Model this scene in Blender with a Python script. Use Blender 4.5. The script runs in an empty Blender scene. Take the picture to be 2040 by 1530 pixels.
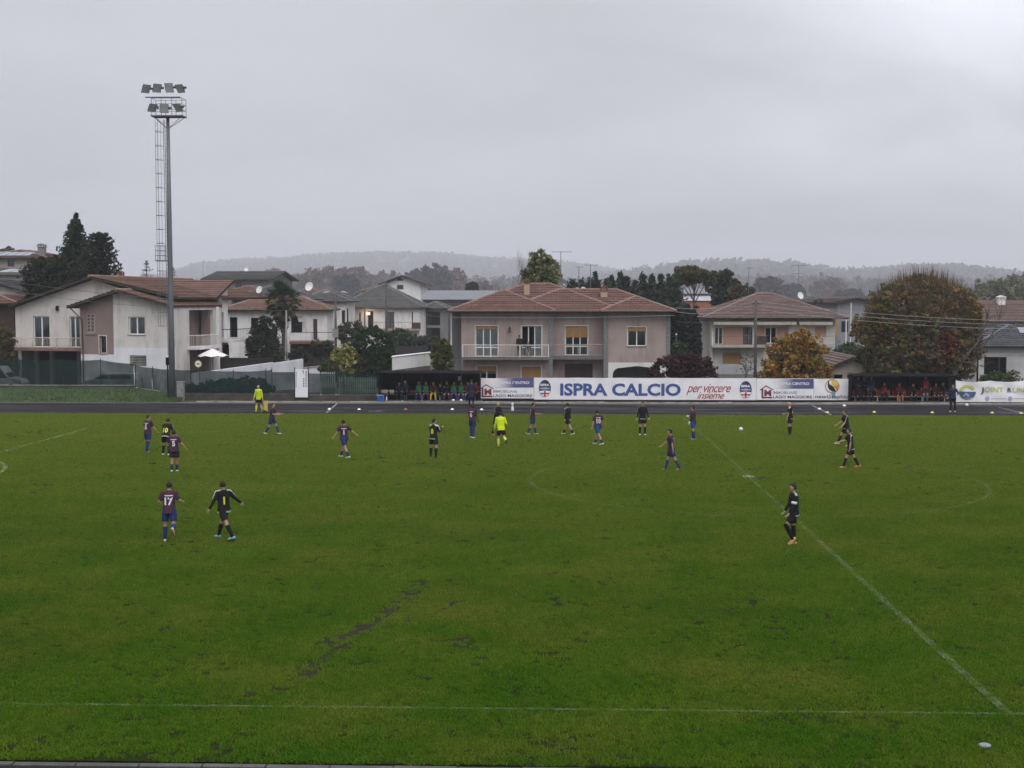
import bpy, bmesh, math, random
import numpy as np
from mathutils import Vector, Matrix, Quaternion
from mathutils.bvhtree import BVHTree
from mathutils.geometry import tessellate_polygon
R = math.radians
sc = bpy.context.scene
col = sc.collection
# ---------------------------------------------------------------- camera
CF, CH = 2650.0, 7.3
YAW, PIT = R(1.85), math.atan(168 / 2650.0)
cam = bpy.data.cameras.new('camera'); camo = bpy.data.objects.new('camera', cam); col.objects.link(camo)
camo.location = (0, 0, CH); camo.rotation_euler = (math.pi / 2 - PIT, 0, YAW)
cam.sensor_width = 36; cam.lens = CF / 2040 * 36; cam.clip_end = 20000; cam.clip_start = 0.5
sc.camera = camo
# ---------------------------------------------------------------- sky and light: overcast
SUN_EL, SUN_AZ = R(50), R(20)          # soft light through the cloud, from behind and above the stand
w = bpy.data.worlds.new('World'); sc.world = w; w.use_nodes = True
nt = w.node_tree; nt.nodes.clear()
def N(t, **k):
    n = nt.nodes.new(t)
    for a, b in k.items(): setattr(n, a, b)
    return n
sky = N('ShaderNodeTexSky', sky_type='NISHITA', sun_disc=False, sun_elevation=SUN_EL, sun_rotation=math.pi - SUN_AZ,
        dust_density=6.0, air_density=1.0, ozone_density=1.0)
bg1 = N('ShaderNodeBackground'); bg1.inputs[1].default_value = 0.10
nt.links.new(sky.outputs[0], bg1.inputs[0])
tc = N('ShaderNodeTexCoord'); sep = N('ShaderNodeSeparateXYZ'); nt.links.new(tc.outputs['Generated'], sep.inputs[0])
def M(op, a, b=None, c=None):
    n = N('ShaderNodeMath', operation=op)
    for i, v in enumerate((a, b, c)):
        if v is None: continue
        if isinstance(v, (int, float)): n.inputs[i].default_value = v
        else: nt.links.new(v, n.inputs[i])
    return n.outputs[0]
zz = M('MAXIMUM', sep.outputs[2], 0.0); za = M('ADD', zz, 0.13)
cx = M('DIVIDE', sep.outputs[0], za); cy = M('DIVIDE', sep.outputs[1], za)
cmb = N('ShaderNodeCombineXYZ'); nt.links.new(cx, cmb.inputs[0]); nt.links.new(cy, cmb.inputs[1])
n1 = N('ShaderNodeTexNoise'); n1.inputs['Scale'].default_value = 0.55; n1.inputs['Detail'].default_value = 7; n1.inputs['Roughness'].default_value = 0.5
n1.inputs['Distortion'].default_value = 0.4
mp = N('ShaderNodeMapping'); mp.inputs['Location'].default_value = (3.3, 1.0, 0); nt.links.new(cmb.outputs[0], mp.inputs[0])
nt.links.new(mp.outputs[0], n1.inputs['Vector'])
n2 = N('ShaderNodeTexNoise'); n2.inputs['Scale'].default_value = 1.9; n2.inputs['Detail'].default_value = 6; n2.inputs['Roughness'].default_value = 0.55; n2.inputs['Distortion'].default_value = 0.7; nt.links.new(mp.outputs[0], n2.inputs['Vector'])
cl = M('ADD', M('MULTIPLY', M('SUBTRACT', n1.outputs[0], 0.5), 0.62), M('MULTIPLY', M('SUBTRACT', n2.outputs[0], 0.5), 0.13))
lum = M('ADD', M('MULTIPLY', M('POWER', zz, 2.6), 1.75), 0.635)                 # overcast: brighter towards the zenith
gd = N('ShaderNodeVectorMath', operation='DOT_PRODUCT'); nt.links.new(tc.outputs['Generated'], gd.inputs[0])
gaz, gel = R(17.5), R(11.5); gd.inputs[1].default_value = (math.sin(gaz) * math.cos(gel), math.cos(gaz) * math.cos(gel), math.sin(gel))   # thin cloud where the day is brightest
glow = M('MULTIPLY', M('POWER', M('MAXIMUM', gd.outputs['Value'], 0.0), 90.0), M('ADD', M('MULTIPLY', n1.outputs[0], 1.5), -0.22))
lum = M('MULTIPLY', lum, M('ADD', M('ADD', cl, 1.0), glow))
rgb = N('ShaderNodeVectorMath', operation='SCALE'); rgb.inputs[0].default_value = (0.955, 0.975, 1.06)
nt.links.new(lum, rgb.inputs['Scale'])
bg2 = N('ShaderNodeBackground'); nt.links.new(rgb.outputs[0], bg2.inputs[0]); bg2.inputs[1].default_value = 1.0
mx = N('ShaderNodeMixShader'); mx.inputs[0].default_value = 0.95
nt.links.new(bg1.outputs[0], mx.inputs[1]); nt.links.new(bg2.outputs[0], mx.inputs[2])
out = N('ShaderNodeOutputWorld'); nt.links.new(mx.outputs[0], out.inputs[0])
sl = bpy.data.lights.new('sun', 'SUN'); sl.energy = 1.45; sl.angle = R(45); sl.color = (1, 0.98, 0.95)
so = bpy.data.objects.new('sun', sl); col.objects.link(so)
so.rotation_euler = (math.pi / 2 - SUN_EL, 0, SUN_AZ); so.location = (20, -30, 60)
vs = sc.view_settings; vs.view_transform = 'Standard'; vs.look = 'None'; vs.exposure = 0.0; vs.gamma = 1.0; vs.use_curve_mapping = False
sc.render.engine = 'CYCLES'
cy_ = sc.cycles; cy_.max_bounces = 6; cy_.diffuse_bounces = 3; cy_.glossy_bounces = 2; cy_.transmission_bounces = 3
cy_.transparent_max_bounces = 12; cy_.volume_bounces = 0; cy_.use_adaptive_sampling = True; cy_.adaptive_threshold = 0.025; cy_.use_denoising = True; cy_.caustics_reflective = False; cy_.caustics_refractive = False
rng = random.Random(7)
# ---------------------------------------------------------------- pixel (2040 x 1530) to place helpers
def ray(px, py):
    x = (px - 1020) / CF; y = -(py - 765) / CF
    f = math.cos(PIT) + y * math.sin(PIT); u = -math.sin(PIT) + y * math.cos(PIT)
    return x * math.cos(YAW) - f * math.sin(YAW), x * math.sin(YAW) + f * math.cos(YAW), u
def gp(px, py, z=0.0):
    X, Y, u = ray(px, py); t = (z - CH) / u; return X * t, Y * t
def at(px, py, Yw):
    X, Y, u = ray(px, py); t = Yw / Y; return X * t, CH + u * t
def ax(px, Yw): return at(px, 700, Yw)[0]
def az(py, Yw, px=1020): return at(px, py, Yw)[1]
# ---------------------------------------------------------------- materials
MATS = {}
def srgb(r, g, b):
    f = lambda c: (c / 255 / 12.92) if c / 255 <= 0.04045 else ((c / 255 + 0.055) / 1.055) ** 2.4
    return (f(r), f(g), f(b))
def mat(name, c, rough=0.8, var=0.15, scale=3.0, bump=0.0, bscale=None, metal=0.0, spec=0.3, attr=None, dirt=0.0, trans=0.0, detail=5):
    """noise-varied principled material; attr = colour attribute that multiplies the base"""
    if name in MATS: return MATS[name]
    m = bpy.data.materials.new(name); m.use_nodes = True; t = m.node_tree; b = t.nodes['Principled BSDF']
    b.inputs['Roughness'].default_value = rough; b.inputs['Metallic'].default_value = metal; b.inputs['Specular IOR Level'].default_value = spec
    L = t.links.new
    co = t.nodes.new('ShaderNodeTexCoord')
    n = t.nodes.new('ShaderNodeTexNoise'); n.inputs['Scale'].default_value = scale; n.inputs['Detail'].default_value = detail
    L(co.outputs['Object'], n.inputs['Vector'])
    mr = t.nodes.new('ShaderNodeMapRange'); mr.inputs[1].default_value = 0.25; mr.inputs[2].default_value = 0.75
    mr.inputs[3].default_value = 1 - var; mr.inputs[4].default_value = 1 + var; L(n.outputs[0], mr.inputs[0])
    sv = t.nodes.new('ShaderNodeVectorMath'); sv.operation = 'SCALE'; sv.inputs[0].default_value = c[:3]; L(mr.outputs[0], sv.inputs['Scale'])
    o = sv.outputs[0]
    if attr:
        a = t.nodes.new('ShaderNodeAttribute'); a.attribute_name = attr
        mm = t.nodes.new('ShaderNodeVectorMath'); mm.operation = 'MULTIPLY'; L(o, mm.inputs[0]); L(a.outputs['Color'], mm.inputs[1]); o = mm.outputs[0]
    if dirt:
        n2 = t.nodes.new('ShaderNodeTexNoise'); n2.inputs['Scale'].default_value = 0.55; n2.inputs['Detail'].default_value = 9; n2.inputs['Roughness'].default_value = 0.65
        mpn = t.nodes.new('ShaderNodeMapping'); mpn.inputs['Scale'].default_value = (2.2, 2.2, 0.6); L(co.outputs['Object'], mpn.inputs[0]); L(mpn.outputs[0], n2.inputs['Vector'])
        r2 = t.nodes.new('ShaderNodeMapRange'); r2.inputs[1].default_value = 0.48; r2.inputs[2].default_value = 0.72; r2.inputs[3].default_value = 0; r2.inputs[4].default_value = dirt; L(n2.outputs[0], r2.inputs[0])
        mc = t.nodes.new('ShaderNodeMix'); mc.data_type = 'RGBA'; L(r2.outputs[0], mc.inputs[0]); L(o, mc.inputs[6]); mc.inputs[7].default_value = (0.06, 0.055, 0.05, 1); o = mc.outputs[2]
    L(o, b.inputs['Base Color'])
    if bump:
        nb = t.nodes.new('ShaderNodeTexNoise'); nb.inputs['Scale'].default_value = bscale or scale * 4; nb.inputs['Detail'].default_value = 4; L(co.outputs['Object'], nb.inputs['Vector'])
        bp = t.nodes.new('ShaderNodeBump'); bp.inputs['Strength'].default_value = bump; bp.inputs['Distance'].default_value = 0.05; L(nb.outputs[0], bp.inputs['Height']); L(bp.outputs[0], b.inputs['Normal'])
    if trans:
        tr = t.nodes.new('ShaderNodeBsdfTranslucent'); L(o, tr.inputs[0]); ms = t.nodes.new('ShaderNodeMixShader'); ms.inputs[0].default_value = trans
        L(b.outputs[0], ms.inputs[1]); L(tr.outputs[0], ms.inputs[2]); L(ms.outputs[0], t.nodes['Material Output'].inputs[0])
    MATS[name] = m; return m
# ---------------------------------------------------------------- mesh builder
class MB:
    def __init__(s): s.v = []; s.f = []; s.uv = None
    def add(s, vs, fs):
        k = len(s.v); s.v += [tuple(p) for p in vs]; s.f += [tuple(i + k for i in f) for f in fs]; return s
    def box(s, x0, x1, y0, y1, z0, z1):
        return s.add([(x0, y0, z0), (x1, y0, z0), (x1, y1, z0), (x0, y1, z0), (x0, y0, z1), (x1, y0, z1), (x1, y1, z1), (x0, y1, z1)],
                     [(0, 3, 2, 1), (4, 5, 6, 7), (0, 1, 5, 4), (1, 2, 6, 5), (2, 3, 7, 6), (3, 0, 4, 7)])
    def obox(s, c, sx, sy, sz, rz=0.0):
        k = len(s.v); s.box(-sx / 2, sx / 2, -sy / 2, sy / 2, -sz / 2, sz / 2); ca, sa = math.cos(rz), math.sin(rz)
        for i in range(k, len(s.v)):
            x, y, z = s.v[i]; s.v[i] = (c[0] + x * ca - y * sa, c[1] + x * sa + y * ca, c[2] + z)
        return s
    def quad(s, a, b, c, d): return s.add([a, b, c, d], [(0, 1, 2, 3)])
    def tube(s, pts, r, n=8, cap=True, side=None):
        """r: a number, a list of radii, or a list of (rx, ry); rings follow the path"""
        pts = [Vector(p) for p in pts]; m = len(pts)
        if not isinstance(r, (list, tuple)): r = [r] * m
        k = len(s.v); prev = None
        for i, p in enumerate(pts):
            d = (pts[min(i + 1, m - 1)] - pts[max(i - 1, 0)])
            d = d.normalized() if d.length > 1e-9 else Vector((0, 0, 1))
            if side is not None: a = Vector(side); a = (a - d * a.dot(d))
            elif prev is not None: a = prev - d * prev.dot(d)
            else: a = d.cross(Vector((0, 0, 1))) if abs(d.z) < 0.9 else d.cross(Vector((0, 1, 0)))
            a = a.normalized() if a.length > 1e-6 else d.orthogonal().normalized()
            prev = a; b = d.cross(a)
            rx, ry = r[i] if isinstance(r[i], (list, tuple)) else (r[i], r[i])
            for j in range(n):
                t = 2 * math.pi * j / n; s.v.append(tuple(p + a * (rx * math.cos(t)) + b * (ry * math.sin(t))))
        for i in range(m - 1):
            for j in range(n): s.f.append((k + i * n + j, k + i * n + (j + 1) % n, k + (i + 1) * n + (j + 1) % n, k + (i + 1) * n + j))
        if cap: s.f.append(tuple(k + j for j in range(n))[::-1]); s.f.append(tuple(k + (m - 1) * n + j for j in range(n)))
        return s
    def bar(s, a, b, t, t2=None): return s.tube([a, b], [(t / 2 * 1.2, (t2 or t) / 2 * 1.2)] * 2, n=4)
    def ball(s, c, rx, ry, rz, n=12, m=8):
        pts = []; 
        for i in range(m + 1):
            a = math.pi * i / m
            for j in range(n): t = 2 * math.pi * j / n; pts.append((c[0] + rx * math.sin(a) * math.cos(t), c[1] + ry * math.sin(a) * math.sin(t), c[2] - rz * math.cos(a)))
        fs = [(i * n + j, i * n + (j + 1) % n, (i + 1) * n + (j + 1) % n, (i + 1) * n + j) for i in range(m) for j in range(n)]
        return s.add(pts, fs)
    def lathe(s, c, prof, n=16):
        k = len(s.v)
        for r, z in prof:
            for j in range(n): t = 2 * math.pi * j / n; s.v.append((c[0] + r * math.cos(t), c[1] + r * math.sin(t), c[2] + z))
        for i in range(len(prof) - 1):
            for j in range(n): s.f.append((k + i * n + j, k + i * n + (j + 1) % n, k + (i + 1) * n + (j + 1) % n, k + (i + 1) * n + j))
        return s
    def prism(s, poly, a, b, axis='y'):
        """convex or concave outline (2D) pushed from a to b along an axis; outline lies in the other two"""
        P = {'y': lambda p, q: (p[0], q, p[1]), 'x': lambda p, q: (q, p[0], p[1]), 'z': lambda p, q: (p[0], p[1], q)}[axis]
        n = len(poly); vs = [P(p, a) for p in poly] + [P(p, b) for p in poly]
        tri = tessellate_polygon([[Vector((p[0], p[1], 0)) for p in poly]])
        fs = [tuple(t) for t in tri] + [tuple(i + n for i in t)[::-1] for t in tri] + [(i, (i + 1) % n, n + (i + 1) % n, n + i) for i in range(n)]
        return s.add(vs, fs)
    def mesh(s, name, m=None, smooth=False):
        me = bpy.data.meshes.new(name); me.from_pydata(s.v, [], s.f)
        if m: me.materials.append(m)
        if smooth: me.polygons.foreach_set('use_smooth', [True] * len(me.polygons))
        if s.uv:
            ul = me.uv_layers.new(name='UVMap'); li = np.empty(len(me.loops), dtype=np.int32); me.loops.foreach_get('vertex_index', li)
            ul.data.foreach_set('uv', np.array(s.uv, dtype=np.float32)[li].ravel())
        me.update(); return me
    def build(s, name, m, parent=None, smooth=False, fix=True):
        if fix and s.f:
            me = s.mesh(name, m, smooth); bm = bmesh.new(); bm.from_mesh(me); bmesh.ops.recalc_face_normals(bm, faces=bm.faces[:]); bm.to_mesh(me); bm.free()
        else: me = s.mesh(name, m, smooth)
        return link(name, me, parent)
def link(name, me, parent=None):
    o = bpy.data.objects.new(name, me); col.objects.link(o); o.parent = parent; return o
def empty(name, loc=(0, 0, 0), rz=0.0):
    o = bpy.data.objects.new(name, None); col.objects.link(o); o.location = loc; o.rotation_euler = (0, 0, rz); o.empty_display_size = 0.2; return o
def tag(o, label=None, cat=None, group=None, kind=None):
    if label: o['label'] = label
    if cat: o['category'] = cat
    if group: o['group'] = group
    if kind: o['kind'] = kind
    return o
def thing(name, label, cat, loc=(0, 0, 0), rz=0.0, group=None): return tag(empty(name, loc, rz), label, cat, group)
def copy_tree(o, parent=None):
    c = o.copy(); col.objects.link(c); c.parent = parent
    for ch in list(o.children): copy_tree(ch, c)
    return c
def text_mesh(body, size, bold=0.0, shear=0.0, sx=1.0, align='CENTER', spacing=1.0):
    """flat lettering as a mesh in the xy plane, baseline at y = 0"""
    cu = bpy.data.curves.new('t', 'FONT'); cu.body = body; cu.size = size; cu.offset = bold; cu.shear = shear; cu.align_x = align
    cu.space_character = spacing; cu.resolution_u = 3
    o = bpy.data.objects.new('t', cu); col.objects.link(o); dg = bpy.context.evaluated_depsgraph_get(); dg.update()
    me = bpy.data.meshes.new_from_object(o.evaluated_get(dg)); bpy.data.objects.remove(o); bpy.data.curves.remove(cu)
    vs = [(v.co.x * sx, v.co.y) for v in me.vertices]; fs = [tuple(p.vertices) for p in me.polygons]; bpy.data.meshes.remove(me)
    return vs, fs
# ================================================================ the ground, pitch, track
HWX, TN, TF = 8.0, 23.3, 82.5           # halfway line, near and far touchline
CXY = (8.0, 53.6)
def mud_mask(x, y):
    """0..1 where boots and rain have worn the turf to mud (numpy)"""
    m = np.zeros_like(x)
    def seg(a, b, wd, k):
        (ax_, ay_), (bx_, by_) = a, b; dx, dy = bx_ - ax_, by_ - ay_; L2 = dx * dx + dy * dy
        t = np.clip(((x - ax_) * dx + (y - ay_) * dy) / L2, 0, 1); d = np.hypot(x - ax_ - t * dx, y - ay_ - t * dy)
        return k * np.clip(1.3 - d / wd, 0, 1)
    for a, b, wd, k in MUD: m = np.maximum(m, seg(gp(*a), gp(*b), wd, k))
    return m
MUD = [((668, 1278), (752, 1246), .40, 1.0), ((752, 1243), (805, 1195), .30, 1.0), ((800, 1195), (845, 1162), .22, .8), ((600, 1345), (690, 1285), .26, .8), ((770, 1250), (835, 1228), .12, .8),
       ((480, 1395), (600, 1345), .14, .45), ((870, 1225), (915, 1196), .16, .7), ((905, 1295), (925, 1268), .2, .55), ((655, 1275), (700, 1262), .22, .5),
       ((440, 1392), (490, 1388), .14, .6), ((320, 1378), (360, 1376), .14, .5), ((130, 1375), (150, 1366), .12, .6), ((1050, 1165), (1080, 1163), .14, .45),
       ((1450, 949), (1535, 952), .5, .9), ((1830, 938), (1790, 925), .8, .35), ((1215, 1506), (1255, 1500), .16, .7), ((800, 1455), (830, 1445), .12, .5),
       ((760, 912), (840, 906), .9, .45), ((2010, 1455), (2045, 1462), .3, .7), ((1700, 1372), (1725, 1370), .12, .5), ((300, 822), (520, 834), 1.2, .3),
       ((1180, 850), (1300, 845), 1.2, .25), ((30, 870), (180, 846), 1.0, .25), ((1060, 1190), (1100, 1182), .2, .35), ((1500, 1140), (1560, 1133), .2, .3)]
GX0, GX1, GY0, GY1 = -70.0, 75.0, 20.45, 84.4
def pitch_material(name, blade=False):
    m = bpy.data.materials.new(name); m.use_nodes = True; t = m.node_tree; L = t.links.new; b = t.nodes['Principled BSDF']
    b.inputs['Roughness'].default_value = 0.75; b.inputs['Specular IOR Level'].default_value = 0.0
    ge = t.nodes.new('ShaderNodeNewGeometry')
    def noise(s, d=5, r=0.55, sc3=None):
        n = t.nodes.new('ShaderNodeTexNoise'); n.inputs['Scale'].default_value = s; n.inputs['Detail'].default_value = d; n.inputs['Roughness'].default_value = r
        v = ge.outputs['Position']
        if sc3:
            mp = t.nodes.new('ShaderNodeMapping'); mp.inputs['Scale'].default_value = sc3; L(v, mp.inputs[0]); v = mp.outputs[0]
        L(v, n.inputs['Vector']); return n.outputs[0]
    def ramp(x, lo, hi, a, c):
        r = t.nodes.new('ShaderNodeMapRange'); L(x, r.inputs[0]); r.inputs[1].default_value = lo; r.inputs[2].default_value = hi; r.inputs[3].default_value = a; r.inputs[4].default_value = c; return r.outputs[0]
    def mix(f, A, B):
        n = t.nodes.new('ShaderNodeMix'); n.data_type = 'RGBA'
        if isinstance(f, float): n.inputs[0].default_value = f
        else: L(f, n.inputs[0])
        for i, v in ((6, A), (7, B)):
            if isinstance(v, tuple): n.inputs[i].default_value = v + (1,)
            else: L(v, n.inputs[i])
        return n.outputs[2]
    MUDC = (0.042, 0.035, 0.027)
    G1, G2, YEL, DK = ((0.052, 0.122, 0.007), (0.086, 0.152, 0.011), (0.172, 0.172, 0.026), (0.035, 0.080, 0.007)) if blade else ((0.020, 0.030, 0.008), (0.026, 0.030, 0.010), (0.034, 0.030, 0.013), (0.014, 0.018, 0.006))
    c = mix(ramp(noise(0.35, 6), 0.35, 0.65, 0, 1), G1, G2)
    c = mix(ramp(noise(0.22, 7, 0.65), 0.48, 0.70, 0, 0.65), c, YEL)
    c = mix(ramp(noise(0.09, 5, 0.6), 0.50, 0.70, 0, 0.4), c, DK)
    c = mix(ramp(noise(2.3, 6, 0.6, (1, 0.6, 1)), 0.54, 0.75, 0, 0.45), c, YEL)
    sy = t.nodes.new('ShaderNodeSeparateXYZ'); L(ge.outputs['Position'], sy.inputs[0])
    c = mix(ramp(sy.outputs[1], 30.0, 76.0, 0.0, 0.72), c, (0.165, 0.205, 0.024) if blade else YEL)              # grazing light through far blades put into the colour: lighter, yellower with distance
    c = mix(ramp(noise(7.0, 5, 0.7), 0.56, 0.72, 0, 0.55), c, DK)
    if not blade: c = mix(ramp(noise(1.4, 9, 0.75, (0.7, 1.4, 1)), 0.57, 0.68, 0, 0.75), c, MUDC)
    a = t.nodes.new('ShaderNodeAttribute'); a.attribute_name = 'mud'
    mn = t.nodes.new('ShaderNodeMath'); mn.operation = 'MULTIPLY'; L(a.outputs['Fac'], mn.inputs[0]); L(ramp(noise(3.0, 8, 0.7), 0.35, 0.6, 0.1, 1.25), mn.inputs[1]); mn.use_clamp = True
    c = mix(mn.outputs[0], c, mix(ramp(noise(11.0, 6, 0.7), 0.42, 0.62, 0, 1), (0.052, 0.044, 0.034), (0.018, 0.016, 0.011)))
    if blade:
        ri = t.nodes.new('ShaderNodeVectorMath'); ri.operation = 'SCALE'; L(c, ri.inputs[0]); L(ramp(ge.outputs['Random Per Island'], 0, 1, 0.45, 1.55), ri.inputs['Scale']); c = ri.outputs[0]
    L(c, b.inputs['Base Color'])
    if blade:
        tr = t.nodes.new('ShaderNodeBsdfTranslucent'); L(c, tr.inputs[0]); ms = t.nodes.new('ShaderNodeMixShader'); ms.inputs[0].default_value = 0.25
        L(b.outputs[0], ms.inputs[1]); L(tr.outputs[0], ms.inputs[2]); L(ms.outputs[0], t.nodes['Material Output'].inputs[0])
    else:
        bp = t.nodes.new('ShaderNodeBump'); bp.inputs['Strength'].default_value = 0.9; bp.inputs['Distance'].default_value = 0.06; L(noise(9.0, 8, 0.75), bp.inputs['Height']); L(bp.outputs[0], b.inputs['Normal'])
    return m
def sheet(name, x0, x1, y0, y1, z, nx, ny, m, attr=True, bumpy=0.0, kind='structure', parent=None):
    xs = np.linspace(x0, x1, nx); ys = np.linspace(y0, y1, ny); X, Y = np.meshgrid(xs, ys)
    Z = np.full_like(X, z)
    if bumpy: Z = Z + bumpy * (np.sin(X * .31 + 1) * np.sin(Y * .23) + .6 * np.sin(X * .83 + Y * .41) + .4 * np.sin(X * 1.7 - Y * 1.3))
    v = np.stack([X, Y, Z], -1).reshape(-1, 3); i = np.arange(nx * ny).reshape(ny, nx)
    f = np.stack([i[:-1, :-1], i[:-1, 1:], i[1:, 1:], i[1:, :-1]], -1).reshape(-1, 4)
    me = bpy.data.meshes.new(name); me.from_pydata(v.tolist(), [], f.tolist()); me.materials.append(m)
    if attr:
        at_ = me.attributes.new('mud', 'FLOAT', 'POINT'); at_.data.foreach_set('value', mud_mask(X.ravel(), Y.ravel()).astype(np.float32))
    o = link(name, me, parent); tag(o, kind=kind); return o
MG = mat('far_ground', (0.05, 0.056, 0.034), 0.9, 0.35, 0.15, 0.4)
MB().add([(-5800, -60, -0.03), (5800, -60, -0.03), (5800, 5800, -0.03), (-5800, 5800, -0.03)], [(0, 1, 2, 3)]).build('ground', MG, fix=False)['kind'] = 'structure'
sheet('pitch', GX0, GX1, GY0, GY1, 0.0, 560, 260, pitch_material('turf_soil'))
# grass blades, thousands of small tufts: one object
def tuft_mesh():
    """a sod of grass a hand wide"""
    r = random.Random(3); b = MB()
    for k in range(80):
        a = r.uniform(0, 6.283); d = .13 * r.random() ** .6; x, y = d * math.cos(a), d * math.sin(a); h = r.uniform(.014, .046); t = r.uniform(0, 6.283); wd = r.uniform(.005, .011); ln = r.uniform(.0, .04)
        dx, dy = math.cos(t) * wd, math.sin(t) * wd; lx, ly = -math.sin(t) * ln, math.cos(t) * ln
        b.add([(x - dx, y - dy, 0), (x + dx, y + dy, 0), (x + lx * .5 + dx * .7, y + ly * .5 + dy * .7, h * .65), (x + lx, y + ly, h)], [(0, 1, 2), (0, 2, 3)])
    return b.mesh('grass_tuft', None)
def vnoise(x, y, s, seed):
    g = np.random.default_rng(seed).random((256, 256)); u, v = x / s + 1000, y / s + 1000; i, j = np.floor(u).astype(int), np.floor(v).astype(int); f, e = u - i, v - j; f, e = f * f * (3 - 2 * f), e * e * (3 - 2 * e); q = lambda a, b: g[a % 256, b % 256]
    return (q(i, j) * (1 - f) + q(i + 1, j) * f) * (1 - e) + (q(i, j + 1) * (1 - f) + q(i + 1, j + 1) * f) * e
def scatter_grass():
    r = np.random.default_rng(5); pts = []
    for (y0, y1, dens) in ((20.5, 27, 95), (27, 36, 88), (36, 50, 74), (50, 66, 62), (66, 84.35, 56)):
        n = int(dens * (y1 - y0) * ((y0 + y1) / 2 * .84 + 7)); y = np.sqrt(r.uniform(y0 ** 2, y1 ** 2, n)); x = r.uniform(-1, 1, n) * (.42 * y + 3.5) - .0323 * y
        bald = vnoise(x, y * 1.3, .30, 1) * .45 + vnoise(x, y, .13, 2) * .45 + vnoise(x, y, 2.6, 3) * .25
        k = (r.random(n) < 1 - np.clip(mud_mask(x, y) * (.65 + .7 * vnoise(x, y, .3, 9)), 0, .80)) & ((bald > .375) | (r.random(n) < .18)); x, y = x[k], y[k]
        pts.append(np.stack([x, y, r.uniform(.7, 1.25, len(x))], 1))
    p = np.concatenate(pts); n = len(p)
    me = bpy.data.meshes.new('grass'); me.vertices.add(n)
    me.vertices.foreach_set('co', np.stack([p[:, 0], p[:, 1], np.zeros(n)], 1).astype(np.float32).ravel())
    a = me.attributes.new('sz', 'FLOAT', 'POINT'); a.data.foreach_set('value', p[:, 2].astype(np.float32))
    a = me.attributes.new('rot', 'FLOAT', 'POINT'); a.data.foreach_set('value', r.uniform(0, 6.283, n).astype(np.float32))
    o = link('grass', me); tag(o, 'short wet green grass of the football pitch', 'grass', kind='stuff')
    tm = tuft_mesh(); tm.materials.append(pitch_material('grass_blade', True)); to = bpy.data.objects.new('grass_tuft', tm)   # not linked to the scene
    g = bpy.data.node_groups.new('grass_nodes', 'GeometryNodeTree')
    g.interface.new_socket('Geometry', in_out='INPUT', socket_type='NodeSocketGeometry'); g.interface.new_socket('Geometry', in_out='OUTPUT', socket_type='NodeSocketGeometry')
    gi, go = g.nodes.new('NodeGroupInput'), g.nodes.new('NodeGroupOutput'); ip = g.nodes.new('GeometryNodeInstanceOnPoints')
    oi = g.nodes.new('GeometryNodeObjectInfo'); oi.inputs['Object'].default_value = to
    na = g.nodes.new('GeometryNodeInputNamedAttribute'); na.data_type = 'FLOAT'; na.inputs[0].default_value = 'sz'
    nr = g.nodes.new('GeometryNodeInputNamedAttribute'); nr.data_type = 'FLOAT'; nr.inputs[0].default_value = 'rot'
    cv = g.nodes.new('ShaderNodeCombineXYZ'); g.links.new(nr.outputs[0], cv.inputs[2])
    g.links.new(gi.outputs[0], ip.inputs['Points']); g.links.new(oi.outputs['Geometry'], ip.inputs['Instance']); g.links.new(cv.outputs[0], ip.inputs['Rotation']); g.links.new(na.outputs[0], ip.inputs['Scale'])
    g.links.new(ip.outputs[0], go.inputs[0])
    md = o.modifiers.new('grass', 'NODES'); md.node_group = g
scatter_grass()
# running track: wet dark asphalt with a worn pale edge
def asphalt():
    m = mat('wet_asphalt', (0.022, 0.0205, 0.0225), 0.7, 0.25, 0.6, 0.25, 40, spec=0.05); t = m.node_tree; b = t.nodes['Principled BSDF']
    co = t.nodes.new('ShaderNodeTexCoord'); mp = t.nodes.new('ShaderNodeMapping'); mp.inputs['Scale'].default_value = (0.12, 0.55, 1); n = t.nodes.new('ShaderNodeTexNoise'); n.inputs['Scale'].default_value = 1.0; n.inputs['Detail'].default_value = 6
    t.links.new(co.outputs['Object'], mp.inputs[0]); t.links.new(mp.outputs[0], n.inputs['Vector']); r = t.nodes.new('ShaderNodeMapRange'); r.inputs[1].default_value = .4; r.inputs[2].default_value = .62; r.inputs[3].default_value = .75; r.inputs[4].default_value = .38
    t.links.new(n.outputs[0], r.inputs[0]); t.links.new(r.outputs[0], b.inputs['Roughness']); b.inputs['Specular IOR Level'].default_value = 0.015; return m
ASP = asphalt()
tag(MB().box(-90, 95, 84.4, 92.6, -0.25, 0.012).build('running_track', ASP), kind='structure')
tag(MB().box(-70, 75, 16.5, 20.15, -0.25, 0.012).build('near_track', ASP), kind='structure')
CON = mat('worn_concrete', (0.12, 0.115, 0.105), 0.85, 0.3, 2.5, 0.5, 12, dirt=0.55)
kb = empty('near_kerb'); tag(kb, kind='structure')
for k in range(46):
    x = -22.5 + k
    MB().box(x + .012, x + .988, 20.16, 20.30, -0.2, 0.028 + rng.uniform(-.006, .006)).build('kerbstone', mat('dark_kerb', (.075, .072, .068), .9, .35, 2.5, .5, 12, dirt=.5), kb)
tag(MB().box(-90, 95, 92.61, 93.5, -0.25, 0.03).build('gravel_strip', mat('gravel_edge', (0.115, 0.105, 0.088), 0.9, 0.5, 5, 0.8, 20, dirt=.5)), kind='structure')
kb = empty('far_kerb'); tag(kb, kind='structure')
KM = mat('pale_kerb', (0.30, 0.285, 0.26), 0.85, 0.4, 1.5, 0.7, 9, dirt=0.6)
for k in range(62):
    x = -25.5 + k * 1.0
    MB().box(x + .015, x + .985, 93.51, 93.72, -0.2, 0.10 + rng.uniform(-.03, .03)).build('kerbstone', KM, kb)
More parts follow.
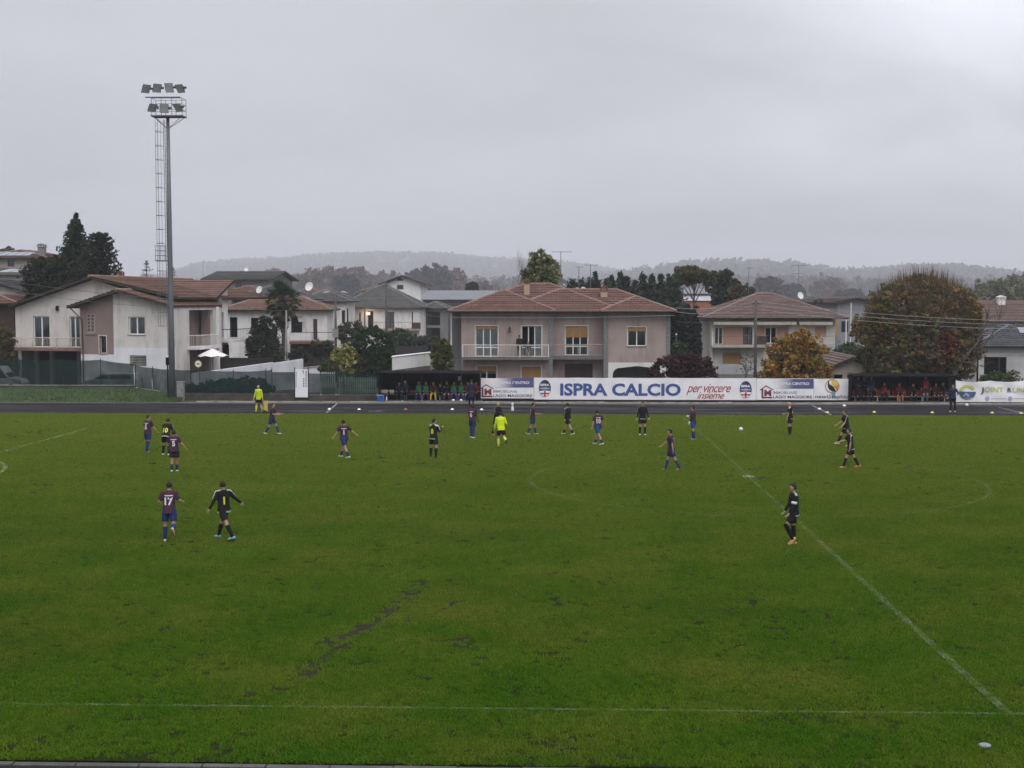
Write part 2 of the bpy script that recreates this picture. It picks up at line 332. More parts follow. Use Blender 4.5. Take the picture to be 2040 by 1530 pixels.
sheet('back_strip', -90, 95, 93.73, 130, 0.0, 60, 20, mat('earth_strip', (0.06, 0.052, 0.04), 0.95, 0.4, 2, 0.6), attr=False)
# painted lines (worn white paint over turf)
def line_mat(name, fac, c=(0.42, 0.45, 0.36)):
    m = bpy.data.materials.new(name); m.use_nodes = True; t = m.node_tree; b = t.nodes['Principled BSDF']; b.inputs['Base Color'].default_value = c + (1,); b.inputs['Roughness'].default_value = .9
    n = t.nodes.new('ShaderNodeTexNoise'); n.inputs['Scale'].default_value = 4.0; n.inputs['Detail'].default_value = 8; n.inputs['Roughness'].default_value = .7; ge = t.nodes.new('ShaderNodeNewGeometry'); t.links.new(ge.outputs['Position'], n.inputs['Vector'])
    r = t.nodes.new('ShaderNodeMapRange'); r.inputs[1].default_value = .38; r.inputs[2].default_value = .62; r.inputs[3].default_value = fac * .3; r.inputs[4].default_value = fac * 1.4; r.clamp = True; t.links.new(n.outputs[0], r.inputs[0])
    tr = t.nodes.new('ShaderNodeBsdfTransparent'); ms = t.nodes.new('ShaderNodeMixShader'); t.links.new(r.outputs[0], ms.inputs[0]); t.links.new(tr.outputs[0], ms.inputs[1]); t.links.new(b.outputs[0], ms.inputs[2]); t.links.new(ms.outputs[0], t.nodes['Material Output'].inputs[0])
    return m
LM, LM2, LM3 = line_mat('line_paint', .17, (.30, .36, .22)), line_mat('line_paint_faint', .12, (.32, .38, .22)), line_mat('line_paint_strong', .32)
ZL = 0.024
def strip(name, pts, wd, m, z=ZL):
    b = MB(); n = len(pts); L_, R_ = [], []
    for i, p in enumerate(pts):
        q0, q1 = pts[max(i - 1, 0)], pts[min(i + 1, n - 1)]; dx, dy = q1[0] - q0[0], q1[1] - q0[1]; l = math.hypot(dx, dy); nx, ny = -dy / l * wd / 2, dx / l * wd / 2
        L_.append((p[0] + nx, p[1] + ny, z)); R_.append((p[0] - nx, p[1] - ny, z))
    b.add(L_ + R_, [(i, i + 1, n + i + 1, n + i) for i in range(n - 1)]); return tag(b.build(name, m, fix=False), kind='structure')
def arc(c, r, a0, a1, n=40): return [(c[0] + r * math.cos(a0 + (a1 - a0) * i / n), c[1] + r * math.sin(a0 + (a1 - a0) * i / n)) for i in range(n + 1)]
strip('near_touchline', [(-45, TN), (60, TN)], .10, LM)
strip('halfway_line', [(HWX, TN + .07), (HWX, TF)], .17, LM)
strip('centre_circle', arc(CXY, 9.0, R(100), R(425), 90), .18, LM2, ZL + .003)
strip('centre_spot', [(CXY[0] - .25, CXY[1] + 1.2), (CXY[0] + .25, CXY[1] + 1.2)], .45, LM3, ZL + .006)
LMP = line_mat('line_paint_penalty', .40, (.34, .40, .24)); strip('penalty_area_line', [(-26.5, 33.5), (-26.5, 74.6)], .2, LMP)
strip('penalty_area_side', [(-26.58, 74.6), (-43, 74.6)], .12, LM2)
strip('penalty_arc', arc((-32.4, 53.4), 9.15, R(-53), R(53)), .18, LMP, ZL + .003)
strip('track_line', [gp(650, 823), gp(672, 804)], .1, line_mat('track_paint', .5, (.5, .5, .5)), .018)
strip('track_line.001', [gp(1618, 808), gp(1656, 827)], .1, MATS.get('x') or bpy.data.materials['track_paint'], .018)
strip('track_line.002', [gp(1990, 812), gp(2045, 825)], .1, bpy.data.materials['track_paint'], .018)
strip('track_line.003', [gp(735, 820), gp(762, 819)], .22, bpy.data.materials['track_paint'], .018)
strip('track_line.004', [gp(985, 811), gp(1022, 811)], .1, bpy.data.materials['track_paint'], .018)
# grass verge rising to the low wall on the left
vm = pitch_material('verge_turf'); 
def verge():
    nx, ny = 120, 14; v, f = [], []
    for j in range(ny):
        for i in range(nx):
            t = j / (ny - 1); x = -62 + 35.2 * i / (nx - 1); y = 92.9 + t * (9.6 if x < -33 else max(2.6, 9.6 - (x + 33) * 1.3)); v.append((x, y, .034 + .42 * t * t + .05 * math.sin(x * 2.1) * math.sin(t * 5 + x) * t + (rng.uniform(0, .06) if 0 < j else 0)))
    for j in range(ny - 1):
        for i in range(nx - 1): f.append((j * nx + i, j * nx + i + 1, (j + 1) * nx + i + 1, (j + 1) * nx + i))
    me = bpy.data.meshes.new('grass_verge'); me.from_pydata(v, [], f); me.materials.append(mat('verge_green', (0.030, 0.052, 0.013), .9, .6, 1.6, .9, 14)); me.polygons.foreach_set('use_smooth', [True] * len(f)); o = link('grass_verge', me); tag(o, kind='structure')
    b = MB(); r = random.Random(8)
    for k in range(9000):
        i = r.randrange(nx - 1); j = r.randrange(ny - 1); p = v[j * nx + i]; x, y, z = p[0] + r.uniform(0, .3), p[1] + r.uniform(0, .6), p[2]
        h = r.uniform(.08, .28); a = r.uniform(0, 6.28); d = .02; lx, ly = r.uniform(-.1, .1), r.uniform(-.1, .1)
        b.add([(x - d * math.cos(a), y - d * math.sin(a), z), (x + d * math.cos(a), y + d * math.sin(a), z), (x + lx, y + ly, z + h)], [(0, 1, 2)])
    tag(b.build('verge_grass', mat('verge_blade', (0.042, 0.078, 0.016), .8, .6, .6, trans=.25), fix=False), 'tufts of bright green grass on the verge by the low wall', 'grass', kind='stuff')
verge()
# ================================================================ boundary: walls, fences, banners, dugouts, mast
DARKWALL = mat('damp_wall', (0.060, 0.052, 0.045), 0.9, 0.5, 2.2, 0.6, 9, dirt=0.6)
CAP = mat('wall_cap', (0.26, 0.25, 0.235), 0.85, 0.3, 2, 0.4, dirt=.4)
DGREEN = mat('dark_green_metal', (0.018, 0.026, 0.024), 0.5, 0.2, 4)
WHITE = mat('white_paint', (0.72, 0.71, 0.69), 0.5, 0.06, 3, dirt=.12)
BLACK = mat('black_paint', (0.009, 0.009, 0.010), 0.9, 0.2, 4, spec=.03)
GREYM = mat('grey_metal', (0.16, 0.165, 0.18), 0.45, 0.2, 4, metal=.3)
def net_mat(name, c, opa):
    m = bpy.data.materials.new(name); m.use_nodes = True; t = m.node_tree; b = t.nodes['Principled BSDF']; b.inputs['Base Color'].default_value = c + (1,); b.inputs['Roughness'].default_value = .9; b.inputs['Specular IOR Level'].default_value = .05
    tr = t.nodes.new('ShaderNodeBsdfTransparent'); ms = t.nodes.new('ShaderNodeMixShader'); n = t.nodes.new('ShaderNodeTexNoise'); n.inputs['Scale'].default_value = .7; ge = t.nodes.new('ShaderNodeNewGeometry'); t.links.new(ge.outputs['Position'], n.inputs['Vector'])
    r = t.nodes.new('ShaderNodeMapRange'); r.inputs[1].default_value = .3; r.inputs[2].default_value = .7; r.inputs[3].default_value = opa - .07; r.inputs[4].default_value = opa + .07; t.links.new(n.outputs[0], r.inputs[0])
    t.links.new(r.outputs[0], ms.inputs[0]); t.links.new(tr.outputs[0], ms.inputs[1]); t.links.new(b.outputs[0], ms.inputs[2]); t.links.new(ms.outputs[0], t.nodes['Material Output'].inputs[0]); return m
NET = net_mat('shade_net', (0.012, 0.028, 0.025), .82)
def low_wall(label, xa, ya, xb, yb, h, cap=True, th=.22, z0=-.1):
    o = thing('low_wall', label, 'wall'); d = math.atan2(yb - ya, xb - xa); L_ = math.hypot(xb - xa, yb - ya); o.location = ((xa + xb) / 2, (ya + yb) / 2, 0); o.rotation_euler = (0, 0, d)
    MB().box(-L_ / 2, L_ / 2, -th / 2, th / 2, z0, h - .05).build('masonry', DARKWALL, o)
    if cap: MB().box(-L_ / 2, L_ / 2, -th / 2 - .03, th / 2 + .03, h - .048, h).build('coping', CAP, o)
    return o
def net_fence(label, xa, ya, xb, yb, z0, tops, posts, group=None):
    """posts: fractions along; tops: net height at each post; every bay's net is its own sagging sheet"""
    o = thing('net_fence', label, 'fence', (xa, ya, 0), math.atan2(yb - ya, xb - xa), group); L_ = math.hypot(xb - xa, yb - ya)
    for f, tz in zip(posts, tops):
        MB().tube([(f * L_, .06, z0 - .5), (f * L_, .06, tz + .12)], .028, 6).build('post', DGREEN, o)
    for i in range(len(posts) - 1):
        u0, u1 = posts[i] * L_ + .002, posts[i + 1] * L_ - .002; t0, t1 = tops[i], tops[i + 1]; b = MB(); nu, nv = 10, 5; k = 0; vs = []
        for a in range(nu + 1):
            for c in range(nv + 1):
                s = a / nu; tz = t0 + (t1 - t0) * s - .06 * math.sin(math.pi * s); vs.append((u0 + (u1 - u0) * s, .03 * math.sin(s * 9 + c + i), z0 + (tz - z0) * c / nv))
        b.add(vs, [(a * (nv + 1) + c, (a + 1) * (nv + 1) + c, (a + 1) * (nv + 1) + c + 1, a * (nv + 1) + c + 1) for a in range(nu) for c in range(nv)]).build('net_panel', NET, o, smooth=True, fix=False)
    return o
YL, YW = 102.7, 95.6
xl0, xl1 = ax(-60, YL), ax(266, YL); xp = ax(338, 96.6); xg0, xg1 = ax(541, YW), ax(585, YW)
low_wall('dark damp low wall with pale coping behind the grass verge', xl0, YL, xl1, YL, .64)
low_wall('short angled stretch of low wall beside the floodlight mast', xl1 + .1, YL - .15, xp, 96.7, .45, False)
low_wall('stained low wall between the floodlight mast and the gate banner', xp + .3, YW, ax(588, YW), YW, .58, False)
low_wall('dark low wall under the net between gate banner and dugout', ax(588, YW) + .02, YW, ax(757, YW), YW, .45, False)
low_wall('long dark low wall running below the white banners', ax(957, YW), YW + .1, ax(1697, YW), YW + .1, .32, False)
low_wall('dark low wall below the wavy banner at the right edge', ax(1906, YW), YW + .1, ax(2110, YW), YW + .1, .32, False)
net_fence('dark green shade net on thin posts along the wall far left', xl0, YL, xl1, YL, .66, [2.62, 2.62, 2.6, 2.62, 2.3], [0.02, .3, .57, .795, .995])
net_fence('short angled bay of green shade net beside the mast', xl1 + .12, YL - .2, xp, 96.75, .5, [2.25, 2.15, 2.2], [0.0, .5, 1.0])
net_fence('green shade net fence right of the mast with white things showing through', xp + .3, YW, xg0, YW, .6, [2.25, 2.25, 2.12, 2.2, 2.3], [0, .29, .62, .94, 1.0])
def gate():
    o = thing('net_gate', 'narrow green net gate with a diagonal brace left of the white banner', 'gate', (xg0 + .05, YW, 0)); W_ = xg1 - xg0
    for a, c in (((0, 0, .1), (0, 0, 2.05)), ((W_, 0, .1), (W_, 0, 2.05)), ((0, 0, .1), (W_, 0, .1)), ((0, 0, 2.05), (W_, 0, 2.05))): MB().tube([a, c], .025, 6).build('frame_tube', DGREEN, o)
    MB().tube([(.05, -.03, 1.45), (W_ * .72, -.03, .1)], .02, 6).build('brace', DGREEN, o)
    MB().quad((.03, .02, .13), (W_ - .03, .02, .13), (W_ - .03, .02, 2.02), (.03, .02, 2.02)).build('net_panel', NET, o, fix=False)
gate()
net_fence('green shade net fence with pale pickets showing behind it', ax(614, YW), YW, ax(757, YW), YW, .47, [2.0, 2.02, 1.95], [0.0, .49, 1.0])
# backing fence that carries the banners
net_fence('green net fence that carries the long white banners', ax(957, YW), YW + .1, ax(1697, YW), YW + .1, .34, [1.6] * 9, [i / 8 for i in range(9)])
net_fence('green net fence behind the wavy banner at the right edge', ax(1906, YW), YW + .1, ax(2110, YW), YW + .1, .34, [1.5] * 3, [0, .5, 1])
# pickets behind the net
def pickets(label, px0, px1, n, y, z0, z1):
    o = thing('picket_fence', label, 'fence', (0, y, 0)); x0, x1 = ax(px0, y), ax(px1, y); pm = mat('pale_green_paint', (0.36, 0.44, 0.37), .6, .12, 3)
    for k in range(n):
        x = x0 + (x1 - x0) * k / (n - 1); h = z1 + rng.uniform(-.01, .01)
        MB().prism([(x - .045, z0), (x + .045, z0), (x + .045, h - .06), (x, h), (x - .045, h - .06)], -.012, .012).build('picket', pm, o)
    for z in (z0 + .2, z1 - .25): MB().box(x0 - .05, x1 + .05, .016, .05, z - .035, z + .035).build('rail', pm, o)
    for x in (x0 - .1, x1 + .1): MB().box(x - .05, x + .05, .02, .1, 0, z0 + .4).build('post', pm, o)
pickets('short run of pale green pickets behind the net, left', 641, 666, 7, 98.2, .75, 1.95)
pickets('longer run of pale green pickets behind the net, by the dugout', 676, 748, 18, 97.6, .4, 1.6)
# ---------------------------------------------------------------- banners
BANM = mat('banner_vinyl', (0.74, 0.735, 0.76), 0.55, 0.05, 1.5, 0.12, 2.0, dirt=.08)
def flat(name, c, rough=.6): return mat(name, c, rough, 0.05, 2)
INKB, INKN, INKR, INKD, INKG = flat('print_blue', (0.055, 0.085, 0.26)), flat('print_navy', (0.05, 0.05, 0.13)), flat('print_red', (0.33, 0.03, 0.035)), flat('print_dark', (0.03, 0.03, 0.05)), flat('print_grey', (0.26, 0.26, 0.29))
INKW, INKM, INKO, INKY, INKT, INKL = flat('print_white', (0.74, 0.74, 0.76)), flat('print_maroon', (0.17, 0.03, 0.045)), flat('print_orange', (0.50, 0.22, 0.06)), flat('print_yellow', (0.55, 0.48, 0.10)), flat('print_teal', (0.16, 0.30, 0.34)), flat('print_lime', (0.50, 0.52, 0.12))
INKP = flat('print_pale_blue', (0.32, 0.36, 0.50))
YB = 94.9
class Banner:
    def __init__(s, label, px0, px1, ytop, ybot, y=YB, amp=.012, wav=1.0, sag=0.0, sagn=1):
        s.y = y; s.x0, s.x1 = ax(px0, y), ax(px1, y); s.z0, s.z1 = az(ybot, y, (px0 + px1) / 2), az(ytop, y, (px0 + px1) / 2); s.amp, s.wav, s.sag, s.sagn = amp, wav, sag, sagn
        s.o = thing('banner', label, 'banner', ((s.x0 + s.x1) / 2, y, 0), 0, 'banners on the touchline fence')
        n = max(12, int((s.x1 - s.x0) / .12)); m = 14; vs = []
        for i in range(n + 1):
            for j in range(m + 1):
                x = s.x0 + (s.x1 - s.x0) * i / n; t = j / m; z = s.z0 + (s.z1 - s.z0) * t; x, yy, z = s.warp(x, z); vs.append((x - s.o.location.x, yy - s.y, z))
        MB().add(vs, [(i * (m + 1) + j, (i + 1) * (m + 1) + j, (i + 1) * (m + 1) + j + 1, i * (m + 1) + j + 1) for i in range(n) for j in range(m)]).build('sheet', BANM, s.o, smooth=True, fix=False)
    def warp(s, x, z):
        t = (z - s.z0) / (s.z1 - s.z0); u = (x - s.x0) / (s.x1 - s.x0)
        sg = s.sag * abs(math.sin(math.pi * u * s.sagn)) ** .7
        fold = math.sin(x * 2.3 * s.wav + 3 * t) * math.sin(z * 3 + x * .7 * s.wav) + .6 * math.sin(x * 5.1 * s.wav - t * 4)
        return x, s.y + s.amp * fold * (.4 + .6 * t) - .01, z - sg * t * t
    def print(s, name, m, vs, fs, off=.006):
        vv = [s.warp(x, z) for x, z in vs]
        return MB().add([(x - s.o.location.x, y - s.y - off - s.amp * .9, z) for x, y, z in vv], fs).build(name, m, s.o, fix=False)
    def P(s, px, py): return at(px, py, s.y)
    def poly(s, name, m, pts, off=.006):
        """outline given in photograph pixels, cut into small cells so it follows the cloth"""
        q = [s.P(*p) for p in pts]; tri = tessellate_polygon([[Vector((a, b, 0)) for a, b in q]]); bm = bmesh.new(); vv = [bm.verts.new((a, b, 0)) for a, b in q]
        for t in tri:
            try: bm.faces.new([vv[i] for i in t])
            except ValueError: pass
        bmesh.ops.subdivide_edges(bm, edges=[e for e in bm.edges if e.calc_length() > .3], cuts=4, use_grid_fill=True); bmesh.ops.triangulate(bm, faces=bm.faces[:])
        bm.verts.index_update(); vs = [(v.co.x, v.co.y) for v in bm.verts]; fs = [tuple(v.index for v in f.verts) for f in bm.faces]; bm.free()
        return s.print(name, m, vs, fs, off)
    def text(s, body, m, px0, px1, pybase, pytop, bold=0.0, shear=0.0, off=.006, name='lettering', spacing=1.0):
        """lettering fitted between px0 and px1; caps run from pybase up to pytop"""
        vs, fs = text_mesh(body, 1.0, bold, shear, 1, 'LEFT', spacing); xs = [v[0] for v in vs]; a, b = min(xs), max(xs); caph = 0.727
        X0, Z0 = s.P(px0, pybase); X1, _ = s.P(px1, pybase); _, Z1 = s.P(px0, pytop)
        return s.print(name, m, [(X0 + (x - a) / (b - a) * (X1 - X0), Z0 + y / caph * (Z1 - Z0)) for x, y in vs], fs, off)
def ell(cx_, cy_, rx, ry, a0=0, a1=360, n=28): return [(cx_ + rx * math.cos(R(a0 + (a1 - a0) * i / n)), cy_ - ry * math.sin(R(a0 + (a1 - a0) * i / n))) for i in range(n + (0 if a1 - a0 >= 360 else 1))]
def gradient_blue():
    m = bpy.data.materials.new('print_blue_fade'); m.use_nodes = True; t = m.node_tree; b = t.nodes['Principled BSDF']; b.inputs['Roughness'].default_value = .6
    co = t.nodes.new('ShaderNodeTexCoord'); sp = t.nodes.new('ShaderNodeSeparateXYZ'); t.links.new(co.outputs['Generated'], sp.inputs[0]); cr = t.nodes.new('ShaderNodeValToRGB'); cr.color_ramp.elements[0].color = (.70, .70, .73, 1); cr.color_ramp.elements[0].position = .05; cr.color_ramp.elements[1].color = (.075, .075, .20, 1); cr.color_ramp.elements[1].position = .5
    t.links.new(sp.outputs[0], cr.inputs[0]); t.links.new(cr.outputs[0], b.inputs['Base Color']); return m
FADE = gradient_blue()
def agency(B, x, y):
    """estate agency banner; (x, y) is the pixel of its lower right corner minus margin"""
    B.poly('blue_panel', FADE, [(x - 78, y - 41), (x - .5, y - 41), (x - .5, y - 22), (x - 78, y - 22)])
    B.text('ISPRA CENTRO', INKW, x - 66, x - 9, y - 29.2, y - 34.6, .018, off=.012)
    for p in ([(x - 104, y - 22), (x - 100.5, y - 22), (x - 100.5, y - 5.6), (x - 82.5, y - 5.6), (x - 82.5, y - 2.6), (x - 104, y - 2.6)], [(x - 107, y - 19.5), (x - 95.5, y - 28.6), (x - 80, y - 20), (x - 80, y - 18.4), (x - 95.5, y - 26.4), (x - 107, y - 17.4)]): B.poly('house_emblem', INKM, p)
    B.text('M', INKM, x - 98.5, x - 84.5, y - 7.6, y - 19.5, .045)
    B.text('IMMOBILIARE', INKG, x - 81, x - 33, y - 11.5, y - 17.2, .004)
    B.text('LAGO MAGGIORE', INKD, x - 81, x - 3, y - 2.8, y - 8.4, .012)
def crest(B, cx_, cy_):
    B.poly('crest_field', INKN, ell(cx_, cy_, 12, 17.2)); B.poly('crest_top', INKD, [p for p in ell(cx_, cy_, 11.6, 16.8, 42, 95)] + [(cx_, cy_ - 9.6)], .009)
    B.text('ISPRA', INKW, cx_ - 9, cx_ + 8.7, cy_ - 5, cy_ - 9.3, .04, off=.012, name='crest_lettering')
    B.poly('crest_band', INKP, [(cx_ - 10.4, cy_ + 1.2), (cx_, cy_ + 2.2), (cx_ + 10.4, cy_ + 1.2), (cx_ + 10.4, cy_ - .4), (cx_, cy_ - 2.2), (cx_ - 10.4, cy_ - .4)], .009)
    B.poly('crest_base', INKW, [(cx_ - 11, cy_ + 5.4), (cx_, cy_ + 4.2), (cx_ + 11, cy_ + 5.4)] + ell(cx_, cy_, 11.4, 16.4, -22, -158, 16)[1:-1], .009)
    B.poly('crest_cross', flat('print_cross_red', (0.42, 0.045, 0.05)), [(cx_ - 1.9, cy_ + 5), (cx_ + 1.9, cy_ + 5), (cx_ + 1.9, cy_ + 8.8), (cx_ + 9, cy_ + 8.8), (cx_ + 7.6, cy_ + 12), (cx_ + 1.9, cy_ + 12), (cx_ + 1.9, cy_ + 16), (cx_ - 1.9, cy_ + 16), (cx_ - 1.9, cy_ + 12), (cx_ - 7.6, cy_ + 12), (cx_ - 9, cy_ + 8.8), (cx_ - 1.9, cy_ + 8.8)], .012)
B1 = Banner('white estate agency banner with blue panel and red house emblem beside the left dugout', 957.5, 1063.5, 753, 793.5, sag=.03); agency(B1, 1063.5, 793.6)
B2 = Banner('longest white banner with big blue lettering ISPRA CALCIO and two oval crests', 1064.2, 1507, 752.5, 796.5, amp=.014, sag=.02, sagn=5)
crest(B2, 1085.5, 773.5); crest(B2, 1485.5, 776)
B2.text('ISPRA CALCIO', INKB, 1116, 1356, 786.8, 763.3, .035)
B2.text('per vincere', INKR, 1367, 1456, 781, 762, 0.0, .45, spacing=.9); B2.text('insieme', INKR, 1389, 1443, 794, 779.5, 0.0, .45, spacing=.9)
B3 = Banner('white estate agency banner between the crest and the toucan emblem', 1507.5, 1622, 754, 796.8, amp=.012); agency(B3, 1621, 796)
B4 = Banner('small white banner with round orange and black toucan emblem', 1622.6, 1691, 754.5, 797, amp=.02, wav=1.6)
B4.poly('emblem_ring', INKO, ell(1658, 769, 14.2, 14)); B4.poly('emblem_inner', INKW, ell(1657, 769.4, 11.5, 11.6), .008)
B4.poly('emblem_beak_lower', INKO, [(1659, 768), (1664, 764), (1670, 767), (1670.5, 773), (1667, 777.5)], .010); B4.poly('emblem_beak', INKY, ell(1662, 763.2, 7.6, 5.4), .011)
B4.poly('emblem_body', flat('print_black', (.022, .016, .016)), [(1651, 757.5), (1648.6, 764), (1649, 771), (1652, 776.5), (1657, 779), (1662, 780), (1665.5, 782), (1664, 776.5), (1661, 771), (1656, 767.5), (1652.3, 764)], .014)
B4.poly('emblem_eye', INKW, ell(1654.2, 763.3, 2.6, 3), .016); B4.poly('emblem_tail', INKT, [(1657, 779), (1664, 781), (1664, 790), (1662, 793), (1657.5, 794), (1656, 785)], .012)
B4.text('newGraphic', INKD, 1624, 1689, 793, 785.8, .004, off=.018)
MB().tube([(ax(1695, YB), 94.85, 0), (ax(1695, YB), 94.85, az(754, YB))], .05, 8).build('end_post', mat('galvanised', (.36, .37, .37), .5, .1, 4, metal=.4), None); p_ = bpy.data.objects['end_post']; p_.name = 'fence_post'; tag(p_, 'thick galvanised post between the toucan banner and the right dugout', 'post')
B5 = Banner('sagging white banner with half sun emblem and yellow green lettering, right edge', 1905.5, 2110, 758, 801, amp=.045, wav=.9, sag=.10, sagn=3)
B5.poly('emblem_sea', flat('print_sea_blue', (.05, .09, .17)), ell(1927, 779.5, 17, 16, 180, 360)); B5.poly('emblem_wave', INKP, [(1917, 788), (1924, 781), (1929, 785), (1927, 788), (1932, 783), (1930, 790), (1926, 790), (1924, 786), (1919, 790)], .009)
B5.poly('emblem_swell', INKP, [(1918, 790), (1923, 792.6), (1931, 792.6), (1937, 790.5), (1935, 793), (1929, 794.4), (1921, 793)], .009)
for k in range(6): B5.poly('emblem_sun_ray', INKL, ell(1927, 778.5, 16, 14, 20 + 27 * k, 43 + 27 * k, 5) + ell(1927, 778.5, 9.5, 8, 43 + 27 * k, 20 + 27 * k, 5))
B5.text('J', INKD, 1953.5, 1959, 781, 769.8, .012); B5.text('OINT', INKL, 1961, 1999, 780, 769.5, .02); B5.text('R', INKD, 2007, 2015, 780.6, 771, .02); B5.text('UN', INKL, 2017, 2040, 780.8, 771, .02)
for cx_ in (1967, 2012): B5.poly('round_icon', INKG, ell(cx_, 793.5, 4.4, 4.6) + ell(cx_, 793.5, 3.3, 3.5)[::-1]) if False else B5.poly('round_icon', INKP, ell(cx_, 793.5, 4.2, 4.4))
for a, b in ((1974, 2004), (2018, 2045)): B5.poly('contact_line', INKG, [(a, 793), (b, 794), (b, 794.8), (a, 793.8)])
# vertical banner on the gate post
B6 = Banner('tall narrow white banner hung on end beside the net gate', 587.5, 612.5, 735.5, 791.5, y=95.3, amp=.01)
for k, (x, y0, y1) in enumerate(((610.3, 739, 772), (605.5, 754, 772))):
    o_ = B6.o; n_ = 11 if k == 0 else 4
    for j in range(n_):
        yy = y0 + (y1 - y0) * j / n_; w_ = (y1 - y0) / n_
        B6.poly('faded_print', INKD, [(x - 1.5, yy), (x + 1.2, yy + .2), (x + 1.2, yy + w_ * .38), (x - .4, yy + w_ * .45), (x - .4, yy + w_ * .7), (x - 1.5, yy + w_ * .7)])
B6.poly('faded_print', INKG, [(602, 738), (605.5, 738), (605.5, 744), (603.6, 744), (603.6, 740), (602, 740)]); B6.poly('faded_print', INKP, [(589, 740), (591, 740), (591, 772), (589, 772)])
for p in (586.6, 613.6):
    tag(MB().tube([(ax(p, 95.4), 95.42, 0), (ax(p, 95.4), 95.42, 2.42)], .035, 6).build('fence_post', DGREEN), 'dark post at the %s edge of the tall narrow banner' % ('left' if p < 600 else 'right'), 'post')
# ---------------------------------------------------------------- dugouts
DUGI = mat('dugout_panel', (0.007, 0.009, 0.010), 0.8, 0.25, 1.2, spec=.05)
PLEX = net_mat('dugout_side_sheet', (0.10, 0.11, 0.12), .55)
def dugout(label, px0, px1, ytop, yslab):
    yf, yb_ = 93.95, 95.45; x0, x1 = ax(px0, yf), ax(px1, yf); h = az(ytop, yf, (px0 + px1) / 2); o = thing('dugout', label, 'dugout', ((x0 + x1) / 2, yf, 0)); a, b = -(x1 - x0) / 2, (x1 - x0) / 2
    n = max(4, int((b - a) / 1.2))
    for k in range(n):                                                     # back made of upright sheets
        u0, u1 = a + (b - a) * k / n, a + (b - a) * (k + 1) / n; MB().box(u0 + .008, u1 - .008, 1.46, 1.5, .1, h - .02).build('back_panel', DUGI, o)
        MB().add([(u0 + .006, -.42, h - .02), (u1 - .006, -.42, h - .02), (u1 - .006, 1.55, h + .05), (u0 + .006, 1.55, h + .05), (u0 + .006, -.42, h + .01), (u1 - .006, -.42, h + .01), (u1 - .006, 1.55, h + .08), (u0 + .006, 1.55, h + .08)], [(0, 3, 2, 1), (4, 5, 6, 7), (0, 1, 5, 4), (1, 2, 6, 5), (2, 3, 7, 6), (3, 0, 4, 7)]).build('roof_panel', BLACK, o)
    for s in (a, b):
        MB().prism([(.25 if True else 0, .1), (1.45, .1), (1.45, h - .03), (-.05, h - .03)], s - .01, s + .01, 'x').build('side_sheet', DUGI if s < 0 else PLEX, o)
        MB().tube([(s + (.04 if s < 0 else -.04), .22, 0), (s + (.04 if s < 0 else -.04), -.06, h - .03)], .025, 6).build('front_post', BLACK, o)
    MB().box(a, b, -.46, -.423, h - .06, h + .03).build('roof_edge', mat('dugout_edge', (.012, .012, .013), .9, .2, 2, spec=.03), o)
    MB().box(a - .1, b + .1, -.35, 1.6, -.1, .115).build('floor_slab', CON, o)
    return o, x0, x1
DUG1, d1a, d1b = dugout('black open dugout with green bibbed substitutes, left of the banners', 756, 956.5, 742.5, 804)
DUG2, d2a, d2b = dugout('black open dugout with red seats, right of the banners', 1698, 1904, 748.5, 808)
MB().box(1.9, 2.1, 1.44, 1.455, 1.5, 1.8).build('notice', mat('notice_paper', (.45, .47, .52), .7, .1, 5), DUG1)
# benches
WOOD = mat('bench_wood', (0.17, 0.09, 0.045), .7, .3, 2, .3)
def bench1():
    o = thing('wooden_bench', 'long worn wooden plank bench inside the left dugout', 'bench', ((d1a + d1b) / 2, 94.9, .115)); L_ = d1b - d1a - .4
    for k in range(3): MB().box(-L_ / 2, L_ / 2, -.22 + k * .15, -.09 + k * .15, .40, .44).build('plank', WOOD, o)
    for k in range(6): x = -L_ / 2 + .2 + k * (L_ - .4) / 5; MB().box(x - .03, x + .03, -.18, .18, 0, .398).build('leg', WHITE if k in (2, 3) else GREYM, o)
bench1()
RED = mat('red_seat_plastic', (0.30, 0.035, 0.035), .45, .12, 3)
def bench2():
    o = thing('seat_row', 'row of red plastic shell seats on a white beam in the right dugout', 'bench', ((d2a + d2b) / 2, 94.85, .115)); L_ = d2b - d2a - .3
    MB().box(-L_ / 2, L_ / 2, -.05, .05, .30, .37).build('beam', WHITE, o)
    for k in range(5): x = -L_ / 2 + .3 + k * (L_ - .6) / 4; MB().box(x - .03, x + .03, -.03, .03, 0, .298).build('leg', WHITE, o)
    prof = [(-.22, .40), (-.20, .43), (.10, .41), (.17, .46), (.22, .80), (.20, .83), (.17, .80), (.12, .49), (.08, .44), (-.18, .46), (-.23, .42)]
    me = None
    for k in range(12):
        x = -L_ / 2 + .3 + k * (L_ - .6) / 11
        if me is None: s = MB().prism(prof, -.21, .21, 'x').build('seat', RED, o); me = s.data
        else: s = link('seat', me, o)
        s.location = (x, 0, -.02)
bench2()
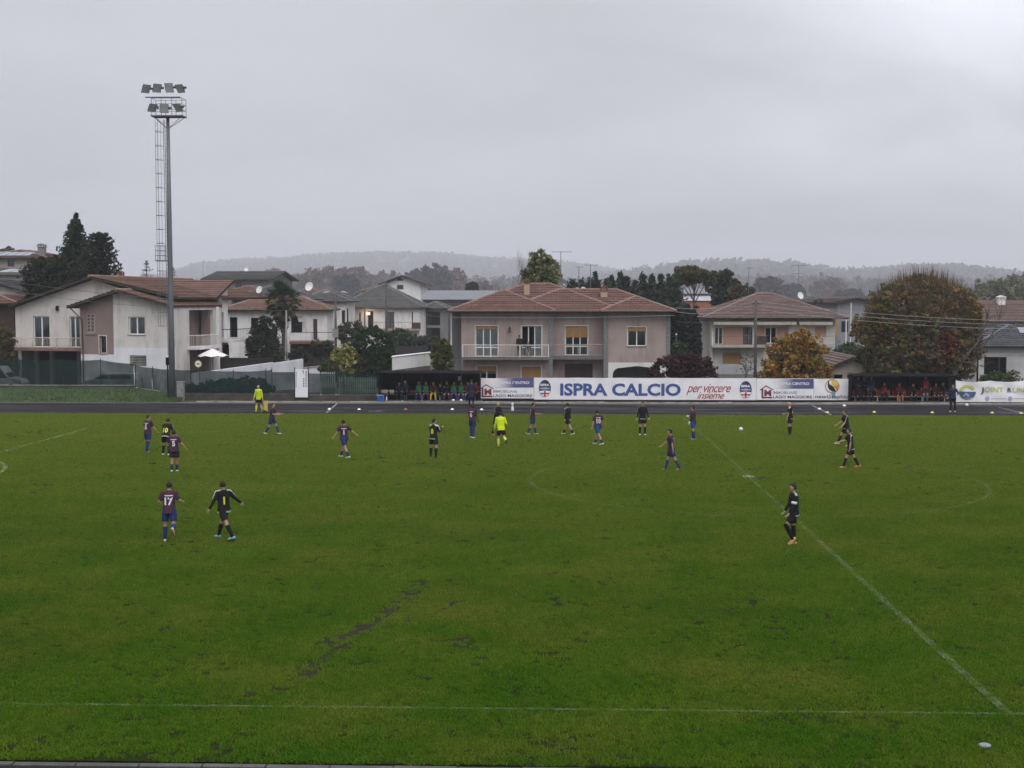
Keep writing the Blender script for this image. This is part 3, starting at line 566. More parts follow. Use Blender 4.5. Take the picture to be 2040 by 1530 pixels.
# ---------------------------------------------------------------- floodlight mast
MAST = mat('mast_grey', (0.135, 0.14, 0.15), .55, .15, 1.5, metal=.2, dirt=.25)
def mast():
    bx_, by_ = -27.62, 95.0; o = thing('floodlight_mast', 'tall tapered floodlight mast with caged ladder and seven lamps', 'floodlight', (bx_, by_, 0))
    MB().tube([(0, 0, -.1), (0, 0, 6), (0, 0, 13), (0, 0, 20.3)], [.235, .21, .165, .12], 12).build('pole', MAST, o, smooth=True)
    MB().lathe((0, 0, 0), [(.0, .02), (.42, .02), (.42, .12), (.24, .14)], 14).build('base_plate', MAST, o)
    lx = -.62
    # ladder: two stiles, rungs, cage hoops and cage bars
    lad = MB()
    for y in (-.2, .2): lad.tube([(lx + .42, y, 3.3), (lx + .34, y * .9, 20.1)], .022, 5)
    L_ = lad.build('ladder', MAST, o)
    rg = MB()
    for k in range(58): z = 3.5 + k * .287; rg.tube([(lx + .41, -.2, z), (lx + .41, .2, z)], .012, 5, cap=False)
    tag(rg.build('rung', MAST, L_), kind='stuff')
    for k in range(15):
        z = 5.4 + k * .99
        if abs(z - 10.2) < .4: continue
        MB().tube([(lx + .40 + .0 - .36 + .36 * math.cos(t), .36 * math.sin(t), z) for t in [R(60 + i * 30) for i in range(9)]], .018, 5).build('cage_hoop', MAST, L_)
    for t in (100, 140, 180, 220, 260): MB().tube([(lx + .04 + .36 * math.cos(R(t)), .36 * math.sin(R(t)), 5.4), (lx + .04 + .34 * math.cos(R(t)), .34 * math.sin(R(t)), 20.0)], .010, 5).build('cage_bar', MAST, L_)
    for z in (6, 9, 12.4, 15, 18): MB().tube([(0, 0, z), (lx + .42, 0, z)], .02, 5).build('bracket', MAST, o)
    # resting platform half way up
    r = MB(); r.box(-.95, -.12, -.45, .45, 10.05, 10.12); rp = r.build('rest_platform', MAST, o)
    g = MB()
    for x in (-.93, -.55, -.2):
        for y in (-.43, .43): g.tube([(x, y, 10.12), (x, y, 11.15)], .018, 5)
    for z in (10.45, 10.8, 11.15):
        for y in (-.43, .43): g.tube([(-.93, y, z), (-.2, y, z)], .014, 5)
        g.tube([(-.93, -.43, z), (-.93, .43, z)], .014, 5)
    g.build('guard_rail', MAST, rp)
    # top platform
    MB().box(-1.08, 1.22, -.55, .55, 20.28, 20.36).build('top_platform', MAST, o); tp = o.children[-1] if False else bpy.data.objects['top_platform']
    g = MB()
    for x in (-1.0, -.3, .45, 1.18):
        for y in (-.52, .52): g.tube([(x, y, 20.36), (x, y, 21.55)], .020, 5)
    for z in (20.75, 21.15, 21.55):
        for y in (-.52, .52): g.tube([(-1.0, y, z), (1.18, y, z)], .016, 5)
        for x in (-1.0, 1.18): g.tube([(x, -.52, z), (x, .52, z)], .016, 5)
    g.build('guard_rail', MAST, tp)
    MB().box(-1.42, 1.1, -.62, -.56, 21.56, 21.64).build('lamp_bar', MAST, tp)
    for x, y in ((-.95, .4), (-.95, -.4), (1.1, .4), (1.1, -.4)): MB().tube([(x, y, 20.28), (0, 0, 19.45)], .022, 5).build('strut', MAST, o)
    hm, gm = mat('lamp_housing', (.13, .135, .14), .5, .15, 3, metal=.3), mat('lamp_glass', (.42, .46, .47), .12, .25, 1.5, spec=.6)
    for (px, z, yaw, tilt) in ((291, 22.16, 38, 40), (313, 22.2, 30, 38), (337, 22.22, -4, 26), (358, 22.16, -22, 40), (304, 20.82, 42, 44), (327, 20.8, 18, 26), (354, 20.82, -24, 44)):
        l = empty('floodlight'); l.parent = o; l.location = (at(px, 180 if z > 21.5 else 220, by_ - .8)[0] - bx_, -.8, z); l.rotation_euler = (R(tilt), 0, R(yaw))
        MB().add([(-.30, 0, -.34), (.30, 0, -.34), (.30, 0, .34), (-.30, 0, .34), (-.2, .24, -.2), (.2, .24, -.2), (.2, .24, .22), (-.2, .24, .22)], [(0, 1, 2, 3), (4, 7, 6, 5), (0, 4, 5, 1), (1, 5, 6, 2), (2, 6, 7, 3), (3, 7, 4, 0)]).build('housing', hm, l)
        MB().box(-.27, .27, -.012, -.003, -.31, .31).build('glass', gm, l)
        MB().box(.2, .5, .06, .16, -.07, .07).build('gear_box', hm, l)
        MB().tube([(0, .2, 0), (0, .3, -.4)], .03, 5).build('bracket', hm, l)
mast()
def cabinet():
    x = ax(358, 94.9); o = thing('electrical_cabinet', 'grey concrete electrical cabinet at the foot of the mast', 'cabinet', (x, 95.05, 0)); cm = mat('cabinet_grey', (.23, .23, .235), .8, .2, 3, dirt=.3)
    MB().box(-.24, .24, -.2, .2, -.05, 1.36).build('body', cm, o); MB().box(-.21, .21, -.212, -.203, .3, 1.28).build('door', cm, o); MB().box(-.28, .28, -.24, .24, 1.362, 1.41).build('lid', cm, o); MB().box(.14, .17, -.235, -.214, .7, .85).build('handle', BLACK, o)
    j = thing('junction_box', 'small dark junction box with white cap strapped to the mast', 'box', (ax(334, 95), 94.9, 0)); MB().box(-.1, .12, -.1, .1, 2.6, 3.15).build('body', BLACK, j); MB().ball((0, 0, 3.2), .1, .1, .1, 10, 6).build('cap', WHITE, j); MB().tube([(.0, 0, .0), (.0, 0, 2.6)], .05, 6).build('conduit', BLACK, j)
cabinet()
# ---------------------------------------------------------------- small things on the track
def cone(label, px, py, c, name):
    x, y = gp(px, py); o = thing('marker_cone', label, 'cone', (x, y, .014), 0, 'marker cones on the track')
    m = flat('cone_' + name, c, .5); MB().lathe((0, 0, 0), [(.125, 0), (.12, .012), (.10, .025), (.06, .085), (.035, .09), (.03, .08), (.055, .075), (.09, .02), (.11, .0)], 16).build('dome', m, o, smooth=True)
Wc, Oc, Yc = (.70, .70, .70), (.38, .09, .04), (.55, .5, .10)
for lb, px, py, c, nm in (('white dome cone on the end of the track line left of the dugout', 656, 816, Wc, 'white'), ('white dome cone right of the slanting track line', 715.5, 816.5, Wc, 'white'), ('only red orange dome cone, before the left dugout', 808, 816.5, Oc, 'orange'),
        ('white dome cone before the green bibbed substitutes', 901, 816.5, Wc, 'white'), ('white dome cone beside the standing coach at the left dugout', 959.5, 817, Wc, 'white'), ('pale cone on the slanting line before the toucan banner', 1632.5, 815.5, Wc, 'white'), ('yellow dome cone at the pitch end of the slanting line', 1648, 822.5, Yc, 'yellow'),
        ('yellow dome cone before the red seats, left', 1741.5, 822, Yc, 'yellow'), ('yellow dome cone before the standing red bib substitute', 1857, 823, Yc, 'yellow'), ('yellow dome cone right of the standing coach', 1976.5, 823.5, Yc, 'yellow'), ('yellow dome cone at the right edge of the picture', 2034, 824, Yc, 'yellow'),
        ('white flat cone by the post of the toucan banner', 1682, 809, Wc, 'white')): cone(lb, px, py, c, nm)
def ball(label, x, y, z=.0):
    o = thing('football', label, 'ball', (x, y, z), 0, 'footballs'); bm = bmesh.new(); bmesh.ops.create_icosphere(bm, subdivisions=3, radius=.11)
    for v in bm.verts: v.co.z += .11
    for f in bm.faces: f.smooth = True
    me = bpy.data.meshes.new('shell'); bm.to_mesh(me); bm.free(); m = mat('ball_white', (.68, .67, .66), .4, .05, 6); me.materials.append(m); s = link('shell', me, o)
    b = MB(); ph = (1 + 5 ** .5) / 2; ico = [Vector(p).normalized() for p in [(0, 1, ph), (0, 1, -ph), (0, -1, ph), (0, -1, -ph), (1, ph, 0), (1, -ph, 0), (-1, ph, 0), (-1, -ph, 0), (ph, 0, 1), (ph, 0, -1), (-ph, 0, 1), (-ph, 0, -1)]]
    for d in ico:
        a = d.orthogonal().normalized(); c = d.cross(a); b.add([tuple((d + (a * math.cos(t) + c * math.sin(t)) * .34).normalized() * .1112 + Vector((0, 0, .11))) for t in [k * 2 * math.pi / 5 for k in range(5)]], [(0, 1, 2, 3, 4)])
    b.build('dark_patches', mat('ball_pink', (.25, .10, .12), .4, .1, 6), s)
bx0, by0 = gp(1476, 859.5); ball('match ball lying on the far side of the pitch', bx0, by0, .02)
ball('football on the slab before the left dugout, left of two', *gp(903, 801, .115), .115); ball('football on the slab before the left dugout, right of two', *gp(918.5, 801, .115), .115); ball('football on the kerb below the sun emblem banner', *gp(1926, 808, .1), .03)
def bottle():
    x, y = gp(1021, 819); o = thing('water_bottle', 'tall white water bottle standing on the wet track', 'bottle', (x, y, .013)); MB().lathe((0, 0, 0), [(.0, 0), (.085, .0), (.09, .05), (.09, .22), (.05, .3), (.05, .36)], 12).build('body', WHITE, o, smooth=True); MB().lathe((0, 0, 0), [(.07, .365), (.075, .42), (.06, .54), (0, .55)], 12).build('cap', mat('bottle_cap', (.5, .52, .55), .4, .1, 4), o, smooth=True)
bottle()
def crate():
    x = ax(759, 93.9); o = thing('cool_box', 'bright blue cool box at the left end of the dugout slab', 'box', (x, 93.75, .115)); bm_ = mat('blue_plastic', (.02, .09, .32), .4, .1, 3)
    MB().box(-.24, .24, -.17, .17, 0, .33).build('body', bm_, o); MB().box(-.26, .26, -.19, .19, .332, .40).build('lid', bm_, o); MB().tube([(-.2, -.2, .3), (-.18, -.22, .44), (.18, -.22, .44), (.2, -.2, .3)], .015, 6).build('handle', WHITE, o)
    t = thing('water_flask', 'slim white flask beside the blue cool box', 'bottle', (x + .40, 93.7, .115)); MB().lathe((0, 0, 0), [(0, 0), (.05, 0), (.055, .2), (.03, .27), (.03, .32), (0, .33)], 10).build('body', WHITE, t, smooth=True)
crate()
def bag(label, px, py, w_, h_, c, nm, z=.56):
    o = thing('kit_bag', label, 'bag', (ax(px, 94.6), 94.75, z), rng.uniform(-.2, .2), 'bags on the left bench'); m = mat('bag_' + nm, c, .7, .25, 6); b = MB()
    b.tube([(-w_ / 2, 0, h_ * .42), (-w_ * .4, 0, h_ * .48), (0, 0, h_ * .5), (w_ * .4, 0, h_ * .48), (w_ / 2, 0, h_ * .42)], [(.10, h_ * .34), (.14, h_ * .47), (.16, h_ * .5), (.14, h_ * .47), (.10, h_ * .34)], 10, side=(0, 1, 0)); b.build('body', m, o, smooth=True)
    MB().tube([(-w_ * .25, -.05, h_ * .9), (-w_ * .2, -.06, h_ * 1.2), (w_ * .2, -.06, h_ * 1.2), (w_ * .25, -.05, h_ * .9)], .014, 5).build('handle', BLACK, o); MB().tube([(-w_ * .4, -.02, h_ * .99), (w_ * .4, -.02, h_ * .99)], .010, 5).build('zip', BLACK, o)
bag('pale pink and white bag at the left end of the bench', 765, 783, .5, .32, (.50, .42, .45), 'pale'); bag('white topped bag second on the left bench', 779.5, 783, .36, .32, (.42, .36, .36), 'white'); bag('dark red bag on the bench beside the man in the white cap', 822, 785, .42, .28, (.07, .025, .025), 'maroon')
bag('black kit bag third from the left end of the bench', 789.5, 784, .34, .30, (.015, .015, .02), 'black')
pdx, pdy = gp(1962, 1486); d_ = thing('sprinkler_cover', 'pale round cover lying in the grass near the bottom right corner', 'cover', (pdx, pdy, .0)); MB().lathe((0, 0, 0), [(0, .035), (.08, .032), (.10, .02), (.105, .0)], 18).build('disc', mat('cover_grey', (.20, .21, .24), .5, .2, 8), d_, smooth=True); MB().lathe((0, 0, 0), [(.03, .034), (.03, .038), (0, .039)], 10).build('cap', mat('cover_grey', (.36, .38, .42)), d_)
# ================================================================ people
SKIN = mat('skin', (1, 1, 1), .55, .06, 8, attr='Col')
CLOTH = mat('cloth', (1, 1, 1), .85, .14, 9, .35, 16, spec=.15, attr='Col')
HAIRM = mat('hair', (1, 1, 1), .7, .25, 30, .5, 60, attr='Col')
SHOE = mat('shoe', (1, 1, 1), .4, .08, 8, attr='Col')
PRY, PRW = mat('shirt_print_yellow', (.60, .62, .03), .7, .05, 5), mat('shirt_print_white', (.62, .60, .64), .7, .05, 5)
def voxel(mb, size, name, m, colf):
    """close a set of overlapping limbs into one continuous skin and paint it per vertex"""
    me = mb.mesh(name, None); bm = bmesh.new(); bm.from_mesh(me); bmesh.ops.recalc_face_normals(bm, faces=bm.faces[:]); bm.to_mesh(me); bm.free()
    o = bpy.data.objects.new('tmp', me); col.objects.link(o); md = o.modifiers.new('r', 'REMESH'); md.mode = 'VOXEL'; md.voxel_size = size; md.use_smooth_shade = True
    ms = o.modifiers.new('s', 'SMOOTH'); ms.factor = .5; ms.iterations = 2
    dg = bpy.context.evaluated_depsgraph_get(); dg.update(); r = bpy.data.meshes.new_from_object(o.evaluated_get(dg)); bpy.data.objects.remove(o); bpy.data.meshes.remove(me)
    r.name = name; r.materials.clear(); r.materials.append(m); paint(r, colf); return r
def paint(me, colf):
    a = me.color_attributes.get('Col') or me.color_attributes.new('Col', 'FLOAT_COLOR', 'POINT')
    a.data.foreach_set('color', np.array([tuple(colf(v.co)) + (1.0,) for v in me.vertices], dtype=np.float32).ravel())
def add_mesh(name, mb, m, parent, c, smooth=True):
    o = mb.build(name, m, parent, smooth); paint(o.data, c if callable(c) else (lambda p: c)); return o
SK = dict(light=(.40, .235, .165), mid=(.30, .165, .105), tan=(.24, .125, .08), dark=(.045, .024, .016))
HR = dict(black=(.012, .010, .009), brown=(.035, .02, .012), fair=(.12, .075, .035), grey=(.22, .21, .20))
def bez(a, b, c, t): return tuple((1 - t) ** 2 * a[i] + 2 * t * (1 - t) * b[i] + t * t * c[i] for i in range(3))
def person(label, loc, face, pose, kit, h=1.77, group=None, vox=.019, skin='light', hair='black', bald=0.0, seated=False, long_hair=False):
    """loc: ground point under the figure; face: heading in degrees (0 looks at the stand, 90 to the right, 180 away)
    pose: leg (hip, knee, abduct) and arm (flex, abduct, elbow, inward) per side in degrees, lean, twist, head turn"""
    S = h / 1.77; o = thing('person', label, 'person', loc, R(face), group)
    V_ = Vector
    def g(k, d): return pose.get(k, d)
    lean, side = R(g('lean', 3)), R(g('sidelean', 0))
    pel = V_((0, 0, .93))
    J = {}
    for sd, nm in ((1, 'L'), (-1, 'R')):
        hp, kn, ab = [R(a) for a in g('leg' + nm, (4, 6, 4))]; hj = pel + V_((sd * .092, 0, -.02))
        th = V_((sd * math.sin(ab), -math.sin(hp) * math.cos(ab), -math.cos(hp) * math.cos(ab))) * .43; kj = hj + th; an = hp - kn
        shn = V_((sd * math.sin(ab) * .6, -math.sin(an) * math.cos(ab * .6), -math.cos(an) * math.cos(ab * .6))) * .42; aj = kj + shn
        fp = g('foot' + nm, None); fp = R(fp) if fp is not None else 0.0
        fd = V_((sd * .12, -math.cos(fp), math.sin(fp))); J[nm] = (hj, kj, aj, fd)
    low = min(min(J[n][2].z - .085, (J[n][2] + J[n][3] * .17).z - .03, (J[n][2] - J[n][3] * .06).z - .085) for n in 'LR')
    off = V_((0, 0, -low)) if not seated else V_((0, 0, g('seatz', .47) - .86))
    up = V_((math.sin(side), -math.sin(lean), math.cos(lean))); pel = pel + off
    for n in 'LR': J[n] = tuple(p + off for p in J[n][:3]) + (J[n][3],)
    tw = R(g('twist', 0)); sx = V_((math.cos(tw), math.sin(tw), 0)); fw = V_((math.sin(tw), -math.cos(tw), 0))
    chest = pel + up * .44; shz = pel + up * .53; neck = pel + up * .575; 
    arms = {}
    for sd, nm in ((1, 'L'), (-1, 'R')):
        fl, ab, el, inw = [R(a) for a in g('arm' + nm, (5, 8, 15, 0))]; sj = shz + sx * (sd * .172) - up * .02
        def dr(f, a): return sx * (sd * math.sin(a)) + fw * (math.sin(f) * math.cos(a)) - V_((0, 0, 1)) * (math.cos(f) * math.cos(a))
        ej = sj + dr(fl, ab) * .285; wd = dr(fl + el, ab - inw); wj = ej + wd * .245; arms[nm] = (sj, ej, wj, wd)
    hd = neck + up * .05 + V_((0, -.02, .085)) + V_((0, -.4, 0)) * math.sin(R(g('nod', 0))) * .1; ht = R(g('turn', 0)) + tw; hf = V_((math.sin(ht), -math.cos(ht), 0)); hs = V_((math.cos(ht), math.sin(ht), 0))
    sc_ = lambda p: tuple(V_(p) * S)
    # ---- body: one continuous skin
    b = MB()
    b.tube([pel - up * .07, pel + up * .02, pel + up * .16, pel + up * .30, pel + up * .44, pel + up * .53, neck], [(.13, .10), (.165, .115), (.145, .10), (.155, .115), (.175, .118), (.15, .085), (.06, .06)], 14, side=tuple(sx))
    b.tube([neck - up * .04, neck + up * .03, hd - V_((0, 0, .04))], [.062, .054, .055], 10)
    for n in 'LR':
        hj, kj, aj, fd = J[n]; b.tube([hj + V_((0, 0, .05)), hj.lerp(kj, .25), hj.lerp(kj, .7), kj, kj.lerp(aj, .3), kj.lerp(aj, .75), aj + V_((0, 0, -.02))], [.088, .085, .066, .056, .057, .042, .038], 10)
        b.tube([aj - fd * .05 + V_((0, 0, -.045)), aj + fd * .05 + V_((0, 0, -.04)), aj + fd * .17 + V_((0, 0, -.055))], [.036, .04, .026], 8)
        sj, ej, wj, wd = arms[n]; b.tube([sj - sx * (0.05 if n == 'L' else -.05), sj, sj.lerp(ej, .5), ej, ej.lerp(wj, .3), wj], [.05, .055, .046, .038, .040, .027], 10)
        b.tube([wj - wd * .02, wj + wd * .05, wj + wd * .095], [(.026, .02), (.040, .018), (.036, .014)], 8, side=tuple(wd.cross(fw).normalized() if wd.cross(fw).length > .1 else sx))
    hb = MB(); hb.ball((0, 0, 0), .076, .092, .112, 14, 12)
    for i, (x, y, z) in enumerate(hb.v):
        if z < 0: x *= 1 + z * 2.2; y = y * (1 + z * 1.2) - .012 * (-z / .11)
        hb.v[i] = (x * 1.06, y * 1.06, z * 1.06)
    hb.tube([(0, -.082, .03), (0, -.105, -.018), (0, -.085, -.028)], [.008, .015, .012], 6); hb.ball((.076, .005, -.005), .012, .02, .03, 6, 5); hb.ball((-.076, .005, -.005), .012, .02, .03, 6, 5)
    tr = lambda p: hd + hs * p[0] - hf * p[1] + V_((0, 0, p[2]))
    b.add([tuple(tr(p)) for p in hb.v], hb.f); b.v = [sc_(p) for p in b.v]; sk = SK[skin]
    def skinc(p):
        q = V_(p) / S - hd; x, y = q.dot(hs), -q.dot(hf)
        if y < -.06 and abs(q.z - .012) < .014 and .015 < abs(x) < .045: return (.03, .02, .02)
        if y < -.06 and abs(q.z + .058) < .008 and abs(x) < .026: return (sk[0] * .6, sk[1] * .35, sk[2] * .35)
        return sk
    me = voxel(b, vox * S, 'body', SKIN, skinc)
    f = MB()                                                                # five fingers a hand
    for n in 'LR':
        sj, ej, wj, wd = arms[n]; sd = 1 if n == 'L' else -1; ac = wd.cross(fw); ac = ac.normalized() if ac.length > .1 else sx; bk = wd.cross(ac).normalized()
        for k, (u, ln) in enumerate(((-.030, .066), (-.010, .078), (.010, .074), (.029, .058))):
            r0 = wj + wd * .088 + ac * u; cu = bk * (.3 + .1 * k) * .05 * (-1 if bk.dot(fw) < 0 else 1); f.tube([r0, r0 + wd * ln * .5 + cu * .4, r0 + wd * ln + cu * 1.6], [.0088, .0082, .006], 5)
        r0 = wj + wd * .035 - ac * .035; f.tube([r0, r0 - ac * .022 + wd * .028, r0 - ac * .026 + wd * .055], [.011, .010, .007], 5)
    f.v = [sc_(p) for p in f.v]; fm = f.mesh('f', None, True); bm = bmesh.new(); bm.from_mesh(me); bm.from_mesh(fm); bm.to_mesh(me); bm.free(); bpy.data.meshes.remove(fm)
    me.polygons.foreach_set('use_smooth', [True] * len(me.polygons)); paint(me, skinc); bo = link('body', me, o)
    # ---- hair
    if bald < 1:
        hm = MB(); hm.ball((0, .006, .012), .085, .100, .112, 16, 14); keep = []
        lowz = -.11 if long_hair else -.045
        for fc in hm.f:
            c = sum((V_(hm.v[i]) for i in fc), V_()) / len(fc)
            if (c.z > .052 + max(0, -c.y) * .25) or (c.y > .012 and c.z > lowz) or (abs(c.y) < .03 and c.z > .03): keep.append(fc)
        hm.f = keep; rr = random.Random(hash(label) % 9999); hm.v = [tuple(V_(p) * (1 + rr.uniform(-.02, .03))) for p in hm.v]; hm.v = [sc_(tr(tuple(c * 1.08 for c in p))) for p in hm.v]
        ho = add_mesh('hair', hm, HAIRM, o, HR[hair])
    # ---- clothes
    def garment(name, mb, colf): mb.v = [sc_(p) for p in mb.v]; return link(name, voxel(mb, vox * S, name, CLOTH, lambda p: colf(V_(p) / S)), o)
    k = kit; e = .018
    sh = MB(); hem = g('hem', -.10); coat = k.get('coat', 0)
    sh.tube([pel + up * (hem - coat * .28), pel + up * 0.0, pel + up * .16, pel + up * .30, pel + up * .44, pel + up * .535, neck + up * .012], [(.206 + coat * .02, .158 + coat * .02), (.198, .150), (.172, .125), (.178, .135), (.195, .138), (.172, .105), (.068, .068)], 16, side=tuple(sx))
    for n in 'LR':
        sj, ej, wj, wd = arms[n]; sgn = 1 if n == 'L' else -1
        if k.get('sleeve', 'short') == 'short': sh.tube([sj - sx * (.06 * sgn), sj + sx * (.01 * sgn), sj.lerp(ej, .45), sj.lerp(ej, .82)], [.07, .074, .072, .074], 10)
        elif k['sleeve'] == 'long': sh.tube([sj - sx * (.06 * sgn), sj + sx * (.01 * sgn), sj.lerp(ej, .5), ej, ej.lerp(wj, .4), wj], [.07, .074, .066, .056, .052, .040], 10)
        elif k['sleeve'] == 'none': sh.tube([sj - sx * (.06 * sgn), sj + sx * (.02 * sgn)], [.07, .074], 10)
    cs = k['shirt']
    def shirtc(p):
        q = p - pel; v = q.dot(up); u = q.dot(sx); d = q.dot(fw)
        if k.get('hem') and v < hem + .045: return k['hem']
        if k.get('yoke'):
            for n in 'LR':
                sj, ej, wj, wd = arms[n]; ax_ = (ej - sj); t = (p - sj).dot(ax_) / ax_.length_squared
                if -.75 < t < .85:
                    r_ = p - (sj + ax_ * t); s_ = sx * (1 if n == 'L' else -1); out_ = (s_ + V_((0, 0, .8))).normalized()
                    if t > 0 and r_.length > .03 and r_.normalized().dot(out_) > .86: return k['yoke']
            if v > .50 and abs(u) > .08 and abs(d) < .035: return k['yoke']
        if k.get('stripe') and v < .50: return cs if (int(math.floor((u + 10) / .062)) % 2 == 0) else k['stripe']
        if k.get('bib') and hem + .06 < v < .50 and abs(u) < .17: return k['bib']
        if k.get('bib') and v >= .50 and .07 < abs(u) < .14: return k['bib']
        if k.get('scarf') and v > .53: return k['scarf']
        return cs
    shirt = garment('coat' if coat else ('shirt'), sh, shirtc)
    if k.get('sleeve') == 'under':
        pass
    if k.get('under'):
        for n in 'LR':
            us = MB(); sj, ej, wj, wd = arms[n]; us.tube([sj.lerp(ej, .5), ej, ej.lerp(wj, .4), wj + wd * .01], [.056, .049, .047, .036], 10)
            us.v = [sc_(p) for p in us.v]; add_mesh('undershirt_sleeve', us, CLOTH, o, k['under'])
    if k.get('gloves'):
        for n in 'LR':
            gl = MB(); sj, ej, wj, wd = arms[n]; gl.tube([wj - wd * .03, wj + wd * .05, wj + wd * .12, wj + wd * .16], [.038, .046, .044, .02], 8)
            gl.v = [sc_(p) for p in gl.v]; add_mesh('glove', gl, CLOTH, o, k['gloves'])
    if k.get('shorts'):
        st = MB(); st.tube([pel - up * .10, pel - up * .02, pel + up * .07, pel + up * .12], [(.15, .12), (.182, .135), (.172, .125), (.15, .11)], 14, side=(1, 0, 0))
        for n in 'LR':
            hj, kj, aj, fd = J[n]; sd = 1 if n == 'L' else -1; st.tube([hj + V_((0, 0, .04)), hj.lerp(kj, .3) + V_((sd * .008, 0, 0)), hj.lerp(kj, k.get('short_len', .72)) + V_((sd * .012, 0, 0))], [.105, .112, .108], 12)
        garment('shorts', st, lambda p: k['shorts'])
    if k.get('trousers'):
        st = MB(); st.tube([pel - up * .10, pel - up * .02, pel + up * .07, pel + up * .12], [(.14, .11), (.178, .13), (.168, .12), (.15, .11)], 14, side=(1, 0, 0))
        for n in 'LR':
            hj, kj, aj, fd = J[n]; st.tube([hj + V_((0, 0, .04)), hj.lerp(kj, .3), kj, kj.lerp(aj, .4), aj + V_((0, 0, .0))], [.10, .098, .075, .068, .058], 12)
        garment('trousers', st, lambda p: k['trousers'])
    if k.get('socks'):
        top = k.get('sock_top', .12)
        for n in 'LR':
            sk_ = MB(); hj, kj, aj, fd = J[n]; sk_.tube([kj.lerp(aj, top), kj.lerp(aj, top + .03), kj.lerp(aj, max(.38, top + .06)), kj.lerp(aj, .75), aj + V_((0, 0, -.02))], [.064, .068, .070, .053, .048], 10)
            sk_.v = [sc_(p) for p in sk_.v]; add_mesh('sock', sk_, CLOTH, o, k['socks'])
    for n in 'LR':
        hj, kj, aj, fd = J[n]; fdn = fd.normalized(); upv = fdn.cross(V_((1, 0, 0)).cross(fdn)).normalized(); upv = (V_((0, 0, 1)) - fdn * fdn.z).normalized(); base = aj - upv * .045
        s_ = MB(); s_.tube([base - fdn * .085, base - fdn * .06, base - fdn * .0 + upv * .008, base + fdn * .08 - upv * .006, base + fdn * .15 - upv * .014, base + fdn * .185 - upv * .02], [(.02, .022), (.040, .042), (.042, .050), (.046, .036), (.040, .026), (.016, .012)], 10, side=tuple(fdn.cross(upv)))
        s_.v = [sc_(p) for p in s_.v]; zs = V_(base) * S
        so_ = add_mesh('boot', s_, SHOE, o, k.get('boots', (.02, .02, .02)))
        l_ = MB(); l_.tube([base - fdn * .08 - upv * .034, base - upv * .036, base + fdn * .09 - upv * .034, base + fdn * .175 - upv * .03], [(.03, .009), (.036, .009), (.044, .009), (.02, .008)], 8, side=tuple(fdn.cross(upv))); l_.v = [sc_(p) for p in l_.v]
        add_mesh('sole', l_, SHOE, so_, k.get('sole', (.05, .05, .05)))
    if k.get('cap'):
        c_ = MB(); c_.ball((0, .004, .05), .088, .104, .085, 14, 10); c_.f = [fc for fc in c_.f if sum(c_.v[i][2] for i in fc) / len(fc) > .045]; c_.add([(-.06, -.09, .05), (.06, -.09, .05), (.05, -.17, .035), (-.05, -.17, .035), (-.06, -.09, .058), (.06, -.09, .058), (.05, -.17, .043), (-.05, -.17, .043)], [(0, 1, 2, 3), (4, 5, 6, 7), (2, 3, 7, 6)])
        c_.v = [sc_(tr(p)) for p in c_.v]; add_mesh('cap', c_, CLOTH, o, k['cap'], False)
    if k.get('armband'):
        sj, ej, wj, wd = arms['R' if k.get('armside', 'R') == 'R' else 'L']; a_ = MB(); a_.tube([sj.lerp(ej, .62), sj.lerp(ej, .88)], [.082, .082], 12); a_.v = [sc_(p) for p in a_.v]; add_mesh('armband', a_, CLOTH, o, k['armband'])
    # ---- number and name strip printed on the back
    if k.get('num'):
        bv = BVHTree.FromPolygons([v.co.copy() for v in shirt.data.vertices], [tuple(p.vertices) for p in shirt.data.polygons])
        def onback(vs2, fs, cz, m, nm):
            vv = []
            for x, y in vs2:
                p = pel + up * (cz + y) - sx * x; org = (p - fw * .6) * S; hit = bv.ray_cast(org, fw); q = hit[0] if hit[0] else (p - fw * .13) * S
                vv.append(tuple(q - fw * .009))
            MB().add(vv, fs).build(nm, m, shirt, fix=False)
        vs2, fs = text_mesh(k['num'], .30, .012, 0, .92); xm = (min(v[0] for v in vs2) + max(v[0] for v in vs2)) / 2; onback([(x - xm, y) for x, y in vs2], fs, .17, PRY if k.get('numy') else PRW, 'shirt_number')
        if not k.get('numy'):
            r_ = [(x, y) for y in (0, .03) for x in np.linspace(-.12, .12, 7)]; onback(r_, [(i, i + 1, i + 8, i + 7) for i in range(6)], .425, PRW, 'name_strip')
    return o, dict(arms=arms, S=S, pel=pel, J=J, hd=hd)
# ---------------------------------------------------------------- kits
MAR, NAV, ROY, BLK, NEON = (.062, .020, .033), (.034, .024, .050), (.013, .030, .115), (.010, .010, .011), (.50, .62, .015)
def KA(num=None, **k): d = dict(shirt=MAR, stripe=NAV, shorts=ROY, socks=(.022, .03, .13), boots=(.55, .55, .55), num=num); d.update(k); return d
def KB(num=None, **k): d = dict(shirt=BLK, hem=(.42, .41, .42), yoke=(.45, .45, .47), shorts=(.011, .010, .012), socks=(.009, .009, .010), boots=(.02, .02, .02), num=num, numy=True); d.update(k); return d
LU = (.012, .012, .013)
GA, GB = 'outfield players in maroon and blue', 'outfield players in black'
def pl(label, px, py, face, pose, kit, **kw):
    x, y = gp(px, py); return person(label, (x, y, .003), face, pose, kit, **kw)
pl('player in maroon with white number 17 jogging away at the left', 338, 1079, 190, dict(lean=9, legL=(8, 12, 4), legR=(-14, 68, 6), footR=-62, armL=(-8, 26, 82, 20), armR=(-12, 30, 86, 20), turn=8, hem=-.12), KA('17', boots=(.50, .42, .40), sole=(.45, .16, .08)), h=1.8, group=GA)
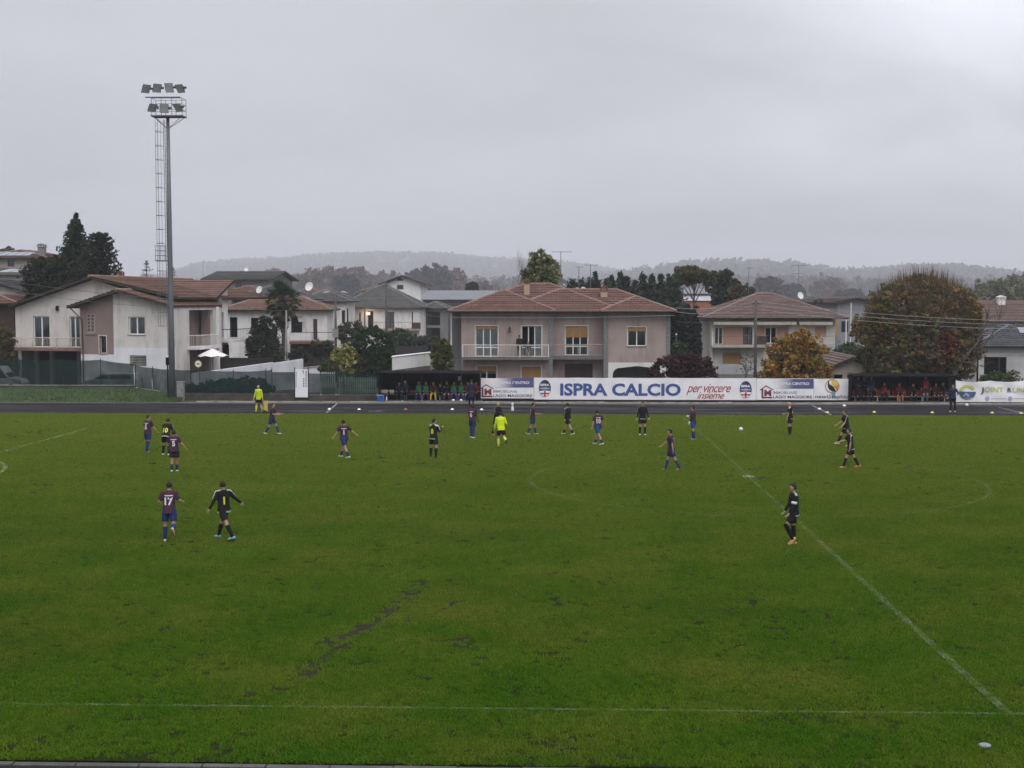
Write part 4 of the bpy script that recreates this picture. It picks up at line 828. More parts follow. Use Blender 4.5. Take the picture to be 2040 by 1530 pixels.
pl('player in black with cyan boots striding left beside number 17', 447, 1074, 248, dict(lean=2, legL=(-24, 8, 4), legR=(24, 6, 4), footL=-14, armL=(-10, 24, 12, -4), armR=(16, 40, 16, -4), twist=-46, turn=10), KB('1', under=LU, boots=(.12, .36, .42)), h=1.82, group=GB)
pl('player in maroon with white number 5 and dark shorts, seen from behind', 348, 940, 186, dict(lean=4, legL=(-8, 12, 0), legR=(8, 5, 0), footL=-8, armL=(10, 10, 30, 12), armR=(-14, 34, 12, -6), sidelean=2), KA('5', shorts=(.018, .018, .03), socks=(.03, .035, .06), sock_top=.45, under=None), h=1.76, group=GA, skin='mid')
pl('player in black with yellow number 10 leaning forward at the left', 331, 907, 172, dict(lean=24, legL=(16, 22, 8), legR=(-10, 12, 12), armL=(18, 12, 24, 0), armR=(14, 16, 26, 0), nod=12), KB('10', boots=(.5, .5, .48)), h=1.78, group=GB)
pl('player in maroon with blue leggings looking right, leftmost on the pitch', 295, 902, 150, dict(lean=4, legL=(6, 6, 1), legR=(-8, 14, 1), footR=-10, armL=(-8, 6, 22, 0), armR=(20, 12, 24, 4), turn=-28), KA('5', socks=(.016, .03, .125), sock_top=-.12, boots=(.10, .10, .11)), h=1.8, group=GA, hair='brown')
pl('player in maroon walking right with hands together near the linesman', 542, 865, 80, dict(lean=6, legL=(28, 10, 2), legR=(-14, 22, 2), footR=-18, armL=(26, 6, 62, 14), armR=(20, 6, 66, 14), turn=0), KA(None, boots=(.55, .55, .55)), h=1.74, group=GA, hair='brown')
pl('player in maroon with spread arms and white number seen from behind, left of centre', 686, 912, 240, dict(lean=2, legL=(-20, 8, 3), legR=(22, 4, 4), footL=-10, armL=(-6, 30, 10, -2), armR=(10, 44, 14, -4), twist=-52), KA('1', sock_top=.5), h=1.8, group=GA)
pl('player in black with yellow number 8 facing right', 864, 912, 150, dict(lean=4, legL=(6, 4, 10), legR=(-4, 8, 10), armL=(8, 8, 16, 2), armR=(18, 16, 112, 20), turn=-35), KB('8', under=LU), h=1.8, group=GB)
pl('player in maroon with dark skin standing by the standing coach', 941, 873, 150, dict(lean=2, legL=(6, 4, 2), legR=(-4, 8, 2), armL=(4, 8, 14, 0), armR=(4, 10, 14, 0), turn=0), KA('6', socks=(.02, .035, .14), sock_top=-.1, under=None), h=1.8, group=GA, skin='dark', hair='black')
pl('bald headed player in black half hidden behind the referee', 990, 868, 52, dict(lean=6, legL=(14, 10, 2), legR=(-10, 10, 2), footR=-10, armL=(12, 8, 30, 4), armR=(10, 8, 26, 4), turn=-40), KB(None, under=LU, boots=(.40, .12, .06)), h=1.82, group=GB, bald=1)
pl('referee in bright yellow shirt and socks seen from behind', 998, 893, 195, dict(lean=12, legL=(4, 8, 3), legR=(-20, 56, 4), footR=-58, armL=(4, 12, 10, 0), armR=(-10, 22, 60, 10), twist=-8, turn=20), dict(shirt=NEON, shorts=BLK, socks=(.50, .60, .05), boots=BLK, sleeve='long', num=None), h=1.8)
rf = bpy.data.objects
pl('player in maroon with curly hair walking right, hand out', 1061, 866, 100, dict(lean=2, legL=(16, 6, 3), legR=(-14, 14, 3), footR=-14, armL=(-10, 8, 12, 0), armR=(18, 14, 70, 0), turn=-4), KA('7', sock_top=.3, boots=(.3, .42, .2)), h=1.74, group=GA, skin='mid')
pl('player in black walking left with pale green boots right of the referee', 1131, 866, 246, dict(lean=0, twist=-20, legL=(-22, 6, 3), legR=(22, 4, 3), footL=-16, armL=(-10, 8, 14, 0), armR=(14, 10, 34, 0), turn=-20), KB(None, under=LU, boots=(.45, .55, .35), sock_top=.55), h=1.76, group=GB)
pl('player in maroon with white number 10 walking away left', 1191, 886, 236, dict(lean=2, twist=-36, legL=(-18, 8, 2), legR=(18, 6, 2), footL=-12, armL=(-6, 12, 10, 0), armR=(10, 32, 20, 0), turn=-20), KA('10', shorts=(.016, .055, .20), sock_top=.6), h=1.78, group=GA)
pl('player in black facing the stand with white boots', 1280, 867, 4, dict(lean=2, legL=(6, 10, 3), legR=(0, 6, 4), armL=(2, 14, 12, 0), armR=(2, 14, 12, 0), turn=0), KB(None, under=LU, boots=(.62, .62, .62)), h=1.8, group=GB)
pl('player in maroon and dark blue shorts walking left in the middle', 1337, 938, -96, dict(lean=4, legL=(-22, 8, 3), legR=(18, 4, 3), footL=-16, armL=(-16, 8, 8, 0), armR=(36, 10, 14, 0), nod=6), KA('2', shorts=(.016, .028, .09), socks=(.03, .038, .12), boots=(.22, .05, .05)), h=1.8, group=GA)
pl('player in maroon with black undershirt and white gloves by the halfway line', 1381, 876, -118, dict(lean=3, legL=(-8, 4, 6), legR=(10, 8, 6), armL=(-6, 10, 30, 0), armR=(14, 10, 78, 4), turn=12), KA(None, under=LU, gloves=(.6, .6, .6), shorts=(.016, .055, .21), boots=(.2, .2, .2)), h=1.76, group=GA)
pl('fair haired player in black standing right of the ball', 1574, 866, -115, dict(lean=3, legL=(2, 4, 8), legR=(4, 4, 8), armL=(4, 8, 8, 0), armR=(20, 10, 52, 0), turn=10), KB('4'), h=1.76, group=GB, hair='fair', bald=1)
pl('player in black striding left with pale boots, farther of the two at the right', 1686, 889, -86, dict(lean=8, legL=(-4, 6, 2), legR=(30, 6, 2), footR=4, armL=(14, 8, 30, 0), armR=(22, 8, 34, 0), nod=4), KB(None, boots=(.50, .48, .36)), h=1.82, group=GB, hair='brown')
pl('player in black with orange boots striding left at the right', 1694, 932, -92, dict(lean=6, legL=(26, 8, 3), legR=(-22, 8, 3), footR=-12, armL=(-2, 10, 12, 0), armR=(34, 10, 40, 0), nod=8), KB('3', boots=(.62, .16, .06), sole=(.55, .10, .03)), h=1.78, group=GB, bald=.2)
pl('captain in black with white armband and gold boots at the right of the pitch', 1581, 1086, -84, dict(lean=2, legL=(36, 62, 2), footL=-46, legR=(-2, 2, 2), armL=(10, 6, 24, 0), armR=(10, 6, 22, 0), turn=-4), KB(None, under=LU, armband=(.6, .62, .72), armside='L', boots=(.52, .30, .10), sole=(.30, .12, .04), socks=(.008, .008, .009), sock_top=-.15, yoke=(.35, .35, .37)), h=1.83, group=GB)
# linesman with a flag
lo, li = pl('linesman in bright yellow shirt and socks holding a yellow flag', 516, 822, -22, dict(lean=3, legL=(-8, 8, 3), legR=(12, 6, 3), footL=-8, armL=(-2, 14, 6, 0), armR=(4, 14, 10, 0), turn=-8), dict(shirt=NEON, shorts=BLK, socks=(.50, .60, .05), boots=BLK, sleeve='long'), h=1.78, bald=1)
def flag(o, inf):
    wj = inf['arms']['L'][2] * inf['S'] + Vector((0, 0, -.09)); t = thing('linesman_flag', 'yellow flag on a short stick in the linesman hand', 'flag', lo.matrix_basis @ wj, lo.rotation_euler.z)
    MB().tube([(0, 0, .06), (.10, .02, -.62)], .012, 6).build('stick', BLACK, t)
    vs = [(.012 + .012 * i / 8 + (.40 * j / 8), .02 + .05 * math.sin(j * 1.1 + i * .4) * j / 8, -.08 - .56 * i / 8 + .12 * j / 8 * (1 - i / 8) - .10 * j / 8) for i in range(9) for j in range(9)]
    MB().add(vs, [(i * 9 + j, i * 9 + j + 1, (i + 1) * 9 + j + 1, (i + 1) * 9 + j) for i in range(8) for j in range(8)]).build('cloth', mat('flag_yellow', (.55, .42, .09), .8, .12, 4), t, smooth=True, fix=False)
flag(lo, li)
# ---------------------------------------------------------------- staff and substitutes
NV = (.016, .020, .040); GRN = (.035, .20, .075); RD = (.24, .024, .024); PUR = (.05, .035, .16)
def coat(**k): d = dict(shirt=NV, coat=1, sleeve='long', trousers=(.013, .014, .02), boots=(.03, .03, .03)); d.update(k); return d
pl('coach in long navy coat standing at the right end of the left dugout, back turned', 939, 809, 176, dict(lean=2, legL=(2, 4, 4), legR=(0, 4, 4), armL=(4, 16, 18, 6), armR=(4, 16, 18, 6)), coat(scarf=(.06, .02, .02)), h=1.78, hair='brown', skin='mid', vox=.022)
pl('coach in navy tracksuit walking at the right dugout, hand on hip', 1898, 821, -30, dict(lean=2, legL=(-4, 6, 3), legR=(6, 6, 3), armL=(-4, 34, 70, 40), armR=(4, 14, 14, 0), turn=-10), dict(shirt=(.022, .028, .06), sleeve='long', trousers=(.012, .012, .016), boots=(.5, .48, .46)), h=1.8, vox=.022)
SIT = dict(legL=(82, 84, 8), legR=(82, 84, 8), armL=(24, 8, 46, 14), armR=(24, 8, 46, 14), lean=4)
def sit(label, px, kit, grp, y=94.72, z=.115, seat=.46, **kw):
    p = dict(SIT); p.update(kw.pop('pose', {})); p['seatz'] = seat; f = kw.pop('face', 0)
    return person(label, (ax(px, y), y, z), f, p, kit, group=grp, vox=.024, seated=True, h=kw.pop('h', 1.75), **kw)
G1_, G2_ = 'people on the left bench', 'people in the right dugout'
sit('man in navy coat and white cap on the left bench', 807.5, coat(coat=0, cap=(.62, .62, .62), boots=(.6, .6, .6)), G1_, pose=dict(legL=(76, 60, 4), legR=(84, 84, 8), lean=12), h=1.84)
sit('man all in black on the bench left of the white cap', 795.5, coat(coat=0, shirt=(.014, .018, .026)), G1_, pose=dict(lean=16, nod=10))
BIBG = lambda **k: dict(dict(shirt=(.014, .014, .022), bib=GRN, sleeve='long', shorts=(.02, .02, .06), socks=PUR, boots=(.4, .4, .42), sock_top=-.05), **k)
sit('leftmost substitute in green bib on the left bench', 834.5, BIBG(), G1_, h=1.8); sit('second substitute in green bib, dark collar, left bench', 848.5, BIBG(shorts=(.10, .05, .06), socks=(.04, .035, .10)), G1_, hair='brown')
sit('substitute in maroon jacket and yellow trousers on the left bench', 863.5, dict(shirt=(.06, .024, .022), sleeve='long', trousers=(.50, .36, .03), boots=(.02, .02, .02)), G1_, pose=dict(lean=14))
sit('small figure in black next to the yellow trousers', 877, dict(shirt=(.013, .012, .016), sleeve='long', trousers=(.012, .012, .016), boots=(.5, .5, .5)), G1_, h=1.62, pose=dict(lean=24, nod=10))
sit('substitute in dark jacket with bare knees on the left bench', 890, dict(shirt=(.018, .018, .026), sleeve='long', shorts=(.02, .02, .03), socks=(.06, .03, .05), boots=(.3, .08, .05)), G1_, pose=dict(armL=(50, 10, 60, 30), armR=(50, 10, 60, 30)), h=1.8)
sit('third substitute in green bib on the left bench', 904.5, BIBG(shorts=PUR, socks=PUR), G1_, h=1.78); sit('rightmost substitute in green bib with bare knees', 919, BIBG(socks=PUR, sock_top=.12), G1_, hair='brown')
sit('substitute in dark red top half behind the navy coat coach', 932, dict(shirt=(.10, .03, .03), sleeve='long', shorts=(.02, .02, .03), socks=PUR, boots=(.3, .3, .3)), G1_); sit('substitute in bright red top at the right end of the left bench', 949, dict(shirt=RD, sleeve='long', trousers=(.014, .014, .02), boots=(.02, .02, .02)), G1_)
def std(label, px, kit, y=94.35, **kw): return person(label, (ax(px, y), y, .115), kw.pop('face', 0), dict(dict(legL=(2, 4, 4), legR=(2, 4, 4), armL=(14, 8, 70, 40), armR=(14, 8, 70, 40), lean=1), **kw.pop('pose', {})), kit, group=G2_, vox=.024, h=kw.pop('h', 1.74), **kw)
std('grey haired man with arms folded, first standing in the right dugout', 1710.5, coat(coat=0, shirt=(.018, .02, .032)), hair='grey'); std('man in navy standing second in the right dugout', 1722.5, coat(coat=0, shirt=(.02, .022, .045)), y=94.75); std('man in navy jacket standing third in the right dugout', 1737, coat(coat=0, shirt=(.018, .024, .05)), pose=dict(armL=(0, 10, 20, 6), armR=(0, 10, 20, 6)), bald=1)
RB = lambda **k: dict(dict(shirt=(.016, .013, .016), bib=RD, sleeve='long', shorts=(.02, .016, .018), socks=(.02, .016, .02), boots=(.02, .02, .02)), **k)
sit('substitute slumped in a red bib, leftmost sitting in the right dugout', 1763, RB(trousers=(.015, .014, .016)), G2_, pose=dict(lean=-6, armL=(34, 8, 60, 30)), face=-10); sit('substitute in red with orange socks in the right dugout', 1792, RB(bib=None, shirt=(.11, .02, .022), socks=(.5, .16, .05)), G2_, pose=dict(lean=12))
sit('substitute in black hunched between empty red seats', 1819, RB(bib=None), G2_, pose=dict(lean=22, nod=6)); std('tall substitute in red bib standing in the right dugout', 1845.5, RB(socks=(.05, .12, .14)), y=94.3, pose=dict(armL=(0, 14, 16, 0), armR=(0, 14, 16, 0)), h=1.84)
sit('substitute in dark red jacket, second from the right in the right dugout', 1864.5, RB(bib=None, shirt=(.07, .02, .025)), G2_, pose=dict(lean=14)); sit('rightmost substitute in black in the right dugout', 1879, RB(bib=None, shirt=(.013, .014, .016)), G2_, h=1.8, pose=dict(lean=8))
# ================================================================ houses
def tile_mat(name, c1, c2, lichen=None, wu=.26, wv=.42, rough=.75, lf=.35):
    m = bpy.data.materials.new(name); m.use_nodes = True; t = m.node_tree; L = t.links.new; b = t.nodes['Principled BSDF']; b.inputs['Roughness'].default_value = rough; b.inputs['Specular IOR Level'].default_value = .2
    uv = t.nodes.new('ShaderNodeUVMap'); mp = t.nodes.new('ShaderNodeMapping'); mp.inputs['Scale'].default_value = (1 / wu, 1 / wv, 1); L(uv.outputs[0], mp.inputs[0])
    fl = t.nodes.new('ShaderNodeVectorMath'); fl.operation = 'FLOOR'; L(mp.outputs[0], fl.inputs[0]); wn = t.nodes.new('ShaderNodeTexWhiteNoise'); wn.noise_dimensions = '2D'; L(fl.outputs[0], wn.inputs['Vector'])
    cr = t.nodes.new('ShaderNodeMix'); cr.data_type = 'RGBA'; cr.inputs[6].default_value = c1 + (1,); cr.inputs[7].default_value = c2 + (1,); wr_ = t.nodes.new('ShaderNodeMapRange'); wr_.inputs[3].default_value = .3; wr_.inputs[4].default_value = .7; L(wn.outputs[0], wr_.inputs[0]); L(wr_.outputs[0], cr.inputs[0]); o = cr.outputs[2]
    co = t.nodes.new('ShaderNodeTexCoord')
    def lay(o, sc_, lo, hi, f, c, det=7):
        n = t.nodes.new('ShaderNodeTexNoise'); n.inputs['Scale'].default_value = sc_; n.inputs['Detail'].default_value = det; n.inputs['Roughness'].default_value = .62; L(co.outputs['Object'], n.inputs['Vector'])
        r = t.nodes.new('ShaderNodeMapRange'); r.inputs[1].default_value = lo; r.inputs[2].default_value = hi; r.inputs[3].default_value = 0; r.inputs[4].default_value = f; L(n.outputs[0], r.inputs[0])
        x = t.nodes.new('ShaderNodeMix'); x.data_type = 'RGBA'; L(r.outputs[0], x.inputs[0]); L(o, x.inputs[6]); x.inputs[7].default_value = c + (1,); return x.outputs[2]
    fr = t.nodes.new('ShaderNodeVectorMath'); fr.operation = 'FRACTION'; L(mp.outputs[0], fr.inputs[0]); fs_ = t.nodes.new('ShaderNodeSeparateXYZ'); L(fr.outputs[0], fs_.inputs[0])
    rl = t.nodes.new('ShaderNodeMapRange'); rl.inputs[1].default_value = .12; rl.inputs[2].default_value = .34; rl.inputs[3].default_value = .85; rl.inputs[4].default_value = 0; L(fs_.outputs[1], rl.inputs[0])    # weathered pale lip of each tile
    xl_ = t.nodes.new('ShaderNodeMix'); xl_.data_type = 'RGBA'; L(rl.outputs[0], xl_.inputs[0]); L(o, xl_.inputs[6]); xl_.inputs[7].default_value = tuple(min(1, v * 1.6 + .075) for v in c2) + (1,); o = xl_.outputs[2]
    o = lay(o, .9, .42, .72, .5, tuple(v * .45 for v in c1))
    if lichen: o = lay(o, .45, .50, .66, lf, lichen)
    L(o, b.inputs['Base Color'])
    sp = t.nodes.new('ShaderNodeSeparateXYZ'); L(mp.outputs[0], sp.inputs[0]); ml = t.nodes.new('ShaderNodeMath'); ml.operation = 'MULTIPLY'; ml.inputs[1].default_value = 6.2832; L(sp.outputs[0], ml.inputs[0]); sn = t.nodes.new('ShaderNodeMath'); sn.operation = 'SINE'; L(ml.outputs[0], sn.inputs[0])
    bp = t.nodes.new('ShaderNodeBump'); bp.inputs['Strength'].default_value = .35; bp.inputs['Distance'].default_value = .05; L(sn.outputs[0], bp.inputs['Height']); L(bp.outputs[0], b.inputs['Normal']); return m
T_RED = tile_mat('tile_red', (.078, .032, .024), (.125, .060, .046), (.15, .125, .105))
T_OR = tile_mat('tile_orange', (.095, .044, .034), (.135, .072, .057), (.21, .15, .05), lf=.6)
T_BRN = tile_mat('tile_brown', (.075, .041, .034), (.120, .073, .063), (.12, .11, .10))
T_GRY = tile_mat('tile_grey', (.045, .043, .042), (.070, .068, .065), (.075, .075, .064))
T_SLT = tile_mat('tile_slate', (.036, .037, .042), (.055, .057, .063))
SOF = mat('eaves_wood', (.045, .035, .028), .85, .3, 2)
GUT = mat('gutter', (.06, .04, .035), .5, .15, 3)
def plaster(name, c, dirt=.25): return mat('plaster_' + name, c, .9, .09, .8, .15, 20, dirt=dirt, detail=8)
class RB(MB):
    """roof mesh builder with tile courses: each course overlaps the one below"""
    def __init__(s): super().__init__(); s.uv = []
    def plane(s, pts, d=.42, lift=.06):
        P = [Vector(p) for p in pts]; e = (P[1] - P[0]).normalized(); n = (P[1] - P[0]).cross(P[2] - P[0]).normalized()
        if n.z < 0: n = -n
        up = n.cross(e);  up = up if up.z > 0 else -up
        q = [((p - P[0]).dot(e), (p - P[0]).dot(up)) for p in P]; vmax = max(v for _, v in q); k = 0
        def clip(poly, v, keep_above):
            r = []
            for i in range(len(poly)):
                a, b = poly[i], poly[(i + 1) % len(poly)]; ia = (a[1] >= v) if keep_above else (a[1] <= v); ib = (b[1] >= v) if keep_above else (b[1] <= v)
                if ia: r.append(a)
                if ia != ib: t = (v - a[1]) / (b[1] - a[1]); r.append((a[0] + (b[0] - a[0]) * t, v))
            return r
        while k * d < vmax - .01:
            v0, v1 = k * d, min((k + 1) * d, vmax); c = clip(clip(q, v0 - 1e-6, True), v1 + 1e-6, False)
            if len(c) >= 3:
                b0 = len(s.v)
                for u, v in c: s.v.append(tuple(P[0] + e * u + up * v + n * (lift * (1 - (v - v0) / d)))); s.uv.append((u, v))
                s.f.append(tuple(range(b0, b0 + len(c))))
                lo = [x for x in c if abs(x[1] - v0) < 1e-4]
                if len(lo) >= 2:
                    ua, ub = min(x[0] for x in lo), max(x[0] for x in lo); b0 = len(s.v)
                    for u, h in ((ua, -.01), (ub, -.01), (ub, lift), (ua, lift)): s.v.append(tuple(P[0] + e * u + up * v0 + n * h)); s.uv.append((u, v0))
                    s.f.append((b0, b0 + 1, b0 + 2, b0 + 3))
            k += 1
        return s
def capline(root, lines, m, r=.11, name='ridge_cap'):
    b = MB()
    for a, c in lines:
        a, c = Vector(a), Vector(c); n = max(1, int((c - a).length / .42))
        for i in range(n): p, q = a.lerp(c, i / n), a.lerp(c, (i + 1.08) / n); b.tube([p + Vector((0, 0, .015)), q + Vector((0, 0, .03))], [r, r * .85], 7)
    return b.build(name, m, root)
def hip(root, x0, x1, y0, y1, z, pt, m, capm=None, course=.42, soff=True, eaves=.14):
    b = RB(); W_, D_ = x1 - x0, y1 - y0
    if W_ >= D_: h = D_ / 2 * pt; ra, rb_ = (x0 + D_ / 2, (y0 + y1) / 2, z + h), (x1 - D_ / 2, (y0 + y1) / 2, z + h)
    else: h = W_ / 2 * pt; ra, rb_ = ((x0 + x1) / 2, y0 + W_ / 2, z + h), ((x0 + x1) / 2, y1 - W_ / 2, z + h)
    A, B, C_, D2 = (x0, y0, z), (x1, y0, z), (x1, y1, z), (x0, y1, z)
    if W_ >= D_: pl_ = [(A, B, rb_, ra), (C_, D2, ra, rb_), (D2, A, ra), (B, C_, rb_)]; hips = [(A, ra), (D2, ra), (B, rb_), (C_, rb_), (ra, rb_)]
    else: pl_ = [(A, B, ra), (C_, D2, rb_), (D2, A, ra, rb_), (B, C_, rb_, ra)]; hips = [(A, ra), (B, ra), (D2, rb_), (C_, rb_), (ra, rb_)]
    for p in pl_:
        if (Vector(p[-1]) - Vector(p[-2])).length < .05: p = p[:-1]
        b.plane(p, course)
    o = b.build('roof', m, root, fix=False); capline(o, [l for l in hips if (Vector(l[0]) - Vector(l[1])).length > .1], capm or m)
    if soff: MB().box(x0 + .06, x1 - .06, y0 + .06, y1 - .06, z - eaves, z - .012).build('eaves', SOF, o)
    return o, z + h
def gable(root, x0, x1, y0, y1, z, zr, m, axis='y', xr=None, course=.42, th=.16, capm=None):
    """ridge along local y (gables front and back) or along x"""
    b = RB()
    if axis == 'y':
        xr = (x0 + x1) / 2 if xr is None else xr; ra, rb_ = (xr, y0, zr), (xr, y1, zr)
        zl, zr_ = (z, z) if not isinstance(z, tuple) else z
        b.plane([(x0, y1, zl), (x0, y0, zl), ra, rb_], course).plane([(x1, y0, zr_), (x1, y1, zr_), rb_, ra], course); prof = [(x0, zl - .02), (xr, zr - .03), (x1, zr_ - .02), (x1, zr_ - .02 - th), (xr, zr - .03 - th), (x0, zl - .02 - th)]
        o = b.build('roof', m, root, fix=False); MB().prism(prof, y0 + .01, y1 - .01, 'y').build('eaves', SOF, o)
    else:
        yr = (y0 + y1) / 2 if xr is None else xr; ra, rb_ = (x0, yr, zr), (x1, yr, zr); zl, zr_ = (z, z) if not isinstance(z, tuple) else z
        b.plane([(x0, y0, zl), (x1, y0, zl), rb_, ra], course).plane([(x1, y1, zr_), (x0, y1, zr_), ra, rb_], course); prof = [(y0, zl - .02), (yr, zr - .03), (y1, zr_ - .02), (y1, zr_ - .02 - th), (yr, zr - .03 - th), (y0, zl - .02 - th)]
        o = b.build('roof', m, root, fix=False); MB().prism(prof, x0 + .01, x1 - .01, 'x').build('eaves', SOF, o)
    capline(o, [(ra, rb_)], capm or m); return o
def glass_mat():
    m = bpy.data.materials.new('window_glass'); m.use_nodes = True; t = m.node_tree; t.nodes.clear(); L = t.links.new
    tr = t.nodes.new('ShaderNodeBsdfTransparent'); tr.inputs[0].default_value = (.84, .87, .88, 1); gl = t.nodes.new('ShaderNodeBsdfGlossy'); gl.inputs['Roughness'].default_value = .06; gl.inputs[0].default_value = (.8, .85, .9, 1)
    fr = t.nodes.new('ShaderNodeFresnel'); fr.inputs[0].default_value = 1.5; ms = t.nodes.new('ShaderNodeMixShader'); L(fr.outputs[0], ms.inputs[0]); L(tr.outputs[0], ms.inputs[1]); L(gl.outputs[0], ms.inputs[2]); ou = t.nodes.new('ShaderNodeOutputMaterial'); L(ms.outputs[0], ou.inputs[0]); return m
GLASS = glass_mat()
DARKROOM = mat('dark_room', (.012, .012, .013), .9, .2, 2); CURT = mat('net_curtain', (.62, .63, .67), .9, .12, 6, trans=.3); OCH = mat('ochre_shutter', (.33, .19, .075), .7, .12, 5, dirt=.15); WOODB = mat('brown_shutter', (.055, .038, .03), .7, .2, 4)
class House:
    """a building with a local frame: x along its front, y away from the stand"""
    def __init__(s, name, label, loc, rz=0.0, cat='house', group='houses behind the pitch'):
        s.o = thing(name, label, cat, loc, rz, group); s.loc, s.rz = loc, rz; s.c, s.s = math.cos(rz), math.sin(rz)
    def hit(s, px, py, w=0.0):
        X, Y, u = ray(px, py); ox, oy = -s.loc[0], -s.loc[1]; ox, oy = ox * s.c + oy * s.s, -ox * s.s + oy * s.c; dx, dy = X * s.c + Y * s.s, -X * s.s + Y * s.c; t = (w - oy) / dy; return ox + t * dx, CH + t * u
    def x(s, px, w=0.0): return s.hit(px, 650, w)[0]
    def z(s, py, w=0.0, px=None): return s.hit(px if px is not None else 1020, py, w)[1]
    def box(s, name, m, *a, parent=None): return MB().box(*a).build(name, m, parent or s.o)
    def wall(s, p0, p1, z0, z1, m, ops=(), th=.3, name='wall', par=None):
        """openings (u0, u1, v0, v1) are really left open"""
        dx, dy = p1[0] - p0[0], p1[1] - p0[1]; L_ = math.hypot(dx, dy); a = math.atan2(dy, dx); us = sorted({0, L_} | {min(max(q, 0), L_) for o_ in ops for q in o_[:2]}); b = MB()
        for u0, u1 in zip(us, us[1:]):
            if u1 - u0 < 1e-4: continue
            um = (u0 + u1) / 2; cut = sorted([(o_[2], o_[3]) for o_ in ops if o_[0] < um < o_[1]]); v = z0
            for c0, c1 in cut + [(z1, z1)]:
                if c0 - v > 1e-3: b.box(u0, u1, 0, th, v, min(c0, z1))
                v = max(v, c1)
        w = b.build(name, m, par or s.o); w.location = (p0[0], p0[1], 0); w.rotation_euler = (0, 0, a); return w
    def win(s, p0, p1, u0, u1, v0, v1, n=2, shut=0.0, shutm=None, curtain=0.0, transom=None, fm=None, sill=True, surround=None, depth=.12, fw=.055, name='window', skip=(), closed=None, curtm=None):
        dx, dy = p1[0] - p0[0], p1[1] - p0[1]; a = math.atan2(dy, dx); fm = fm or WHITE; W_, H_ = u1 - u0, v1 - v0; b = MB()
        y0, y1 = depth, depth + .06; b.box(0, fw, y0, y1, 0, H_); b.box(W_ - fw, W_, y0, y1, 0, H_); b.box(fw, W_ - fw, y0, y1, 0, fw); b.box(fw, W_ - fw, y0, y1, H_ - fw, H_)
        lw = (W_ - 2 * fw) / n
        for i in range(1, n): b.box(fw + lw * i - fw * .75, fw + lw * i + fw * .75, y0, y1 + .002, fw, H_ - fw)
        if transom: b.box(fw, W_ - fw, y0 - .004, y1 + .004, transom - fw * .8, transom + fw * .8)
        w = b.build(name, fm, s.o); w.location = (p0[0] + math.cos(a) * u0, p0[1] + math.sin(a) * u0, v0); w.rotation_euler = (0, 0, a)
        zt = H_ - fw - shut * (H_ - 2 * fw)
        for i in range(n):
            if i in skip: continue
            q = MB(); xa, xb = fw + lw * i + .01, fw + lw * (i + 1) - .01; q.box(xa, xb, y0 + .022, y0 + .034, fw, zt); q.build('pane', GLASS, w)
            if curtain:
                cv = MB(); nn = 14; vs = [(xa + (xb - xa) * k / nn, y1 + .09 + .025 * math.sin(k * 2.2), z_) for k in range(nn + 1) for z_ in (fw + (1 - curtain) * (H_ - 2 * fw), zt)]; cv.add(vs, [(2 * k, 2 * k + 2, 2 * k + 3, 2 * k + 1) for k in range(nn)]).build('curtain', curtm or CURT, w, smooth=True, fix=False)
        if shut:
            q = MB(); k = 0; z_ = zt
            while z_ < H_ - fw - .02: q.box(fw * .6, W_ - fw * .6, y0 - .05, y0 - .03 + .008 * (k % 2), z_, min(z_ + .05, H_ - fw)); z_ += .055; k += 1
            q.build('roller_shutter', shutm or OCH, w)
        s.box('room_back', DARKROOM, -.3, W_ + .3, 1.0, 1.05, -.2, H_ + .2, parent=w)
        if sill: s.box('sill', CAP, -.07, W_ + .07, -.07, depth, -.055, -.002, parent=w)
        if surround:
            q = MB(); e = .07; q.box(-e, 0, -.025, .05, 0, H_ + e); q.box(W_, W_ + e, -.025, .05, 0, H_ + e); q.box(0, W_, -.025, .05, H_, H_ + e); q.build('surround', surround, w)
        return w
    def rail(s, pts, z0, h, m, step=.12, bal=.016, post=None, name='railing', curve=0.0, mid=False):
        b = MB(); tp = [(p[0], p[1], z0 + h) for p in pts]
        for a, c in zip(pts, pts[1:]): b.bar((a[0], a[1], z0 + h), (c[0], c[1], z0 + h), .05); b.bar((a[0], a[1], z0 + .08), (c[0], c[1], z0 + .08), .03)
        r = b.build(name, m, s.o); q = MB()
        for a, c in zip(pts, pts[1:]):
            L_ = math.hypot(c[0] - a[0], c[1] - a[1]); n = max(1, int(L_ / step)); nx, ny = (c[1] - a[1]) / L_, -(c[0] - a[0]) / L_
            for i in range(1, n):
                t = i / n; x, y = a[0] + (c[0] - a[0]) * t, a[1] + (c[1] - a[1]) * t
                if curve: q.tube([(x + nx * 0, y + ny * 0, z0 + .08), (x + nx * curve, y + ny * curve, z0 + h * .35), (x + nx * curve * .3, y + ny * curve * .3, z0 + h * .75), (x, y, z0 + h)], bal, 4, cap=False)
                else: q.tube([(x, y, z0 + .08), (x, y, z0 + h)], bal, 4, cap=False)
        if step < 5: tag(q.build('baluster', m, r), kind='stuff')
        for x, y in (post or []): s.box('rail_post', m, x - .035, x + .035, y - .035, y + .035, z0 - .22, z0 + h + .03, parent=r)
        return r
